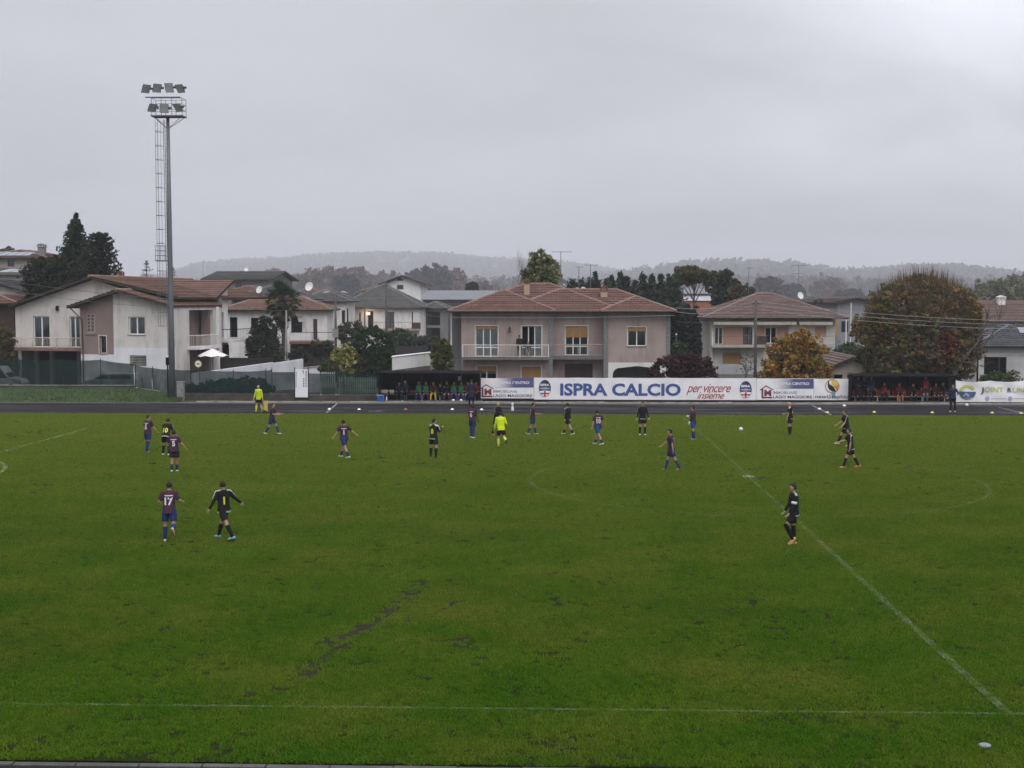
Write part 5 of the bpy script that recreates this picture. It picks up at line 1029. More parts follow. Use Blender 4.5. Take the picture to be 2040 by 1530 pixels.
def chimney(h, x, y, z0, z1, w_, m, capm, name='chimney'):
    c = h.box(name, m, x - w_ / 2, x + w_ / 2, y - w_ / 2, y + w_ / 2, z0, z1); b = MB()
    for k in range(2): b.box(x - w_ * .62, x + w_ * .62, y - w_ * .62, y + w_ * .62, z1 + .002 + k * .2, z1 + .075 + k * .2)
    for sx_ in (-1, 1):
        for sy_ in (-1, 1): b.box(x + sx_ * w_ * .42 - .05, x + sx_ * w_ * .42 + .05, y + sy_ * w_ * .42 - .05, y + sy_ * w_ * .42 + .05, z1 + .077, z1 + .2)
    b.prism([(x - w_ * .66, z1 + .28), (x + w_ * .66, z1 + .28), (x, z1 + .45)], y - w_ * .6, y + w_ * .6).build('chimney_cap', capm, c)
def dish(label, x, y, z, r, face, m=None, h0=.5):
    o = thing('satellite_dish', label, 'satellite dish', (x, y, z), R(face), 'satellite dishes on the roofs'); b = MB(); prof = [(r * k / 6, .16 * r * (k / 6) ** 2 * 2) for k in range(7)]; b.lathe((0, 0, 0), prof + [(r * .99, .30 * r)], 18)
    d = b.build('reflector', m or WHITE, o, smooth=True, fix=False); d.location = (0, -.08, h0); d.rotation_euler = (R(72), 0, 0); MB().tube([(0, .05, -.4), (0, 0, h0)], .025, 6).build('stand', GREYM, o); MB().tube([(0, -.1, h0 - r * .7), (0, -.1 - r * .8, h0 - .05)], .015, 5).build('arm', GREYM, o); MB().ball((0, -.1 - r * .8, h0 - .03), .05, .06, .05, 8, 6).build('receiver', WHITE, o)
def antenna(label, x, y, z0, h, boom, n=9, second=None):
    o = thing('tv_antenna', label, 'antenna', (x, y, z0), 0, 'aerials on the roofs'); MB().tube([(0, 0, 0), (0, 0, h)], .028, 5).build('mast', GREYM, o)
    def yagi(z, L_, sh): 
        b = MB(); b.tube([(-L_ * sh, 0, z), (L_ * (1 - sh), 0, z)], .02, 5)
        for k in range(n): xx = -L_ * sh + L_ * k / (n - 1); b.tube([(xx, -.22 - .1 * (k == 0), z + .02), (xx, .22 + .1 * (k == 0), z + .02)], .012, 4)
        b.build('yagi', GREYM, o)
    yagi(h - .05, boom, .45)
    if second: yagi(h - second[0], second[1], .6)
STONE = mat('grey_stone_quoin', (.17, .175, .175), .9, .3, 5, .6, 18); MAUVE = plaster('mauve', (.335, .268, .25), .5); MAUVE2 = plaster('white_band', (.62, .60, .58)); GREYP = plaster('grey', (.20, .195, .19), .4)
# ---------------------------------------------------------------- the mauve house in the middle
def centre_house():
    H_ = House('mauve_house', 'two storey mauve house with red tiled hip roofs behind the long banner', (0, 107.0, 0)); o = H_.o; Z = lambda py, w=0: H_.z(py, w, 1100); X = H_.x
    ze = Z(619.5, -.8); zt = ze - .14; xl, xm, xr, xe = X(919), X(1101), X(1203), X(1335); zb = Z(711)
    f0, f1 = (xl, 0), (xm, 0)
    u = lambda px: X(px) - xl
    ops = [(u(947.5), u(992), zb + .03, Z(649.5)), (u(1039), u(1079), zb + .03, Z(649.5)), (u(949.5), u(989.5), -.0, Z(728.5)), (u(1038.5), u(1078), .0, Z(729.5))]
    ops[2] = (ops[2][0], ops[2][1], .9, ops[2][3]); ops[3] = (ops[3][0], ops[3][1], .9, ops[3][3])
    H_.wall(f0, f1, 0, zt, MAUVE, ops)
    CR = mat('cream_frame', (.55, .52, .46), .6, .06, 4)
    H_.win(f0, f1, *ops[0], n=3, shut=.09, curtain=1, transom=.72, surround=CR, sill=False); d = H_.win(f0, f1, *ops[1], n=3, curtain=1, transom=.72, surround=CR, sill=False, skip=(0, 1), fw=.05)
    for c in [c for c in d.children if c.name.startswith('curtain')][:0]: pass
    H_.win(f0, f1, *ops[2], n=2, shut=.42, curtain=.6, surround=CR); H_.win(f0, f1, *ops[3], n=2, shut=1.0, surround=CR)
    # quoins as piers of rough stone
    for a, b_, y0 in ((X(1092.5), xm + .02, -.04), (xr - .02, X(1212), -.04), (X(1327), xe + .02, -.04)): H_.box('stone_pier', STONE, a, b_, y0, .25 if a < xe - 1 else .25, 0, zt - .02)
    # side walls, recess, right wing
    H_.wall((xm - .28, 1.3), (xm - .28, 0.32), 0, zt, MAUVE, th=.27)
    r0, r1 = (xm - .25, 1.3), (xr + .25, 1.3); ur = lambda px: H_.x(px, 1.3) - r0[0]
    rop = [(ur(1126.5), ur(1171), H_.z(707.5, 1.3, 1150), H_.z(649.5, 1.3, 1150)), (ur(1126), ur(1181), .05, 2.1)]
    H_.wall(r0, r1, 0, zt, MAUVE, rop); H_.win(r0, r1, *rop[0], n=3, shut=.38, transom=.72, surround=CR, sill=False); H_.box('garage_door', WOODB, r0[0] + rop[1][0], r0[0] + rop[1][1], 1.42, 1.48, .05, 2.1)
    g0, g1 = (xr, 0), (xe, 0); ug = lambda px: X(px) - xr; gop = [(ug(1250.5), ug(1287), Z(689), Z(651.5)), (ug(1221), ug(1318), 0, Z(732))]
    zw = Z(722); H_.wall(g0, g1, zw, zt, MAUVE, gop[:1]); H_.win(g0, g1, *gop[0], n=2, shut=.2, surround=CR)
    # white arcade under the right wing
    ac = X(1221), X(1318); za = Z(729.5); ar = [(xr - .02, .75), (ac[0], .75), (ac[0], za - .75)] + [(ac[0] + .55 - .55 * math.cos(R(t)), za - .75 + .62 * math.sin(R(t))) for t in range(15, 90, 15)] + [((ac[0] + ac[1]) / 2, za + .02)] + [(ac[1] - .55 + .55 * math.cos(R(t)), za - .75 + .62 * math.sin(R(t))) for t in range(75, 0, -15)] + [(ac[1], za - .75), (ac[1], .75), (xe + .02, .75), (xe + .02, zw - .002), (xr - .02, zw - .002)]
    MB().prism(ar, -.03, .3).build('arcade', MAUVE2, o)
    for a, b_ in ((xr - .02, ac[0]), (ac[1], xe + .02)): H_.box('arcade_pier', STONE, a, b_, -.05, .3, 0, .748)
    H_.box('arcade_back', plaster('arcade_back', (.30, .29, .28)), xr + .3, xe, 3.0, 3.2, 0, zw - .01); H_.wall((xr, 3), (xr, .31), 0, zw, MAUVE, th=.25); H_.box('arcade_ceiling', MAUVE2, xr + .3, xe, .32, 3.0, zw - .02, zw + .1)
    # back and outer sides
    H_.wall((xe, .31), (xe, 9.5), 0, zt, MAUVE); H_.box('back_wall', MAUVE, xl - .6, xe - .32, 9.4, 9.7, 0, zt)
    # balcony
    bl = mat('balcony_slab', (.13, .12, .115), .85, .2, 2, dirt=.3); xs0, xs1 = X(920, -1.1), X(1094, -1.1)
    H_.box('balcony_slab', bl, xs0, xs1, -1.1, -.002, zb - .2, zb); zc = H_.z(710, .1, 1150); H_.box('balcony_slab', bl, xm + .03, xr - .03, .05, 1.298, zc - .25, zc)
    WR = mat('white_rail', (.60, .59, .57), .5, .05, 4)
    H_.rail([(xs0 + .05, -.05), (xs0 + .05, -1.05), (xs1 - .05, -1.05), (xs1 - .05, -.05)], zb, .98, WR, .115, .009, [(xs0 + .05, -1.05), (X(1036, -1.05), -1.05), (xs1 - .05, -1.05), (X(978, -1.05), -1.05)])
    H_.rail([(xm + .05, .1), (xr - .05, .1)], zc, .95, mat('grey_rail', (.30, .29, .285), .5, .1, 4), .115, .008, [((xm + xr) / 2, .1)])
    lm = H_.box('wall_lamp', BLACK, X(1014), X(1017), -.25, -.002, Z(657), Z(652)); MB().ball((X(1015.5), -.22, Z(659)), .1, .1, .16, 8, 6).build('lamp_globe', mat('smoked_globe', (.06, .05, .05), .3, .1, 5), lm)
    # stair on the left: grey side wall, flight, white rail, pipe
    sx0, sx1 = X(893), xl - .01; H_.wall((X(897, 2.2), 2.2), (xl, 2.2), 0, zt, GREYP, name='stair_wall'); H_.wall((xl - .02, 9), (xl - .02, 2.5), 0, zt, GREYP, th=.28); H_.box('drain_pipe', WHITE, X(897) - .05, X(897) + .05, .9, 1.0, 2.0, zt)
    H_.wall((X(897, 2.2) - .02, 9), (X(897, 2.2) - .02, 2.52), 0, zt, plaster('peach', (.42, .30, .23)), th=.28)
    st = MB()
    for k in range(14): yy = -.9 + k * .22; st = MB().box(X(897), xl - .05, yy, yy + .26, 0, .2 + k * .185); st.build('stair_step', GREYP, o)
    pr = [(-1.0, .3), (-1.0, 1.2), (1.6, 3.6), (2.1, 3.6), (2.1, 3.45), (1.7, 3.45), (-.85, 1.1), (-.85, .3)]; MB().prism(pr, X(893) - .1, X(893) + .0, 'x').build('stair_rail', WR, o); H_.box('gate_bar', WR, X(893), xl - .05, -1.02, -.97, .95, 1.05)
    for k in range(9): yy = -.8 + k * .3; H_.box('stair_baluster', WR, X(893) - .07, X(893) - .03, yy - .012, yy + .012, max(.2, .35 + (yy + .9) * .84 - .1), 1.05 + (yy + .9) * .92)
    # roofs: four hips that run into one another
    pt = .375
    hip(o, X(897), X(1243), .5, 12.3, ze, pt, T_RED); hip(o, X(1000), X(1349), .48, 9.7, ze + .004, pt, T_RED, soff=False)
    hip(o, X(892, -.8), X(1108, -.8), -.8, 10.5, ze + .002, .385, T_RED, soff=True, eaves=.135); hip(o, X(1196, -.8), X(1347, -.8), -.8, 8.5, ze + .003, .385, T_RED, soff=True, eaves=.13)
    MB().tube([(X(892, -.85), -.88, ze - .03), (X(1108, -.85), -.88, ze - .03)], .07, 8).build('gutter', GUT, o); MB().tube([(X(1196, -.85), -.88, ze - .03), (X(1347, -.85), -.88, ze - .03)], .07, 8).build('gutter', GUT, o); MB().tube([(X(1109, .4), .42, ze - .05), (X(1195, .4), .42, ze - .05)], .07, 8).build('gutter', GUT, o)
    PCH = plaster('chimney', (.42, .30, .22)); BRK = mat('chimney_brick', (.16, .07, .05), .85, .3, 6)
    chimney(H_, X(1049.5, 4.2), 4.2, ze + 1.2, H_.z(565, 4.2, 1050), .46, PCH, BRK); chimney(H_, X(1203, 3.6), 3.6, ze + .6, H_.z(580, 3.6, 1200), .56, PCH, BRK)
    H_.box('skylight', WHITE, X(1135, 3.4), X(1146, 3.4), 3.2, 3.5, H_.z(602, 3.4, 1140), H_.z(594, 3.4, 1140))
    w_ = lambda px, py, y: (H_.x(px, y), 107 + y, H_.z(py, y, px))
    dish('dark grey dish behind the ridge of the mauve house', *w_(1119, 578, 8.0), .44, 25, mat('dish_grey', (.12, .12, .125), .5, .1, 4), .5); dish('white dish right of the low ridge on the mauve house', *w_(1161, 583, 9), .24, 10, None, .25); dish('small pale dish left of another on the mauve house ridge', *w_(1148, 583, 9.2), .2, 40, mat('dish_beige', (.50, .42, .36), .5, .1, 4), .25)
    antenna('tall aerial with long boom above the mauve house', *w_(1117, 572, 9), 3.1, 1.75); antenna('aerial on thin mast, left of a pair above the mauve house', *w_(1153, 585, 11), 2.4, .7, 6, (1.15, 1.1)); antenna('aerial on thin mast, right of a pair above the mauve house', *w_(1176, 585, 13), 2.6, 1.2, 8, (1.3, 1.0))
    # people on the balcony
    yb_ = 107 - .55
    person('man in dark coat and cap standing on the balcony of the mauve house', (ax(1034.5, yb_), yb_, zb), 0, dict(lean=1, armL=(10, 10, 40, 10), armR=(10, 10, 40, 10)), dict(shirt=(.014, .016, .013), coat=1, sleeve='long', trousers=(.014, .014, .02), boots=(.02, .02, .02), cap=(.015, .015, .015)), h=1.74, vox=.024)
    person('seated white haired person under a patterned blanket on the balcony', (ax(1052, yb_), yb_ + .1, zb), 12, dict(SIT, seatz=.47, lean=2), dict(shirt=(.02, .02, .04), sleeve='long', trousers=(.10, .10, .12), boots=(.05, .05, .05)), h=1.62, vox=.024, seated=True, hair='grey')
    c = thing('chair', 'dark chair under the seated person on the balcony', 'chair', (ax(1052, yb_), yb_ + .15, zb)); MB().box(-.23, .23, -.22, .22, .40, .43).build('seat', WOODB, c); MB().box(-.23, .23, .22, .25, .43, .9).build('backrest', WOODB, c)
    for sx_ in (-.2, .2):
        for sy_ in (-.19, .19): MB().box(sx_ - .02, sx_ + .02, sy_ - .02, sy_ + .02, 0, .398).build('leg', WOODB, c)
centre_house()
# ---------------------------------------------------------------- the cream house at the left
CREAM = plaster('cream', (.56, .53, .50), .42); TAUPE = plaster('taupe', (.225, .165, .155), .25); WHITEP = plaster('white', (.66, .64, .63), .38); PALEP = plaster('pale_lower', (.60, .60, .61), .2)
def left_house():
    rx = gp(226, 770)[0]; Y0 = 105.6; H_ = House('cream_house', 'cream gabled house with taupe stairwell and balcony at the far left', (at(226, 700, Y0)[0], Y0, 0), R(-12)); o = H_.o; X, Z = H_.x, lambda py, px, w=0.: H_.hit(px, py, w)[1]
    zpl = Z(693, 280); xa, xb, xc = X(160), X(226), X(346); zt1 = Z(607, 300, -.6) - .2
    apx, apz = H_.hit(232, 577, -.6); el = H_.hit(134, 610, -.6); er = H_.hit(340, 608, -.6); wr = 8.4
    # front block
    f0, f1 = (xa, 0), (xc, 0); u = lambda px: X(px) - xa; rk = lambda x: apz - (x - apx) * ((apz - er[1]) / (er[0] - apx)) if x > apx else apz - (apx - x) * ((apz - el[1]) / (apx - el[0]))
    t_ops = [(u(197.5), u(211), Z(704, 204), Z(669, 204))]
    H_.wall((xa, 0.0), (xb - .005, 0.0), Z(706, 200), zt1, TAUPE, t_ops, name='taupe_wall')
    H_.wall((xa, 0.0), (xb - .005, 0.0), 0, Z(706, 200) - .002, PALEP, name='plinth')
    w_ops = [(X(256) - xb, X(288.5) - xb, Z(666.5, 270), Z(631, 270)), (X(257.5) - xb, X(290.5) - xb, Z(729, 270), Z(708, 270))]
    H_.wall((xb, 0), (xc, 0), zpl, zt1, CREAM, w_ops[:1]); H_.wall((xb, 0), (xc, 0), 0, zpl - .002, PALEP, w_ops[1:], name='plinth')
    MB().prism([(xa + .05, zt1 + .002), (xb - .006, zt1 + .002), (xb - .006, rk(xb) - .22), (xa + .05, max(rk(xa + .05) - .22, zt1 + .01))], .0, .3).build('taupe_gable', TAUPE, o); MB().prism([(xb, zt1 + .002), (xc, zt1 + .002), (xc, max(rk(xc) - .22, zt1 + .01)), (apx, apz - .22), (xb, rk(xb) - .22)], .0, .3).build('gable', CREAM, o)
    H_.win((xa, 0), (xb, 0), *t_ops[0], n=1, fm=mat('cream_jamb', (.55, .50, .42), .7, .1, 3), name='stair_window', depth=.18, surround=mat('cream_jamb', (.55, .5, .42)))
    H_.win((xb, 0), (xc, 0), *w_ops[0], n=2, curtain=1, curtm=mat('grey_curtain', (.16, .17, .18), .9, .15, 5), fw=.075)
    gw = H_.win((xb, 0), (xc, 0), *w_ops[1], n=2, fm=mat('brown_frame', (.10, .055, .035), .7, .15, 4), sill=False)
    for k in range(6): hh = (w_ops[1][3] - w_ops[1][2]); H_.box('grille_bar', CAP, .05, w_ops[1][1] - w_ops[1][0] - .05, .02, .05, .06 + k * hh / 6.5, .12 + k * hh / 6.5, parent=gw)
    # glass-brick openings in the stairwell, ten little squares
    gb = H_.box('glass_brick_panel', mat('taupe_panel', (.30, .225, .21), .85, .1, 4), X(174), X(190.5), -.03, -.003, Z(664, 182), Z(625, 182)); bm_ = mat('glass_brick', (.07, .075, .08), .3, .2, 5)
    for r_ in range(5):
        for c_ in range(2): xx, zz_ = H_.hit(177.5 + 7.5 * c_, 629 + 7 * r_, 0); H_.box('glass_brick', bm_, xx - .105, xx + .105, -.05, -.032, zz_ - .1, zz_ + .1, parent=gb)
    H_.box('sill', CAP, X(171), X(192), -.1, -.004, Z(666, 182), Z(664.5, 182))
    # east side with loggia
    yl0, yl1 = 2.6, 6.9; zl = Z(690, 390, 4.5); zlt = zt1 + .0
    H_.wall((xc, .31), (xc, yl0), 0, zlt, CREAM); H_.wall((xc, yl1), (xc, 8.4), 0, zlt, CREAM); H_.wall((xc - 1.3, yl0), (xc - 1.3, yl1), 0, zlt, TAUPE, [(.5, 1.4, zl, zl + 2.2)], name='loggia_wall'); H_.box('loggia_door', WOODB, xc - 1.45, xc - 1.4, yl0 + .5, yl0 + 1.4, zl, zl + 2.2)
    H_.box('loggia_side', TAUPE, xc - 1.0, xc - .31, yl1 - .28, yl1 - .02, 0, zlt); H_.box('loggia_side', CREAM, xc - 1.28, xc - .31, yl0 + .003, yl0 + .25, 0, zlt); H_.box('loggia_floor', WHITEP, xc - 1.28, xc + .75, yl0 - .4, yl1 - .03, zl - .2, zl); H_.box('loggia_lintel', CREAM, xc - .3, xc - .003, yl0 + .002, yl1 - .002, zlt - .25, zlt - .005)
    H_.box('column', WHITEP, xc + .5, xc + .7, yl1 - .5, yl1 - .3, 0, zl - .202); H_.box('column', WHITEP, xc + .5, xc + .7, yl1 - .5, yl1 - .3, zl, zlt)
    WR = mat('white_rail', (.60, .59, .57)); H_.rail([(xc + .02, yl0 - .35), (xc + .7, yl0 - .35), (xc + .7, yl1 - .55)], zl, .95, WR, .14, .01, curve=.06)
    gable(o, el[0], er[0], -.75, wr, (el[1], er[1]), apz, T_OR, xr=apx)
    # main gable behind with the long ridge
    w1 = 2.4; ap2 = H_.hit(177, 550, w1 - .7); e2l = H_.hit(17, 607.5, w1 - .7); e2r = H_.hit(437, 592, 9.0); xm0 = H_.x(31, w1); s2 = (ap2[1] - e2l[1]) / (ap2[0] - e2l[0])
    zb = Z(692, 80, w1); zt2 = ap2[1] - (ap2[0] - xm0) * s2 - .25; m0, m1 = (xm0, w1), (xa + .3, w1); um = lambda px: X(px, w1) - xm0
    ops = [(um(66), um(98.5), zb + .02, Z(630, 80, w1)), (um(138.5), um(159), zb + .02, Z(630.5, 150, w1))]
    H_.wall(m0, m1, zb - .25, zt2, CREAM, ops); mg = [(xm0, zt2 + .002), (xa + 2.9, zt2 + .002), (xa + 2.9, ap2[1] - abs(xa + 2.9 - ap2[0]) * s2 - .25), (ap2[0], ap2[1] - .25)]; MB().prism(mg, w1, w1 + .3).build('gable', CREAM, o)
    for q in ops: H_.win(m0, m1, *q, n=2, curtain=1, curtm=mat('grey_curtain', (.16, .17, .18)), sill=False, fw=.08)
    H_.wall((xm0, 18), (xm0, w1 + .31), 0, zt2, CREAM); bsl = mat('balcony_edge', (.20, .13, .11), .85, .25, 3, dirt=.4)
    xb0, xb1 = H_.x(17, w1 - 1.5), xa - .08; H_.box('balcony_slab', bsl, xb0, xb1, w1 - 1.5, w1 - .003, zb - .22, zb); IV = mat('ivory_rail', (.52, .47, .42), .6, .1, 4)
    H_.rail([(xb0 + .05, w1 - .1), (xb0 + .05, w1 - 1.45), (xb1 - .05, w1 - 1.45)], zb, .85, IV, .13, .014, [(xb0 + .05, w1 - 1.45), (H_.x(63, w1 - 1.45), w1 - 1.45), (H_.x(112, w1 - 1.45), w1 - 1.45), (xb1 - .05, w1 - 1.45)], curve=.14)
    H_.box('wall_lamp', BLACK, X(114, w1), X(118, w1), w1 - .2, w1 - .003, Z(619, 116, w1), Z(609, 116, w1))
    # undercroft below the balcony: pillars, dark back
    H_.box('undercroft_back', mat('undercroft', (.030, .025, .022), .9, .3, 2), xm0, xa + .2, w1 + 2.5, w1 + 2.8, 0, zb - .252)
    for px in (70, 100, 155): xx = H_.x(px, w1); H_.box('pillar', TAUPE, xx - .16, xx + .16, w1 + .02, w1 + .34, 0, zb - .255)
    H_.box('floor_slab', bsl, xm0, xa + .2, w1 + .31, w1 + 2.49, zb - .3, zb - .253); H_.wall((xa - .02, 6), (xa - .02, .35), 0, zpl, TAUPE, th=.2)
    gable(o, e2l[0], e2r[0], w1 - .75, 19.5, (e2l[1], e2r[1]), ap2[1], T_OR, xr=ap2[0])
    # rear cross wing showing right of the loggia
    w3 = 9.2; a3, b3 = H_.x(411, w3), H_.x(430.5, w3); z3 = Z(594, 425, w3)
    w4 = next(w for w in np.arange(w3 + 1, w3 + 14, .05) if H_.x(456, w) <= b3); wr2 = w4 - .2; e3 = H_.hit(437, 592, w3 - .7)[1]; r3 = H_.hit(458, 558, wr2)[1]
    H_.wall((a3, w3), (b3, w3), 0, z3, TAUPE); sl = (r3 - e3) / (wr2 - w3 + .7); wof = lambda px: next(w for w in np.arange(w3 - 2, w3 + 14, .02) if H_.x(px, w) <= b3) - w3
    dz0, dz1 = H_.hit(441, 672, w3 + 1.5)[1], H_.hit(441, 622, w3 + 1.5)[1]; d3 = (wof(437.5), wof(446.5), dz0, dz1); H_.wall((b3, w3 + .31), (b3, wr2), 0, z3, WHITEP, [(d3[0] - .31, d3[1] - .31, d3[2], d3[3])], name='end_wall')
    MB().prism([(w3, z3 + .002), (wr2, z3 + .002), (wr2, r3 - .2)], b3 - .3, b3 - .002, 'x').build('end_gable', WHITEP, o); H_.box('rear_wall', WHITEP, b3 - 6, b3 - .31, wr2 - .3, wr2, 0, r3 - .25); H_.box('door', mat('grey_brown_door', (.16, .13, .12), .7, .15, 3), b3 - .2, b3 - .15, w3 + d3[0], w3 + d3[1], d3[2], d3[3])
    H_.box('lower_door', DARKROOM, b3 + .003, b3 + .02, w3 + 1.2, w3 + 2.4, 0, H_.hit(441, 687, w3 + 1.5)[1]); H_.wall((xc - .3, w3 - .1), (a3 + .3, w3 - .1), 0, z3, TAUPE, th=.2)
    rp = RB().plane([(ap2[0] + 1.5, w3 - .7, e3), (b3 + .5, w3 - .7, e3), (b3 + .5, wr2 + .3, r3), (ap2[0] + 1.5, wr2 + .3, r3)]).build('roof', T_OR, o, fix=False); MB().prism([(w3 - .7, e3 - .03), (wr2 + .3, r3 - .03), (wr2 + .3, r3 - .2), (w3 - .7, e3 - .2)], ap2[0] + 1.5, b3 + .48, 'x').build('eaves', SOF, rp)
    zq = H_.hit(450, 676, w3 + 1.5)[1]; H_.box('balcony_slab', WHITEP, b3 + .003, b3 + 1.5, w3 - .2, w3 + 4, zq - .22, zq); H_.rail([(b3 + .05, w3 - .15), (b3 + 1.45, w3 - .15), (b3 + 1.45, w3 + 3.9)], zq, .9, BLACK, .3, .010)
    MB().tube([(H_.x(412, 8.6), 8.7, z3), (H_.x(408, 8.6), 8.7, z3 - .6), (H_.x(420, 8.6), 9.0, z3 - 1.3), (H_.x(420, 8.6), 9.0, 0)], .05, 6).build('drain_pipe', GUT, o); MB().tube([(H_.x(139, -.3), -.3, Z(612, 140)), (H_.x(165, 0), -.1, Z(637, 165)), (H_.x(166, 0), -.1, 0)], .05, 6).build('drain_pipe', GUT, o)
    chimney(H_, H_.x(243, 14), 14, ap2[1] - 1.0, H_.z(549, 14, 243), .38, mat('chimney_brick', (.16, .07, .05)), mat('chimney_brick', (.16, .07, .05)))
left_house()
# ---------------------------------------------------------------- the other houses
def simple(name, label, px0, px1, Y, eave, wallm, roofm, pt=.36, depth=9, rz=0.0, wins=(), over=.7, axis=None, ridge=None, base=0.0, doors=()):
    """hip-roofed (or gabled) house; px0..px1 is the front wall, eave the pixel row of the eaves; wins: (px0, px1, row0, row1, kind)"""
    H_ = House(name, label, (at((px0 + px1) / 2, 600, Y)[0], Y, 0), rz); x0, x1 = H_.x(px0), H_.x(px1); z = H_.z(eave, -over, (px0 + px1) / 2); ops = []
    for (a, b, r0, r1, k) in wins: ops.append((H_.x(a) - x0, H_.x(b) - x0, H_.z(r1, 0, a), H_.z(r0, 0, a)))
    H_.wall((x0, 0), (x1, 0), base, z - .14, wallm, ops); H_.wall((x1, .31), (x1, depth), base, z - .14, wallm); H_.wall((x0, depth), (x0, .31), base, z - .14, wallm); H_.box('back_wall', wallm, x0 + .31, x1 - .31, depth - .3, depth, base, z - .14)
    for op, (a, b, r0, r1, k) in zip(ops, wins):
        if k == 'shutter': H_.win((x0, 0), (x1, 0), *op, n=1, shut=1.0, shutm=WOODB, sill=False, depth=.1)
        elif k == 'ochre': H_.win((x0, 0), (x1, 0), *op, n=1, shut=1.0, sill=False)
        elif k == 'pink': H_.win((x0, 0), (x1, 0), *op, n=1, shut=1.0, shutm=mat('pink_shutter', (.42, .24, .18), .7, .1, 4), sill=False)
        elif k == 'dark': H_.win((x0, 0), (x1, 0), *op, n=1, fm=WOODB, sill=False)
        elif k == 'curtain': H_.win((x0, 0), (x1, 0), *op, n=2, curtain=1, fm=WOODB, sill=False)
        else: H_.win((x0, 0), (x1, 0), *op, n=2)
    if axis is None: r, zr = hip(H_.o, x0 - over, x1 + over, -over, depth + over, z, pt, roofm)
    elif axis == 'y': zr = H_.z(ridge, -over, (px0 + px1) / 2); r = gable(H_.o, x0 - over, x1 + over, -over, depth + over, z, zr, roofm); MB().prism([(x0, z - .138), (x1, z - .138), ((x0 + x1) / 2, zr - .25)], 0, .3).build('gable_wall', wallm, H_.o)
    else: zr = H_.z(ridge, depth / 2, (px0 + px1) / 2); r = gable(H_.o, x0 - over, x1 + over, -over, depth + over, z, zr, roofm, axis='x'); [MB().prism([(.31, z - .138), (depth - .31, z - .138), (depth / 2, zr - .3)], q, q + .3, 'x').build('gable_wall', wallm, H_.o) for q in (x0, x1 - .3)]
    return H_, x0, x1, z, zr
# white house behind the palm
H_, x0, x1, z, zr = simple('white_house', 'white house with lichened red hip roof behind the palm tree', 452, 652, 143, 617, WHITEP, T_OR, .36, 6, R(3), [(458, 473, 632, 672, 'dark'), (500, 515, 633, 655, 'dark'), (580, 602, 630, 662, 'dark'), (623.5, 632.5, 635, 678, 'shutter')])
zb = H_.z(680, -1.2, 620); H_.box('balcony_slab', mat('red_balcony_edge', (.20, .07, .055), .8, .2, 3), H_.x(576, -1.2), H_.x(667, -1.2), -1.2, -.01, zb - .28, zb); H_.rail([(H_.x(578, -1.15), -1.15), (H_.x(665, -1.15), -1.15), (H_.x(665, -1.15), -.1)], zb, .95, BLACK, 2.2, .012); H_.box('parapet', WHITEP, H_.x(578, -1.1), H_.x(623, -1.1), -1.1, -1.0, zb + .002, zb + .6)
H_.box('undercroft', mat('undercroft', (.03, .025, .022)), H_.x(578), H_.x(660), -.03, -.004, 0, zb - .3); aw = H_.x(592), H_.x(612)
MB().add([(aw[0], -.02, H_.z(630, 0, 600)), (aw[1] - .6, -.02, H_.z(630, 0, 600)), (aw[1], -.9, H_.z(641, 0, 600)), (aw[0] + .3, -.9, H_.z(641, 0, 600))], [(0, 1, 2, 3)]).build('awning', CAP, H_.o, fix=False)
dish('white dish on the left of the white house roof', ax(520, 146), 146, H_.z(585, 3, 520), .42, -30, None, .4)
# grey roofed houses in the middle distance
H_, x0, x1, z, zr = simple('grey_roof_house', 'long white house with dark grey hip roof and a lit lamp by its door', 673, 836, 188, 613, WHITEP, T_GRY, .52, 12, 0, [(681, 693, 620, 647, 'curtain'), (715, 719, 622, 642, 'shutter'), (733, 744, 620, 655, 'dark'), (770.5, 785.5, 622, 655, 'curtain'), (820, 823, 620, 647, 'shutter')])
zb = H_.z(655, -1.3, 780); H_.box('balcony_slab', mat('ochre_balcony_edge', (.33, .24, .17), .8, .15, 3), H_.x(742, -1.3), H_.x(836, -1.3), -1.3, -.01, zb - .25, zb); H_.rail([(H_.x(743, -1.25), -1.25), (H_.x(836, -1.25), -1.25)], zb, .9, GREYM, .5, .012); H_.box('side_screen', WOODB, H_.x(820, -1.28), H_.x(838, -1.28), -1.3, -1.22, zb, zb + .85); H_.box('ground_door', DARKROOM, H_.x(812), H_.x(818), -.03, -.004, 0, H_.z(667, 0, 815)); H_.box('ground_door', DARKROOM, H_.x(824), H_.x(830), -.03, -.004, 0, H_.z(665, 0, 825))
lp = H_.box('door_lamp', BLACK, H_.x(734) - .04, H_.x(734) + .04, -.22, -.004, H_.z(629, 0, 734), H_.z(627, 0, 734)); em = bpy.data.materials.new('lamp_glow'); em.use_nodes = True; eb = em.node_tree.nodes['Principled BSDF']; eb.inputs['Emission Color'].default_value = (1, .62, .28, 1); eb.inputs['Emission Strength'].default_value = 5; MB().ball((H_.x(734), -.36, H_.z(625, 0, 734)), .26, .2, .17, 12, 8).build('globe', em, lp, smooth=True)
pl_ = bpy.data.lights.new('door_lamp_light', 'POINT'); pl_.energy = 22; pl_.color = (1, .6, .28); pl_.shadow_soft_size = .25; po = bpy.data.objects.new('door_lamp_light', pl_); col.objects.link(po); po.location = H_.o.matrix_basis @ Vector((H_.x(734), -.9, H_.z(625, 0, 734)))
H_, x0, x1, z, zr = simple('grey_roof_house', 'smaller grey hip roofed house with brown glazed loggias, right of the lit lamp', 846, 882, 197, 614, GREYP, T_GRY, .45, 10, 0, [(849, 877, 621, 648, 'dark'), (849, 877, 653, 675, 'dark')])
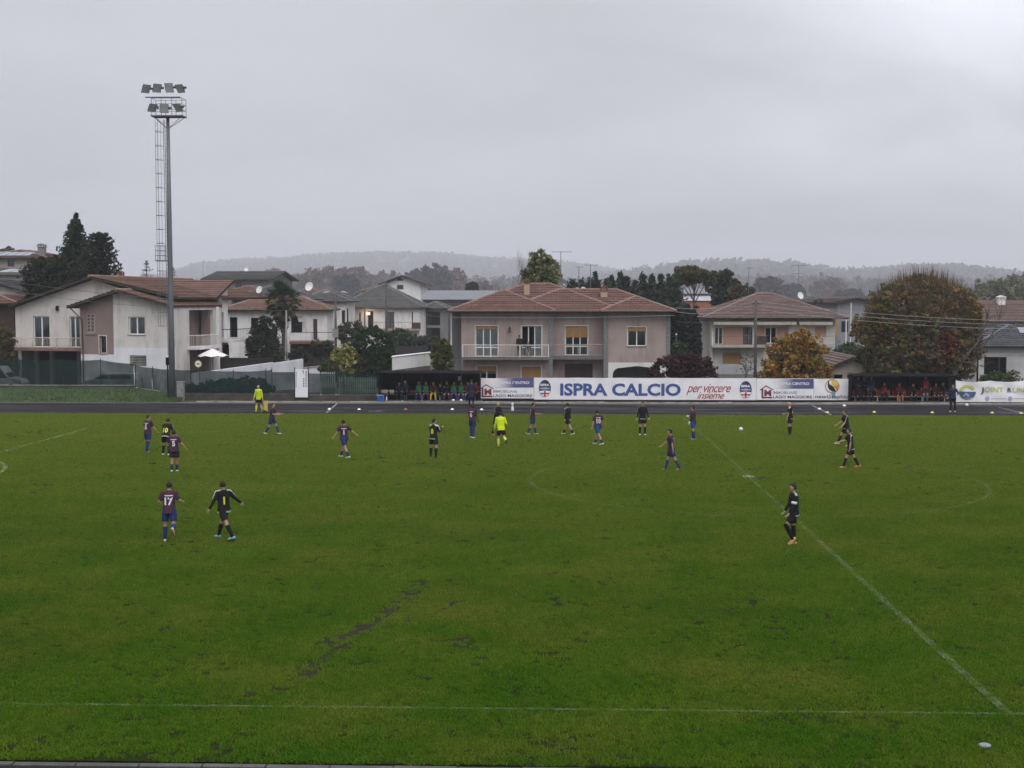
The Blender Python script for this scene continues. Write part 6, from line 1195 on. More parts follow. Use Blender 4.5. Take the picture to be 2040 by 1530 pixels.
H_, x0, x1, z, zr = simple('grey_roof_house', 'grey tiled house whose roof shows left of the street lamp', 600, 690, 172, 600, WHITEP, T_GRY, .40, 14, R(4), [(681, 688, 618, 645, 'dark')])
dish('large white dish above the grey roof left of the street lamp', ax(619, 176), 176, H_.z(580, 4, 619), .62, -25, None, .55)
H_, x0, x1, z, zr = simple('slate_roof_house', 'house with dark pantiled roof peeping over the white house roof', 462, 610, 160, 596, GREYP, T_SLT, .34, 10, R(2))
H_, x0, x1, z, zr = simple('gable_house', 'white gabled house with round headed window standing above the grey roofs', 765, 838, 262, 566, plaster('bright', (.70, .69, .68), .1), T_BRN, .4, 14, 0, [(791, 804, 559, 577, 'shutter'), (783, 795, 583, 590, 'curtain')], 1.0, 'y', 548.5)
hd_ = MB().lathe((0, 0, 0), [(0, 0), (1, 0)], 24); MB().prism([(math.cos(R(t)) * .64 + H_.x(797.5), math.sin(R(t)) * .5 + H_.z(559, 0, 797)) for t in range(0, 181, 15)], -.03, -.004).build('window_arch', WOODB, H_.o)
H_, x0, x1, z, zr = simple('red_roof_house', 'low terracotta roofed house left of the white gabled house', 722, 764, 275, 580, plaster('pinkish', (.5, .4, .36)), T_RED, .3, 12, 0)
METR = mat('metal_roof', (.15, .155, .17), .4, .15, .5, metal=.3, dirt=.15)
def long_shed(label, px0, px1, Y, eave, ridge, wallm, depth=26, name='warehouse', n=24, m=None):
    h = House(name, label, (at((px0 + px1) / 2, 590, Y)[0], Y, 0), 0, 'warehouse'); x0, x1 = h.x(px0), h.x(px1); z, zr = h.z(eave), h.z(ridge, depth / 2, 1020); h.wall((x0, 0), (x1, 0), 0, z, wallm); h.wall((x1, .31), (x1, depth), 0, z, wallm); h.wall((x0, depth), (x0, .31), 0, z, wallm)
    for k in range(n):                                                         # separate roofing sheets
        a, b = x0 - .3 + (x1 - x0 + .6) * k / n + .02, x0 - .3 + (x1 - x0 + .6) * (k + 1) / n - .02; MB().add([(a, -.4, z), (b, -.4, z), (b, depth / 2, zr), (a, depth / 2, zr), (a, -.4, z - .12), (b, -.4, z - .12), (b, depth / 2, zr - .12), (a, depth / 2, zr - .12)], [(0, 1, 2, 3), (4, 7, 6, 5), (0, 4, 5, 1), (1, 5, 6, 2), (2, 6, 7, 3), (3, 7, 4, 0)]).build('roof_sheet', m or METR, h.o)
        MB().add([(a, depth + .4, z), (b, depth + .4, z), (b, depth / 2 + .01, zr), (a, depth / 2 + .01, zr)], [(0, 1, 2, 3)]).build('rear_sheet', m or METR, h.o, fix=False)
    return h
long_shed('long pale metal roofed warehouse behind the left end of the mauve house', 842, 992, 228, 596.5, 578.5, mat('dark_clad', (.07, .06, .06), .8, .2, 2), 22)
sh = long_shed('corrugated metal roofed shed with orange brick wall right of the conifers', 1352, 1428, 185, 585, 575, mat('orange_brick', (.30, .13, .08), .85, .25, 3), 8, 'shed', 12); sx0, sx1 = sh.x(1352), sh.x(1428)
MB().add([(sx0 - .2, -2.2, sh.z(599, -2.2, 1390)), (sx1 + .1, -2.2, sh.z(599, -2.2, 1390)), (sx1 + .1, -.02, sh.z(588, 0, 1390)), (sx0 - .2, -.02, sh.z(588, 0, 1390))], [(0, 1, 2, 3)]).build('lean_to_roof', mat('pale_metal', (.36, .36, .37), .5, .2, .7, metal=.2, dirt=.3), sh.o, fix=False); sh.wall((sx0, -2.0), (sx1 - 1, -2.0), 0, sh.z(600, -2, 1390), mat('orange_brick', (.30, .13, .08)), th=.25)
H_, x0, x1, z, zr = simple('dark_roof_house', 'grey house with shallow dark roof in front of the misty hill at left', 415, 535, 232, 556, GREYP, T_GRY, .22, 14, R(-6), [(470, 482, 562, 576, 'dark')], 1.0, 'x', 541)
dish('small white dish on the wall of the shallow roofed grey house', ax(493, 229), 229, 12.2, .38, 0, None, .3); antenna('aerial left of the shallow roofed grey house', ax(407, 232), 232, 10.5, 3.4, 2.0)
H_, x0, x1, z, zr = simple('red_roof_house', 'house with pinkish roof and roof window right of the cream house', 458, 520, 205, 580, GREYP, T_RED, .26, 10, 0)
H_, x0, x1, z, zr = simple('hill_house', 'tall house with solar panels on its roof at the far left', -60, 92, 162, 513, plaster('beige', (.34, .31, .28)), T_BRN, .20, 14, 0, [(18, 31, 519, 531, 'dark')])
SOLAR = mat('solar_panel', (.20, .22, .26), .15, .1, 1, spec=.6)
for k in range(5): MB().add([(H_.x(-20 + 16 * k, 0), .3, z + .28), (H_.x(-6 + 16 * k, 0), .3, z + .28), (H_.x(-6 + 16 * k, 0), 3.0, z + .82), (H_.x(-20 + 16 * k, 0), 3.0, z + .82)], [(0, 1, 2, 3)]).build('solar_panel', SOLAR, H_.o, fix=False)
chimney(H_, H_.x(87, 3), 3, z, z + 1.4, .8, GREYP, GREYP)
H_.box('terrace_band', plaster('grey_band', (.13, .12, .115)), x0, x1 + .6, -.6, -.01, H_.z(548, 0, 40), H_.z(534, 0, 40))
H_, x0, x1, z, zr = simple('white_annexe', 'low white house with solar roof below the tall house at the far left', -70, 34, 135, 578, WHITEP, T_SLT, .3, 9, R(-4), (), .8, 'y', 558)
for k in range(3): MB().add([(H_.x(-30 + 25 * k, -.5), 2.2, z + 1.9), (H_.x(-8 + 25 * k, -.5), 2.2, z + 1.9), (H_.x(-8 + 25 * k, -.5), 5, z + 2.3), (H_.x(-30 + 25 * k, -.5), 5, z + 2.3)], [(0, 1, 2, 3)]).build('solar_panel', SOLAR, H_.o, fix=False)
H_, x0, x1, z, zr = simple('brown_outhouse', 'dark brown outhouse with red roof at the left edge', -70, 27, 116, 604, mat('dark_timber', (.05, .032, .026), .9, .3, 2), T_RED, .25, 8, 0)
# house right of the middle, with the pink shutters
H_, x0, x1, z, zr = simple('pink_shutter_house', 'cream house with brown hip roof, awnings and pink shutters', 1418, 1664, 135, 633, plaster('ivory', (.50, .48, .44), .3), T_BRN, .37, 11, R(1), [(1441, 1480, 650, 687, 'pink'), (1424, 1440, 652, 686, 'win'), (1480, 1499, 652, 686, 'curtain'), (1508, 1524, 650, 672, 'pink'), (1548, 1571, 650, 687, 'pink'), (1623, 1646, 650, 671, 'pink'), (1525, 1547, 652, 684, 'win'), (1440, 1477, 701, 726, 'ochre')], 1.1)
IV2 = plaster('ivory', (.50, .48, .44)); H_.wall((x0 - 2.6, 2.0), (x0, 2.0), 0, z - .14, IV2, [(.4, .9, 3.2, 5.2), (1.2, 1.7, 3.2, 5.2), (.4, .9, .6, 2.2)], name='side_bay'); zb = H_.z(688, -1.3, 1470); sl_ = plaster('ivory_slab', (.40, .37, .33), .4)
H_.box('balcony_slab', sl_, H_.x(1419, -1.3), H_.x(1532, -1.3), -1.3, -.01, zb - .22, zb); H_.box('balcony_slab', sl_, H_.x(1590, -1.3), H_.x(1664, -1.3), -1.3, -.01, zb - .22, zb); H_.rail([(H_.x(1420, -1.25), -1.25), (H_.x(1531, -1.25), -1.25)], zb, .95, mat('brown_rail', (.14, .10, .09), .6, .1, 4), .12, .008); H_.rail([(H_.x(1600, -1.25), -1.25), (H_.x(1663, -1.25), -1.25)], zb, .95, GREYM, .12, .008); H_.box('awning_panel', WOODB, H_.x(1507, -1.2), H_.x(1527, -1.2), -1.22, -1.16, zb + .1, zb + .9)
AWN = mat('awning_canvas', (.40, .36, .31), .85, .15, 3, dirt=.3)
for a, b in ((1421, 1501), (1508, 1586), (1592, 1658)):
    za = H_.z(645, -.2, a); q = MB(); n = 16; xa, xb = H_.x(a, -.7), H_.x(b, -.7)
    q.add([(xa, -.05, za + .55), (xb, -.05, za + .55), (xb, -.9, za + .12), (xa, -.9, za + .12)], [(0, 1, 2, 3)])
    for k in range(n): u0, u1 = xa + (xb - xa) * k / n, xa + (xb - xa) * (k + 1) / n; q.add([(u0, -.902, za + .12), (u1, -.902, za + .12), (u1, -.902, za - .06), ((u0 + u1) / 2, -.902, za - .13), (u0, -.902, za - .06)], [(0, 1, 2, 3, 4)])
    q.build('awning', AWN, H_.o, fix=False)
H_.box('drain_pipe', WHITE, H_.x(1418), H_.x(1420), -.1, -.004, 1, z - .2); H_.box('garden_wall', plaster('grey_blue', (.34, .35, .37), .3), H_.x(1425, -4), H_.x(1500, -4), -4.2, -4, 0, H_.z(727, -4, 1460)); chimney(H_, H_.x(1630, 7), 7, z + .3, H_.z(603, 7, 1630), .7, DARKWALL, DARKWALL); dish('white dish on the right slope of the pink shuttered house', ax(1591, 141), 141, H_.z(597, 6, 1591), .38, 30, None, .4)
antenna('tall double aerial right of the pink shuttered house ridge', ax(1589, 146), 146, H_.z(590, 11, 1589), 3.4, 1.7, 9, (.95, 1.2)); antenna('thin aerial above the ridge of the pink shuttered house', ax(1490, 150), 150, H_.z(585, 14, 1490), 2.9, .9)
# garage in front of it
H_, x0, x1, z, zr = simple('garage', 'low cream garage with brown gable roof behind the right dugout', 1648, 1752, 106, 739, plaster('garage_cream', (.46, .42, .36), .3), T_BRN, .4, 8, 0, [(1655, 1680, 746, 795, 'dark')], .55, 'y', 711); H_.box('vent', DARKROOM, H_.x(1683), H_.x(1690), -.02, -.004, H_.z(724, 0, 1690), H_.z(718, 0, 1690))
# houses at the right edge
H_, x0, x1, z, zr = simple('slate_roof_house', 'white house with dark slate roof and sliding doors at the right edge', 1950, 2110, 113, 690, plaster('white_right', (.55, .55, .56), .2), T_SLT, .42, 8, R(-4), [(1962, 2007, 711, 757, 'dark')], .7)
H_.box('porch_beam', CAP, H_.x(1951, -1), H_.x(2060, -1), -1.3, -1.1, H_.z(709, -1, 1990), H_.z(705, -1, 1990)); H_.box('porch_post', WHITEP, H_.x(1945, -1.2), H_.x(1952, -1.2), -1.4, -1.0, 0, H_.z(709, -1, 1990)); H_.box('drain_pipe', BLACK, H_.x(1948, -1.5), H_.x(1951, -1.5), -1.55, -1.45, 0, z); H_.box('sliding_frame', WOODB, H_.x(1991, 0), H_.x(1994, 0), .05, .12, H_.z(757, 0, 1990), H_.z(711, 0, 1990)); H_.box('ac_unit', CAP, H_.x(1954), H_.x(1966), -.4, -.05, .2, 1.0)
MB().add([(H_.x(2030, 2), 1.6, H_.z(663, 1.6, 2030)), (H_.x(2050, 2), 1.6, H_.z(663, 1.6, 2030)), (H_.x(2050, 2), 2.6, H_.z(652, 2.6, 2030)), (H_.x(2030, 2), 2.6, H_.z(652, 2.6, 2030))], [(0, 1, 2, 3)]).build('roof_window', SOLAR, H_.o, fix=False)
H_, x0, x1, z, zr = simple('brown_roof_house', 'long house with broad brown tiled roof behind the bare tree at right', 1930, 2150, 158, 640, plaster('tan', (.30, .25, .21)), T_BRN, .5, 14, 0, [(1990, 2020, 640, 652, 'dark')], .7, 'x', 601); chimney(H_, H_.x(1993, 6), 6, zr - .6, H_.z(596, 6, 1993), .8, WHITE, WHITE)
H_, x0, x1, z, zr = simple('grey_house', 'pale grey house with shallow brown roof left of the round tree', 1668, 1742, 178, 602, plaster('blue_grey', (.25, .25, .27), .3), T_BRN, .2, 12, R(5), [(1676, 1690, 640, 662, 'dark'), (1702, 1720, 640, 665, 'dark')], .8, 'y', 593); H_.box('white_post', WHITE, H_.x(1694, -1), H_.x(1695.4, -1), -1.1, -1.0, 1, H_.z(603, -1, 1695)); H_.box('white_post', WHITE, H_.x(1684.6, -2), H_.x(1686.4, -2), -2.1, -2.0, .5, H_.z(632, -2, 1685)); H_.box('shutter', OCH, H_.x(1663, -.5), H_.x(1669, -.5), -.5, -.4, 2.5, 5)
H_, x0, x1, z, zr = simple('grey_house', 'far slate grey house behind the pink shuttered house', 1585, 1665, 205, 603, plaster('slate_wall', (.2, .2, .22), .3), T_GRY, .25, 12, 0)
simple('red_roof_house', 'red roofed house whose ridge shows behind the mauve house', 1120, 1200, 150, 592, WHITEP, T_RED, .3, 10, 0); simple('red_roof_house', 'small brown roof far behind the warehouse', 590, 640, 245, 585, GREYP, T_BRN, .35, 10, 0)
# ---------------------------------------------------------------- walls, parasol, vehicles, signs beyond the fence
def plain_wall(label, pts, h0, h1, th, m, name='garden_wall', cap=None):
    o = thing(name, label, 'wall'); (xa, ya), (xb, yb) = pts; d = math.atan2(yb - ya, xb - xa); L_ = math.hypot(xb - xa, yb - ya); o.location = (xa, ya, 0); o.rotation_euler = (0, 0, d)
    MB().prism([(0, -.1), (L_, -.1), (L_, h1), (0, h0)], 0, th).build('masonry', m, o)
    if cap: MB().prism([(-.05, h0 + .003), (L_ + .05, h1 + .003), (L_ + .05, h1 + .09), (-.05, h0 + .09)], -.05, th + .05).build('coping', cap, o)
    return o
def pa(px, Y): return (ax(px, Y), Y)
PW = plaster('pale_wall', (.58, .58, .62), .25)
plain_wall('long pale garden wall rising behind the shade net', (pa(385, 99), pa(545, 106)), az(744, 99, 385), az(722, 106, 545), .25, PW); plain_wall('pale wall end standing above the net gate', (pa(545, 106.2), pa(604, 108)), az(724, 106, 545), az(715, 108, 604), .25, PW)
plain_wall('pale gate pier with flat coping left of the yellow shrub', (pa(606, 104), pa(637, 104)), az(734, 104, 606), az(731, 104, 637), .4, PW, cap=CAP); plain_wall('dark hedge wall behind the parasol', (pa(412, 112), pa(545, 113)), az(712, 112, 412), az(714, 113, 545), .3, mat('dark_wood_fence', (.022, .018, .016), .9, .3, 3))
rw = thing('ramp_wall', 'white boarded ramp parapet sloping up behind the left dugout', 'wall', (0, 0, 0)); q0, q1 = at(781, 737, 100.5), at(857, 721, 106.5); y0_, y1_ = 100.5, 106.5
pa0, pa1 = Vector((q0[0], y0_, az(738, y0_, 781))), Vector((q1[0], y1_, az(728, y1_, 857))); ht = 1.0
for k in range(12): a, b = pa0.lerp(pa1, k / 12 + .002), pa0.lerp(pa1, (k + 1) / 12 - .002); MB().add([a, b, b + Vector((0, 0, ht)), a + Vector((0, 0, ht)), a + Vector((0, .08, 0)), b + Vector((0, .08, 0)), b + Vector((0, .08, ht)), a + Vector((0, .08, ht))], [(0, 1, 2, 3), (4, 7, 6, 5), (0, 4, 5, 1), (1, 5, 6, 2), (2, 6, 7, 3), (3, 7, 4, 0)]).build('board', WHITE, rw)
MB().bar(pa0 + Vector((0, -.02, ht + .04)), pa1 + Vector((0, -.02, ht + .04)), .12).build('top_rail', WHITE, rw); MB().add([pa0 - Vector((0, -.1, .05)), pa1 - Vector((0, -.1, .05)), Vector((pa1.x, pa1.y + .1, 0)), Vector((pa0.x, pa0.y + .1, 0))], [(0, 1, 2, 3)]).build('base_wall', plaster('ramp_base', (.16, .12, .10), .4), rw, fix=False)
def parasol():
    Y = 108.0; x = ax(423, Y); o = thing('parasol', 'open white garden parasol beside the cream house', 'parasol', (x, Y, 0)); zt, ze = az(694, Y, 425), az(710, Y, 440); n = 8; r = 1.35
    for k in range(n):
        a0, a1 = 2 * math.pi * k / n + .2, 2 * math.pi * (k + 1) / n + .2; e0, e1 = (r * math.cos(a0), r * math.sin(a0), ze), (r * math.cos(a1), r * math.sin(a1), ze); mid = tuple((e0[i] + e1[i]) / 2 for i in range(2)) + (ze + .09,)
        MB().add([(0, 0, zt), e0, mid, e1], [(0, 1, 2), (0, 2, 3)]).build('canopy_panel', WHITE, o, fix=False); MB().tube([(0, 0, zt - .05), (e0[0], e0[1], ze - .02)], .012, 4).build('rib', GREYM, o)
    MB().tube([(0, 0, 0), (0, 0, zt + .1)], .03, 6).build('pole', GREYM, o); MB().lathe((0, 0, 0), [(0, .1), (.35, .1), (.38, 0)], 14).build('base', CON, o)
    p = thing('round_sign', 'round yellow rimmed sign on a post behind the shade net', 'sign', (ax(394.5, 100), 100, 0)); MB().tube([(0, .03, 0), (0, .03, az(716, 100, 394))], .025, 6).build('post', GREYM, p); zc = az(725, 100, 394); disc = lambda r_, y_, m, nm: MB().prism([(r_ * math.cos(R(t)), zc + r_ * math.sin(R(t))) for t in range(0, 360, 15)], y_, y_ + .01).build(nm, m, p)
    disc(.27, -.01, INKL, 'rim'); disc(.20, -.024, INKW, 'face'); MB().prism([(-.11, zc - .06), (-.11, zc + .02), (-.05, zc + .06), (0, zc + .03), (.05, zc + .06), (.11, zc + .02), (.11, zc - .06), (.05, zc - .06), (.05, zc - .02), (-.05, zc - .02), (-.05, zc - .06)], -.036, -.026).build('emblem', INKD, p)
parasol()
def van(label, px, Y, rz, c, nm, L_=4.6, h=1.95, cat='van'):
    o = thing('parked_' + cat, label, cat, (ax(px, Y), Y, 0), rz); m = mat('car_' + nm, c, .3, .04, 1, spec=.5); W_ = 1.8
    prof = [(-L_ / 2, .35), (-L_ / 2, 1.0), (-L_ / 2 + .1, h * .97), (-L_ / 2 + .3, h), (L_ * .12, h), (L_ * .27, 1.05 if h < 1.7 else 1.15), (L_ / 2 - .15, .9), (L_ / 2, .7), (L_ / 2, .35)]
    b = MB(); b.prism(prof, -W_ / 2, W_ / 2); o_ = b.build('body', m, o)
    for s in (-1, 1):
        y = s * (W_ / 2 + .004); MB().add([(L_ * .245, y, 1.1), (L_ * .115, y, h - .12), (-L_ * .0, y, h - .12), (-L_ * .0, y, 1.1)], [(0, 1, 2, 3)]).build('side_window', GLASS if False else mat('car_glass', (.02, .024, .026), .1, .1, 2, spec=.6), o, fix=False); MB().add([(-L_ * .02, y, 1.1), (-L_ * .02, y, h - .12), (-L_ * .4, y, h - .12), (-L_ * .43, y, 1.1)], [(0, 1, 2, 3)]).build('rear_side_window', mat('car_glass', (.02, .024, .026)), o, fix=False)
        for xx in (-L_ * .31, L_ * .30):
            w_ = MB().tube([(xx, y - s * .12, .32), (xx, y + s * .02, .32)], .32, 16).build('wheel', BLACK, o); MB().tube([(xx, y + s * .021, .32), (xx, y + s * .03, .32)], .2, 12).build('rim', GREYM, w_)
        MB().box(-L_ / 2 - .02, -L_ / 2 + .05, s * .8 - .08, s * .8 + .08, .75, 1.05).build('tail_light', mat('tail_red', (.3, .02, .02), .3, .1, 4), o)
    MB().add([(L_ * .125, -.75, h - .03), (L_ * .125, .75, h - .03), (L_ * .272, .8, 1.14), (L_ * .272, -.8, 1.14)], [(0, 1, 2, 3)]).build('windscreen', mat('car_glass', (.02, .024, .026)), o, fix=False)
van('white van half behind the net at the left edge', -6, 104.6, R(4), (.62, .64, .64), 'white', 4.4, 2.0); van('white car parked in front of the cream house behind the net', 222, 104.0, R(180), (.60, .61, .63), 'pearl', 4.3, 1.5, 'car')
# ---------------------------------------------------------------- poles and wires
WP = mat('weathered_pole', (.085, .075, .07), .85, .3, 2, .4)
def pole(label, px, Y, ytop, r=.13, name='utility_pole', m=None, arm=True, z0=0):
    x = ax(px, Y); h = az(ytop, Y, px); o = thing(name, label, 'pole', (x, Y, 0), 0, 'poles behind the fence'); MB().tube([(0, 0, z0 - .2), (0, 0, h * .5), (0, 0, h)], [r, r * .88, r * .72], 8).build('shaft', m or WP, o, smooth=True)
    if arm:
        MB().box(-.35, .35, -.05, .05, h - .35, h - .27).build('cross_arm', m or WP, o)
        for xx in (-.3, 0, .3): MB().lathe((xx, 0, h - .268), [(.035, 0), (.045, .05), (.02, .1), (0, .11)], 8).build('insulator', mat('insulator', (.2, .2, .2), .3, .1, 3), o)
    return (x, Y, h)
pA = pole('grey pole with two armed street lamp in front of the yellow shrub', 669, 103, 585, .12, 'street_lamp_pole', None, False); pB = pole('dark pole in front of the grey roofed houses with a transformer stub', 770, 128, 563, .14); pC = pole('slim concrete pole in front of the palm', 571, 118, 618, .10, 'utility_pole', CAP, False); pD = pole('dark wooden pole before the pink shuttered house', 1505, 100, 597, .12); pE = pole('thin pole left of the lit lamp', 727, 150, 603, .10, 'utility_pole', None, False)
l_ = thing('street_lamp', 'two headed street lamp on top of the grey pole', 'street lamp', pA)
for s in (-1, 1): MB().tube([(0, 0, -.4), (s * .12, 0, .0), (s * .4, -.1, .12), (s * .6, -.15, .1)], .03, 6).build('arm', GREYM, l_); MB().tube([(s * .45, -.12, .12), (s * .6, -.15, .12), (s * .85, -.2, .09), (s * .95, -.22, .07)], [(.05, .03), (.11, .06), (.11, .05), (.03, .02)], 10).build('lamp_head', mat('lamp_head_grey', (.42, .43, .42), .4, .1, 3), l_, smooth=True)
bx_ = thing('pole_box', 'pale box mounted low on the street lamp pole', 'box', (ax(668.5, 102.8), 102.75, az(672, 102.8, 668))); MB().box(-.22, .22, -.1, .1, 0, .62).build('body', CAP, bx_); MB().box(-.24, .24, -.12, .12, .622, .66).build('lid', CAP, bx_)
lg = pole('thin garden lamp post left of the pink shuttered house', 1347, 118, 668, .022, 'garden_lamp', GREYM, False); q = thing('lamp_globe', 'white globe on the thin garden lamp post', 'lamp', lg); MB().ball((0, 0, .08), .08, .08, .08, 10, 8).build('globe', WHITE, q, smooth=True)
WIRE = mat('cable', (.10, .10, .105), .6, .1, 3); WIREP = mat('pale_cable', (.30, .30, .31), .5, .1, 3)
def wire(label, a, b, sag=.4, r=.014, m=None):
    a, b = Vector(a), Vector(b); o = tag(MB().tube([a.lerp(b, t / 14) - Vector((0, 0, sag * 4 * (t / 14) * (1 - t / 14))) for t in range(15)], r, 4).build('overhead_cable', m or WIRE), label, 'cable', 'overhead cables')
W3 = lambda px, py, Y: (at(px, py, Y)[0], Y, at(px, py, Y)[1])
wire('upper cable crossing the gable of the cream house', W3(-30, 553, 101), W3(335, 596, 95.3), .15); wire('lower cable crossing the gable of the cream house', W3(-30, 572, 101), W3(335, 613, 95.3), .2)
wire('cable from the street lamp to the transformer pole', pA, pB, .3); wire('second cable from the street lamp to the transformer pole', (pA[0], pA[1], pA[2] - .5), (pB[0], pB[1], pB[2] - 1.0), .5); wire('cable from the transformer pole to the mauve house', pB, W3(896, 621, 106.4), .5); wire('slack cable from the transformer pole to the mauve house', (pB[0], pB[1], pB[2] - .4), W3(895, 630, 106.4), .9); wire('cable from the palm pole to the street lamp', pC, pA, .25); wire('cable running left from the palm pole to the cream house', pC, W3(455, 600, 113), .3)
wire('pale cable over the front of the mauve house', W3(895, 632, 106), W3(1345, 628, 105.9), .12, .012, WIREP); wire('upper cable from the mauve house to the wooden pole', W3(1346, 613, 106), (pD[0], pD[1], pD[2] - .1), .3, .016, WIREP); wire('middle cable from the mauve house to the wooden pole', W3(1346, 621, 106), (pD[0], pD[1], pD[2] - .35), .4, .016, WIREP); wire('lower cable from the mauve house to the wooden pole', W3(1346, 640, 106), (pD[0], pD[1], pD[2] - .9), .4, .012)
for k, (a, b, nm) in enumerate(((597, 634, 'top'), (606, 642, 'middle'), (618, 651, 'bottom'))): wire('%s of three cables crossing the round tree at right' % nm, (pD[0], pD[1], pD[2] - .1 - .3 * k), W3(2100, b + 6, 100), .35, .013, WIREP)
# ================================================================ trees, hedges, hills
def quads(name, P, C, m, parent=None):
    """P: (N,4,3) leaf corners, C: (N,3) leaf colour"""
    n = len(P); me = bpy.data.meshes.new(name); me.vertices.add(n * 4); me.vertices.foreach_set('co', P.astype(np.float32).ravel()); me.loops.add(n * 4); me.loops.foreach_set('vertex_index', np.arange(n * 4, dtype=np.int32)); me.polygons.add(n); me.polygons.foreach_set('loop_start', np.arange(0, n * 4, 4, dtype=np.int32))
    try: me.polygons.foreach_set('loop_total', np.full(n, 4, dtype=np.int32))
    except Exception: pass
    me.update(calc_edges=True); a = me.color_attributes.new('Col', 'FLOAT_COLOR', 'POINT'); a.data.foreach_set('color', np.repeat(np.concatenate([C, np.ones((n, 1))], 1), 4, 0).astype(np.float32).ravel()); me.materials.append(m); return link(name, me, parent)
LEAF = mat('leaf', (1, 1, 1), .7, .12, 2, attr='Col', trans=.22, spec=.15); BARK = mat('bark', (.075, .06, .05), .9, .35, 6, .5); BARKP = mat('pale_bark', (.20, .19, .165), .9, .35, 5, .5)
def leafquads(c, size, r, asp=.6, up=0.0):
    """random oriented quads round the centres c (N,3)"""
    n = len(c); a = r.normal(size=(n, 3)); a /= np.linalg.norm(a, axis=1)[:, None]; b = r.normal(size=(n, 3)); b[:, 2] += up; b -= a * (a * b).sum(1)[:, None]; b /= np.linalg.norm(b, axis=1)[:, None] + 1e-9
    s = (size * r.uniform(.6, 1.35, n))[:, None]; a *= s; b *= s * asp; return np.stack([c - a - b, c + a - b * .6, c + a * 1.1 + b, c - a * .8 + b * .8], 1)
def crown(blobs, clumps, per, size, cols, seed, rc=.22, shell=.55, asp=.6, squash=.8):
    """leaf clumps spread through ellipsoids (cx, cy, cz, rx, ry, rz); returns leaf corners and colours"""
    r = np.random.default_rng(seed); vol = np.array([b[3] * b[4] * b[5] for b in blobs]) ** .67; vol /= vol.sum(); Ps, Cs = [], []; cols = np.array(cols) * 1.35
    for b, k in zip(blobs, (vol * clumps).astype(int) + 1):
        d = r.normal(size=(k, 3)); d /= np.linalg.norm(d, axis=1)[:, None]; rad = shell + (1 - shell) * r.random(k) ** .6; rad *= 1 + .10 * np.sin(d[:, 0] * 5 + seed) * np.sin(d[:, 2] * 6 + 1) + r.normal(0, .04, k); cc = d * rad[:, None] * np.array(b[3:6]) + np.array(b[:3])
        cr = rc * (b[3] * b[4] * b[5]) ** (1 / 3) * r.uniform(.6, 1.3, k); tone = cols[r.integers(0, len(cols), k)] * r.uniform(.7, 1.25, k)[:, None]
        o = r.normal(0, .5, size=(k, per, 3)) * cr[:, None, None]; o[:, :, 2] *= squash; c = (cc[:, None, :] + o).reshape(-1, 3); Ps.append(leafquads(c, size, r, asp)); Cs.append(np.repeat(tone, per, 0) * r.uniform(.75, 1.25, k * per)[:, None])
    return np.concatenate(Ps), np.concatenate(Cs)
def branches(base, h, r0, n, spread, seed, levels=2, up=.6, curl=.15):
    """tapered trunk with limbs; returns a mesh builder"""
    rr = random.Random(seed); b = MB()
    def grow(p, d, L_, r, lev):
        pts, rs = [p], [r]; q = Vector(p); dd = Vector(d)
        for k in range(4): dd = (dd + Vector((rr.uniform(-curl, curl), rr.uniform(-curl, curl), rr.uniform(-curl * .3, curl)))).normalized(); q = q + dd * (L_ / 4); pts.append(q.copy()); rs.append(r * (1 - .2 * (k + 1)))
        b.tube(pts, rs, 6 if lev == 0 else (5 if lev == 1 else 3), cap=lev == 0)
        if lev < levels:
            for k in range(n if lev == 0 else max(3, n - 1)):
                t = rr.uniform(.35, 1) if lev else .35 + .65 * k / n; i = min(3, int(t * 4)); s = pts[i].lerp(pts[i + 1], t * 4 - i); a = rr.uniform(0, 6.283); nd = (Vector((math.cos(a), math.sin(a), 0)) * spread + Vector((0, 0, up)) + dd * .4).normalized(); grow(s, nd, L_ * rr.uniform(.45, .65), r * .45 * (1.15 - t * .5), lev + 1)
    grow(Vector(base), Vector((0, 0, 1)), h, r0, 0); return b
def spot(px, Y): return (ax(px, Y), Y, 0.0)
def vegetation(name, label, px, Y, top, bot, wpx, cols, cat='tree', clumps=160, per=26, size=.13, trunk=True, blobs=None, rc=.2, shell=.5, dy=1.0, seed=1, group=None, zbase=0.0, bark=None):
    """a tree or bush whose crown runs between two pixel rows; real size follows from its distance"""
    s = Y / CF; zt, zb = az(top, Y, px), az(bot, Y, px); W_ = wpx * s; o = thing(name, label, cat, (ax(px, Y), Y, zbase), 0, group); H_ = zt - zb; cz = (zt + zb) / 2 - zbase
    if blobs is None: blobs = [(0, 0, 0, 1, 1, 1)]
    B = [(a * W_ / 2, b * W_ / 2 * dy, cz + c * H_ / 2, rx * W_ / 2, ry * W_ / 2 * dy, rz * H_ / 2) for a, b, c, rx, ry, rz in blobs]; P, C_ = crown(B, clumps, per, size, cols, seed, rc, shell); quads('crown', P, C_, LEAF, o)
    if trunk:
        rr = random.Random(seed); t = MB(); r0 = max(.05, min(.45, W_ * .03)); zc0 = zb - zbase; t.tube([(0, 0, -.15), (rr.uniform(-.1, .1), 0, max(.3, zc0 * .6)), (0, 0, max(.6, cz))], [r0, r0 * .8, r0 * .45], 7)
        for k in range(9):
            bb = B[k % len(B)]; a = rr.uniform(0, 6.283); e = rr.uniform(.3, .72); tip = Vector((bb[0] + math.cos(a) * bb[3] * e, bb[1] + math.sin(a) * bb[4] * e, bb[2] + rr.uniform(-.2, .6) * bb[5])); st = Vector((0, 0, max(.3, zc0 * .7 + (cz - zc0 * .7) * rr.random()))); t.tube([st, st.lerp(tip, .5) + Vector((0, 0, .05 * H_)), tip], [r0 * .45, r0 * .28, r0 * .08], 5, cap=False)
        t.build('trunk', bark or BARK, o, smooth=True)
    return o
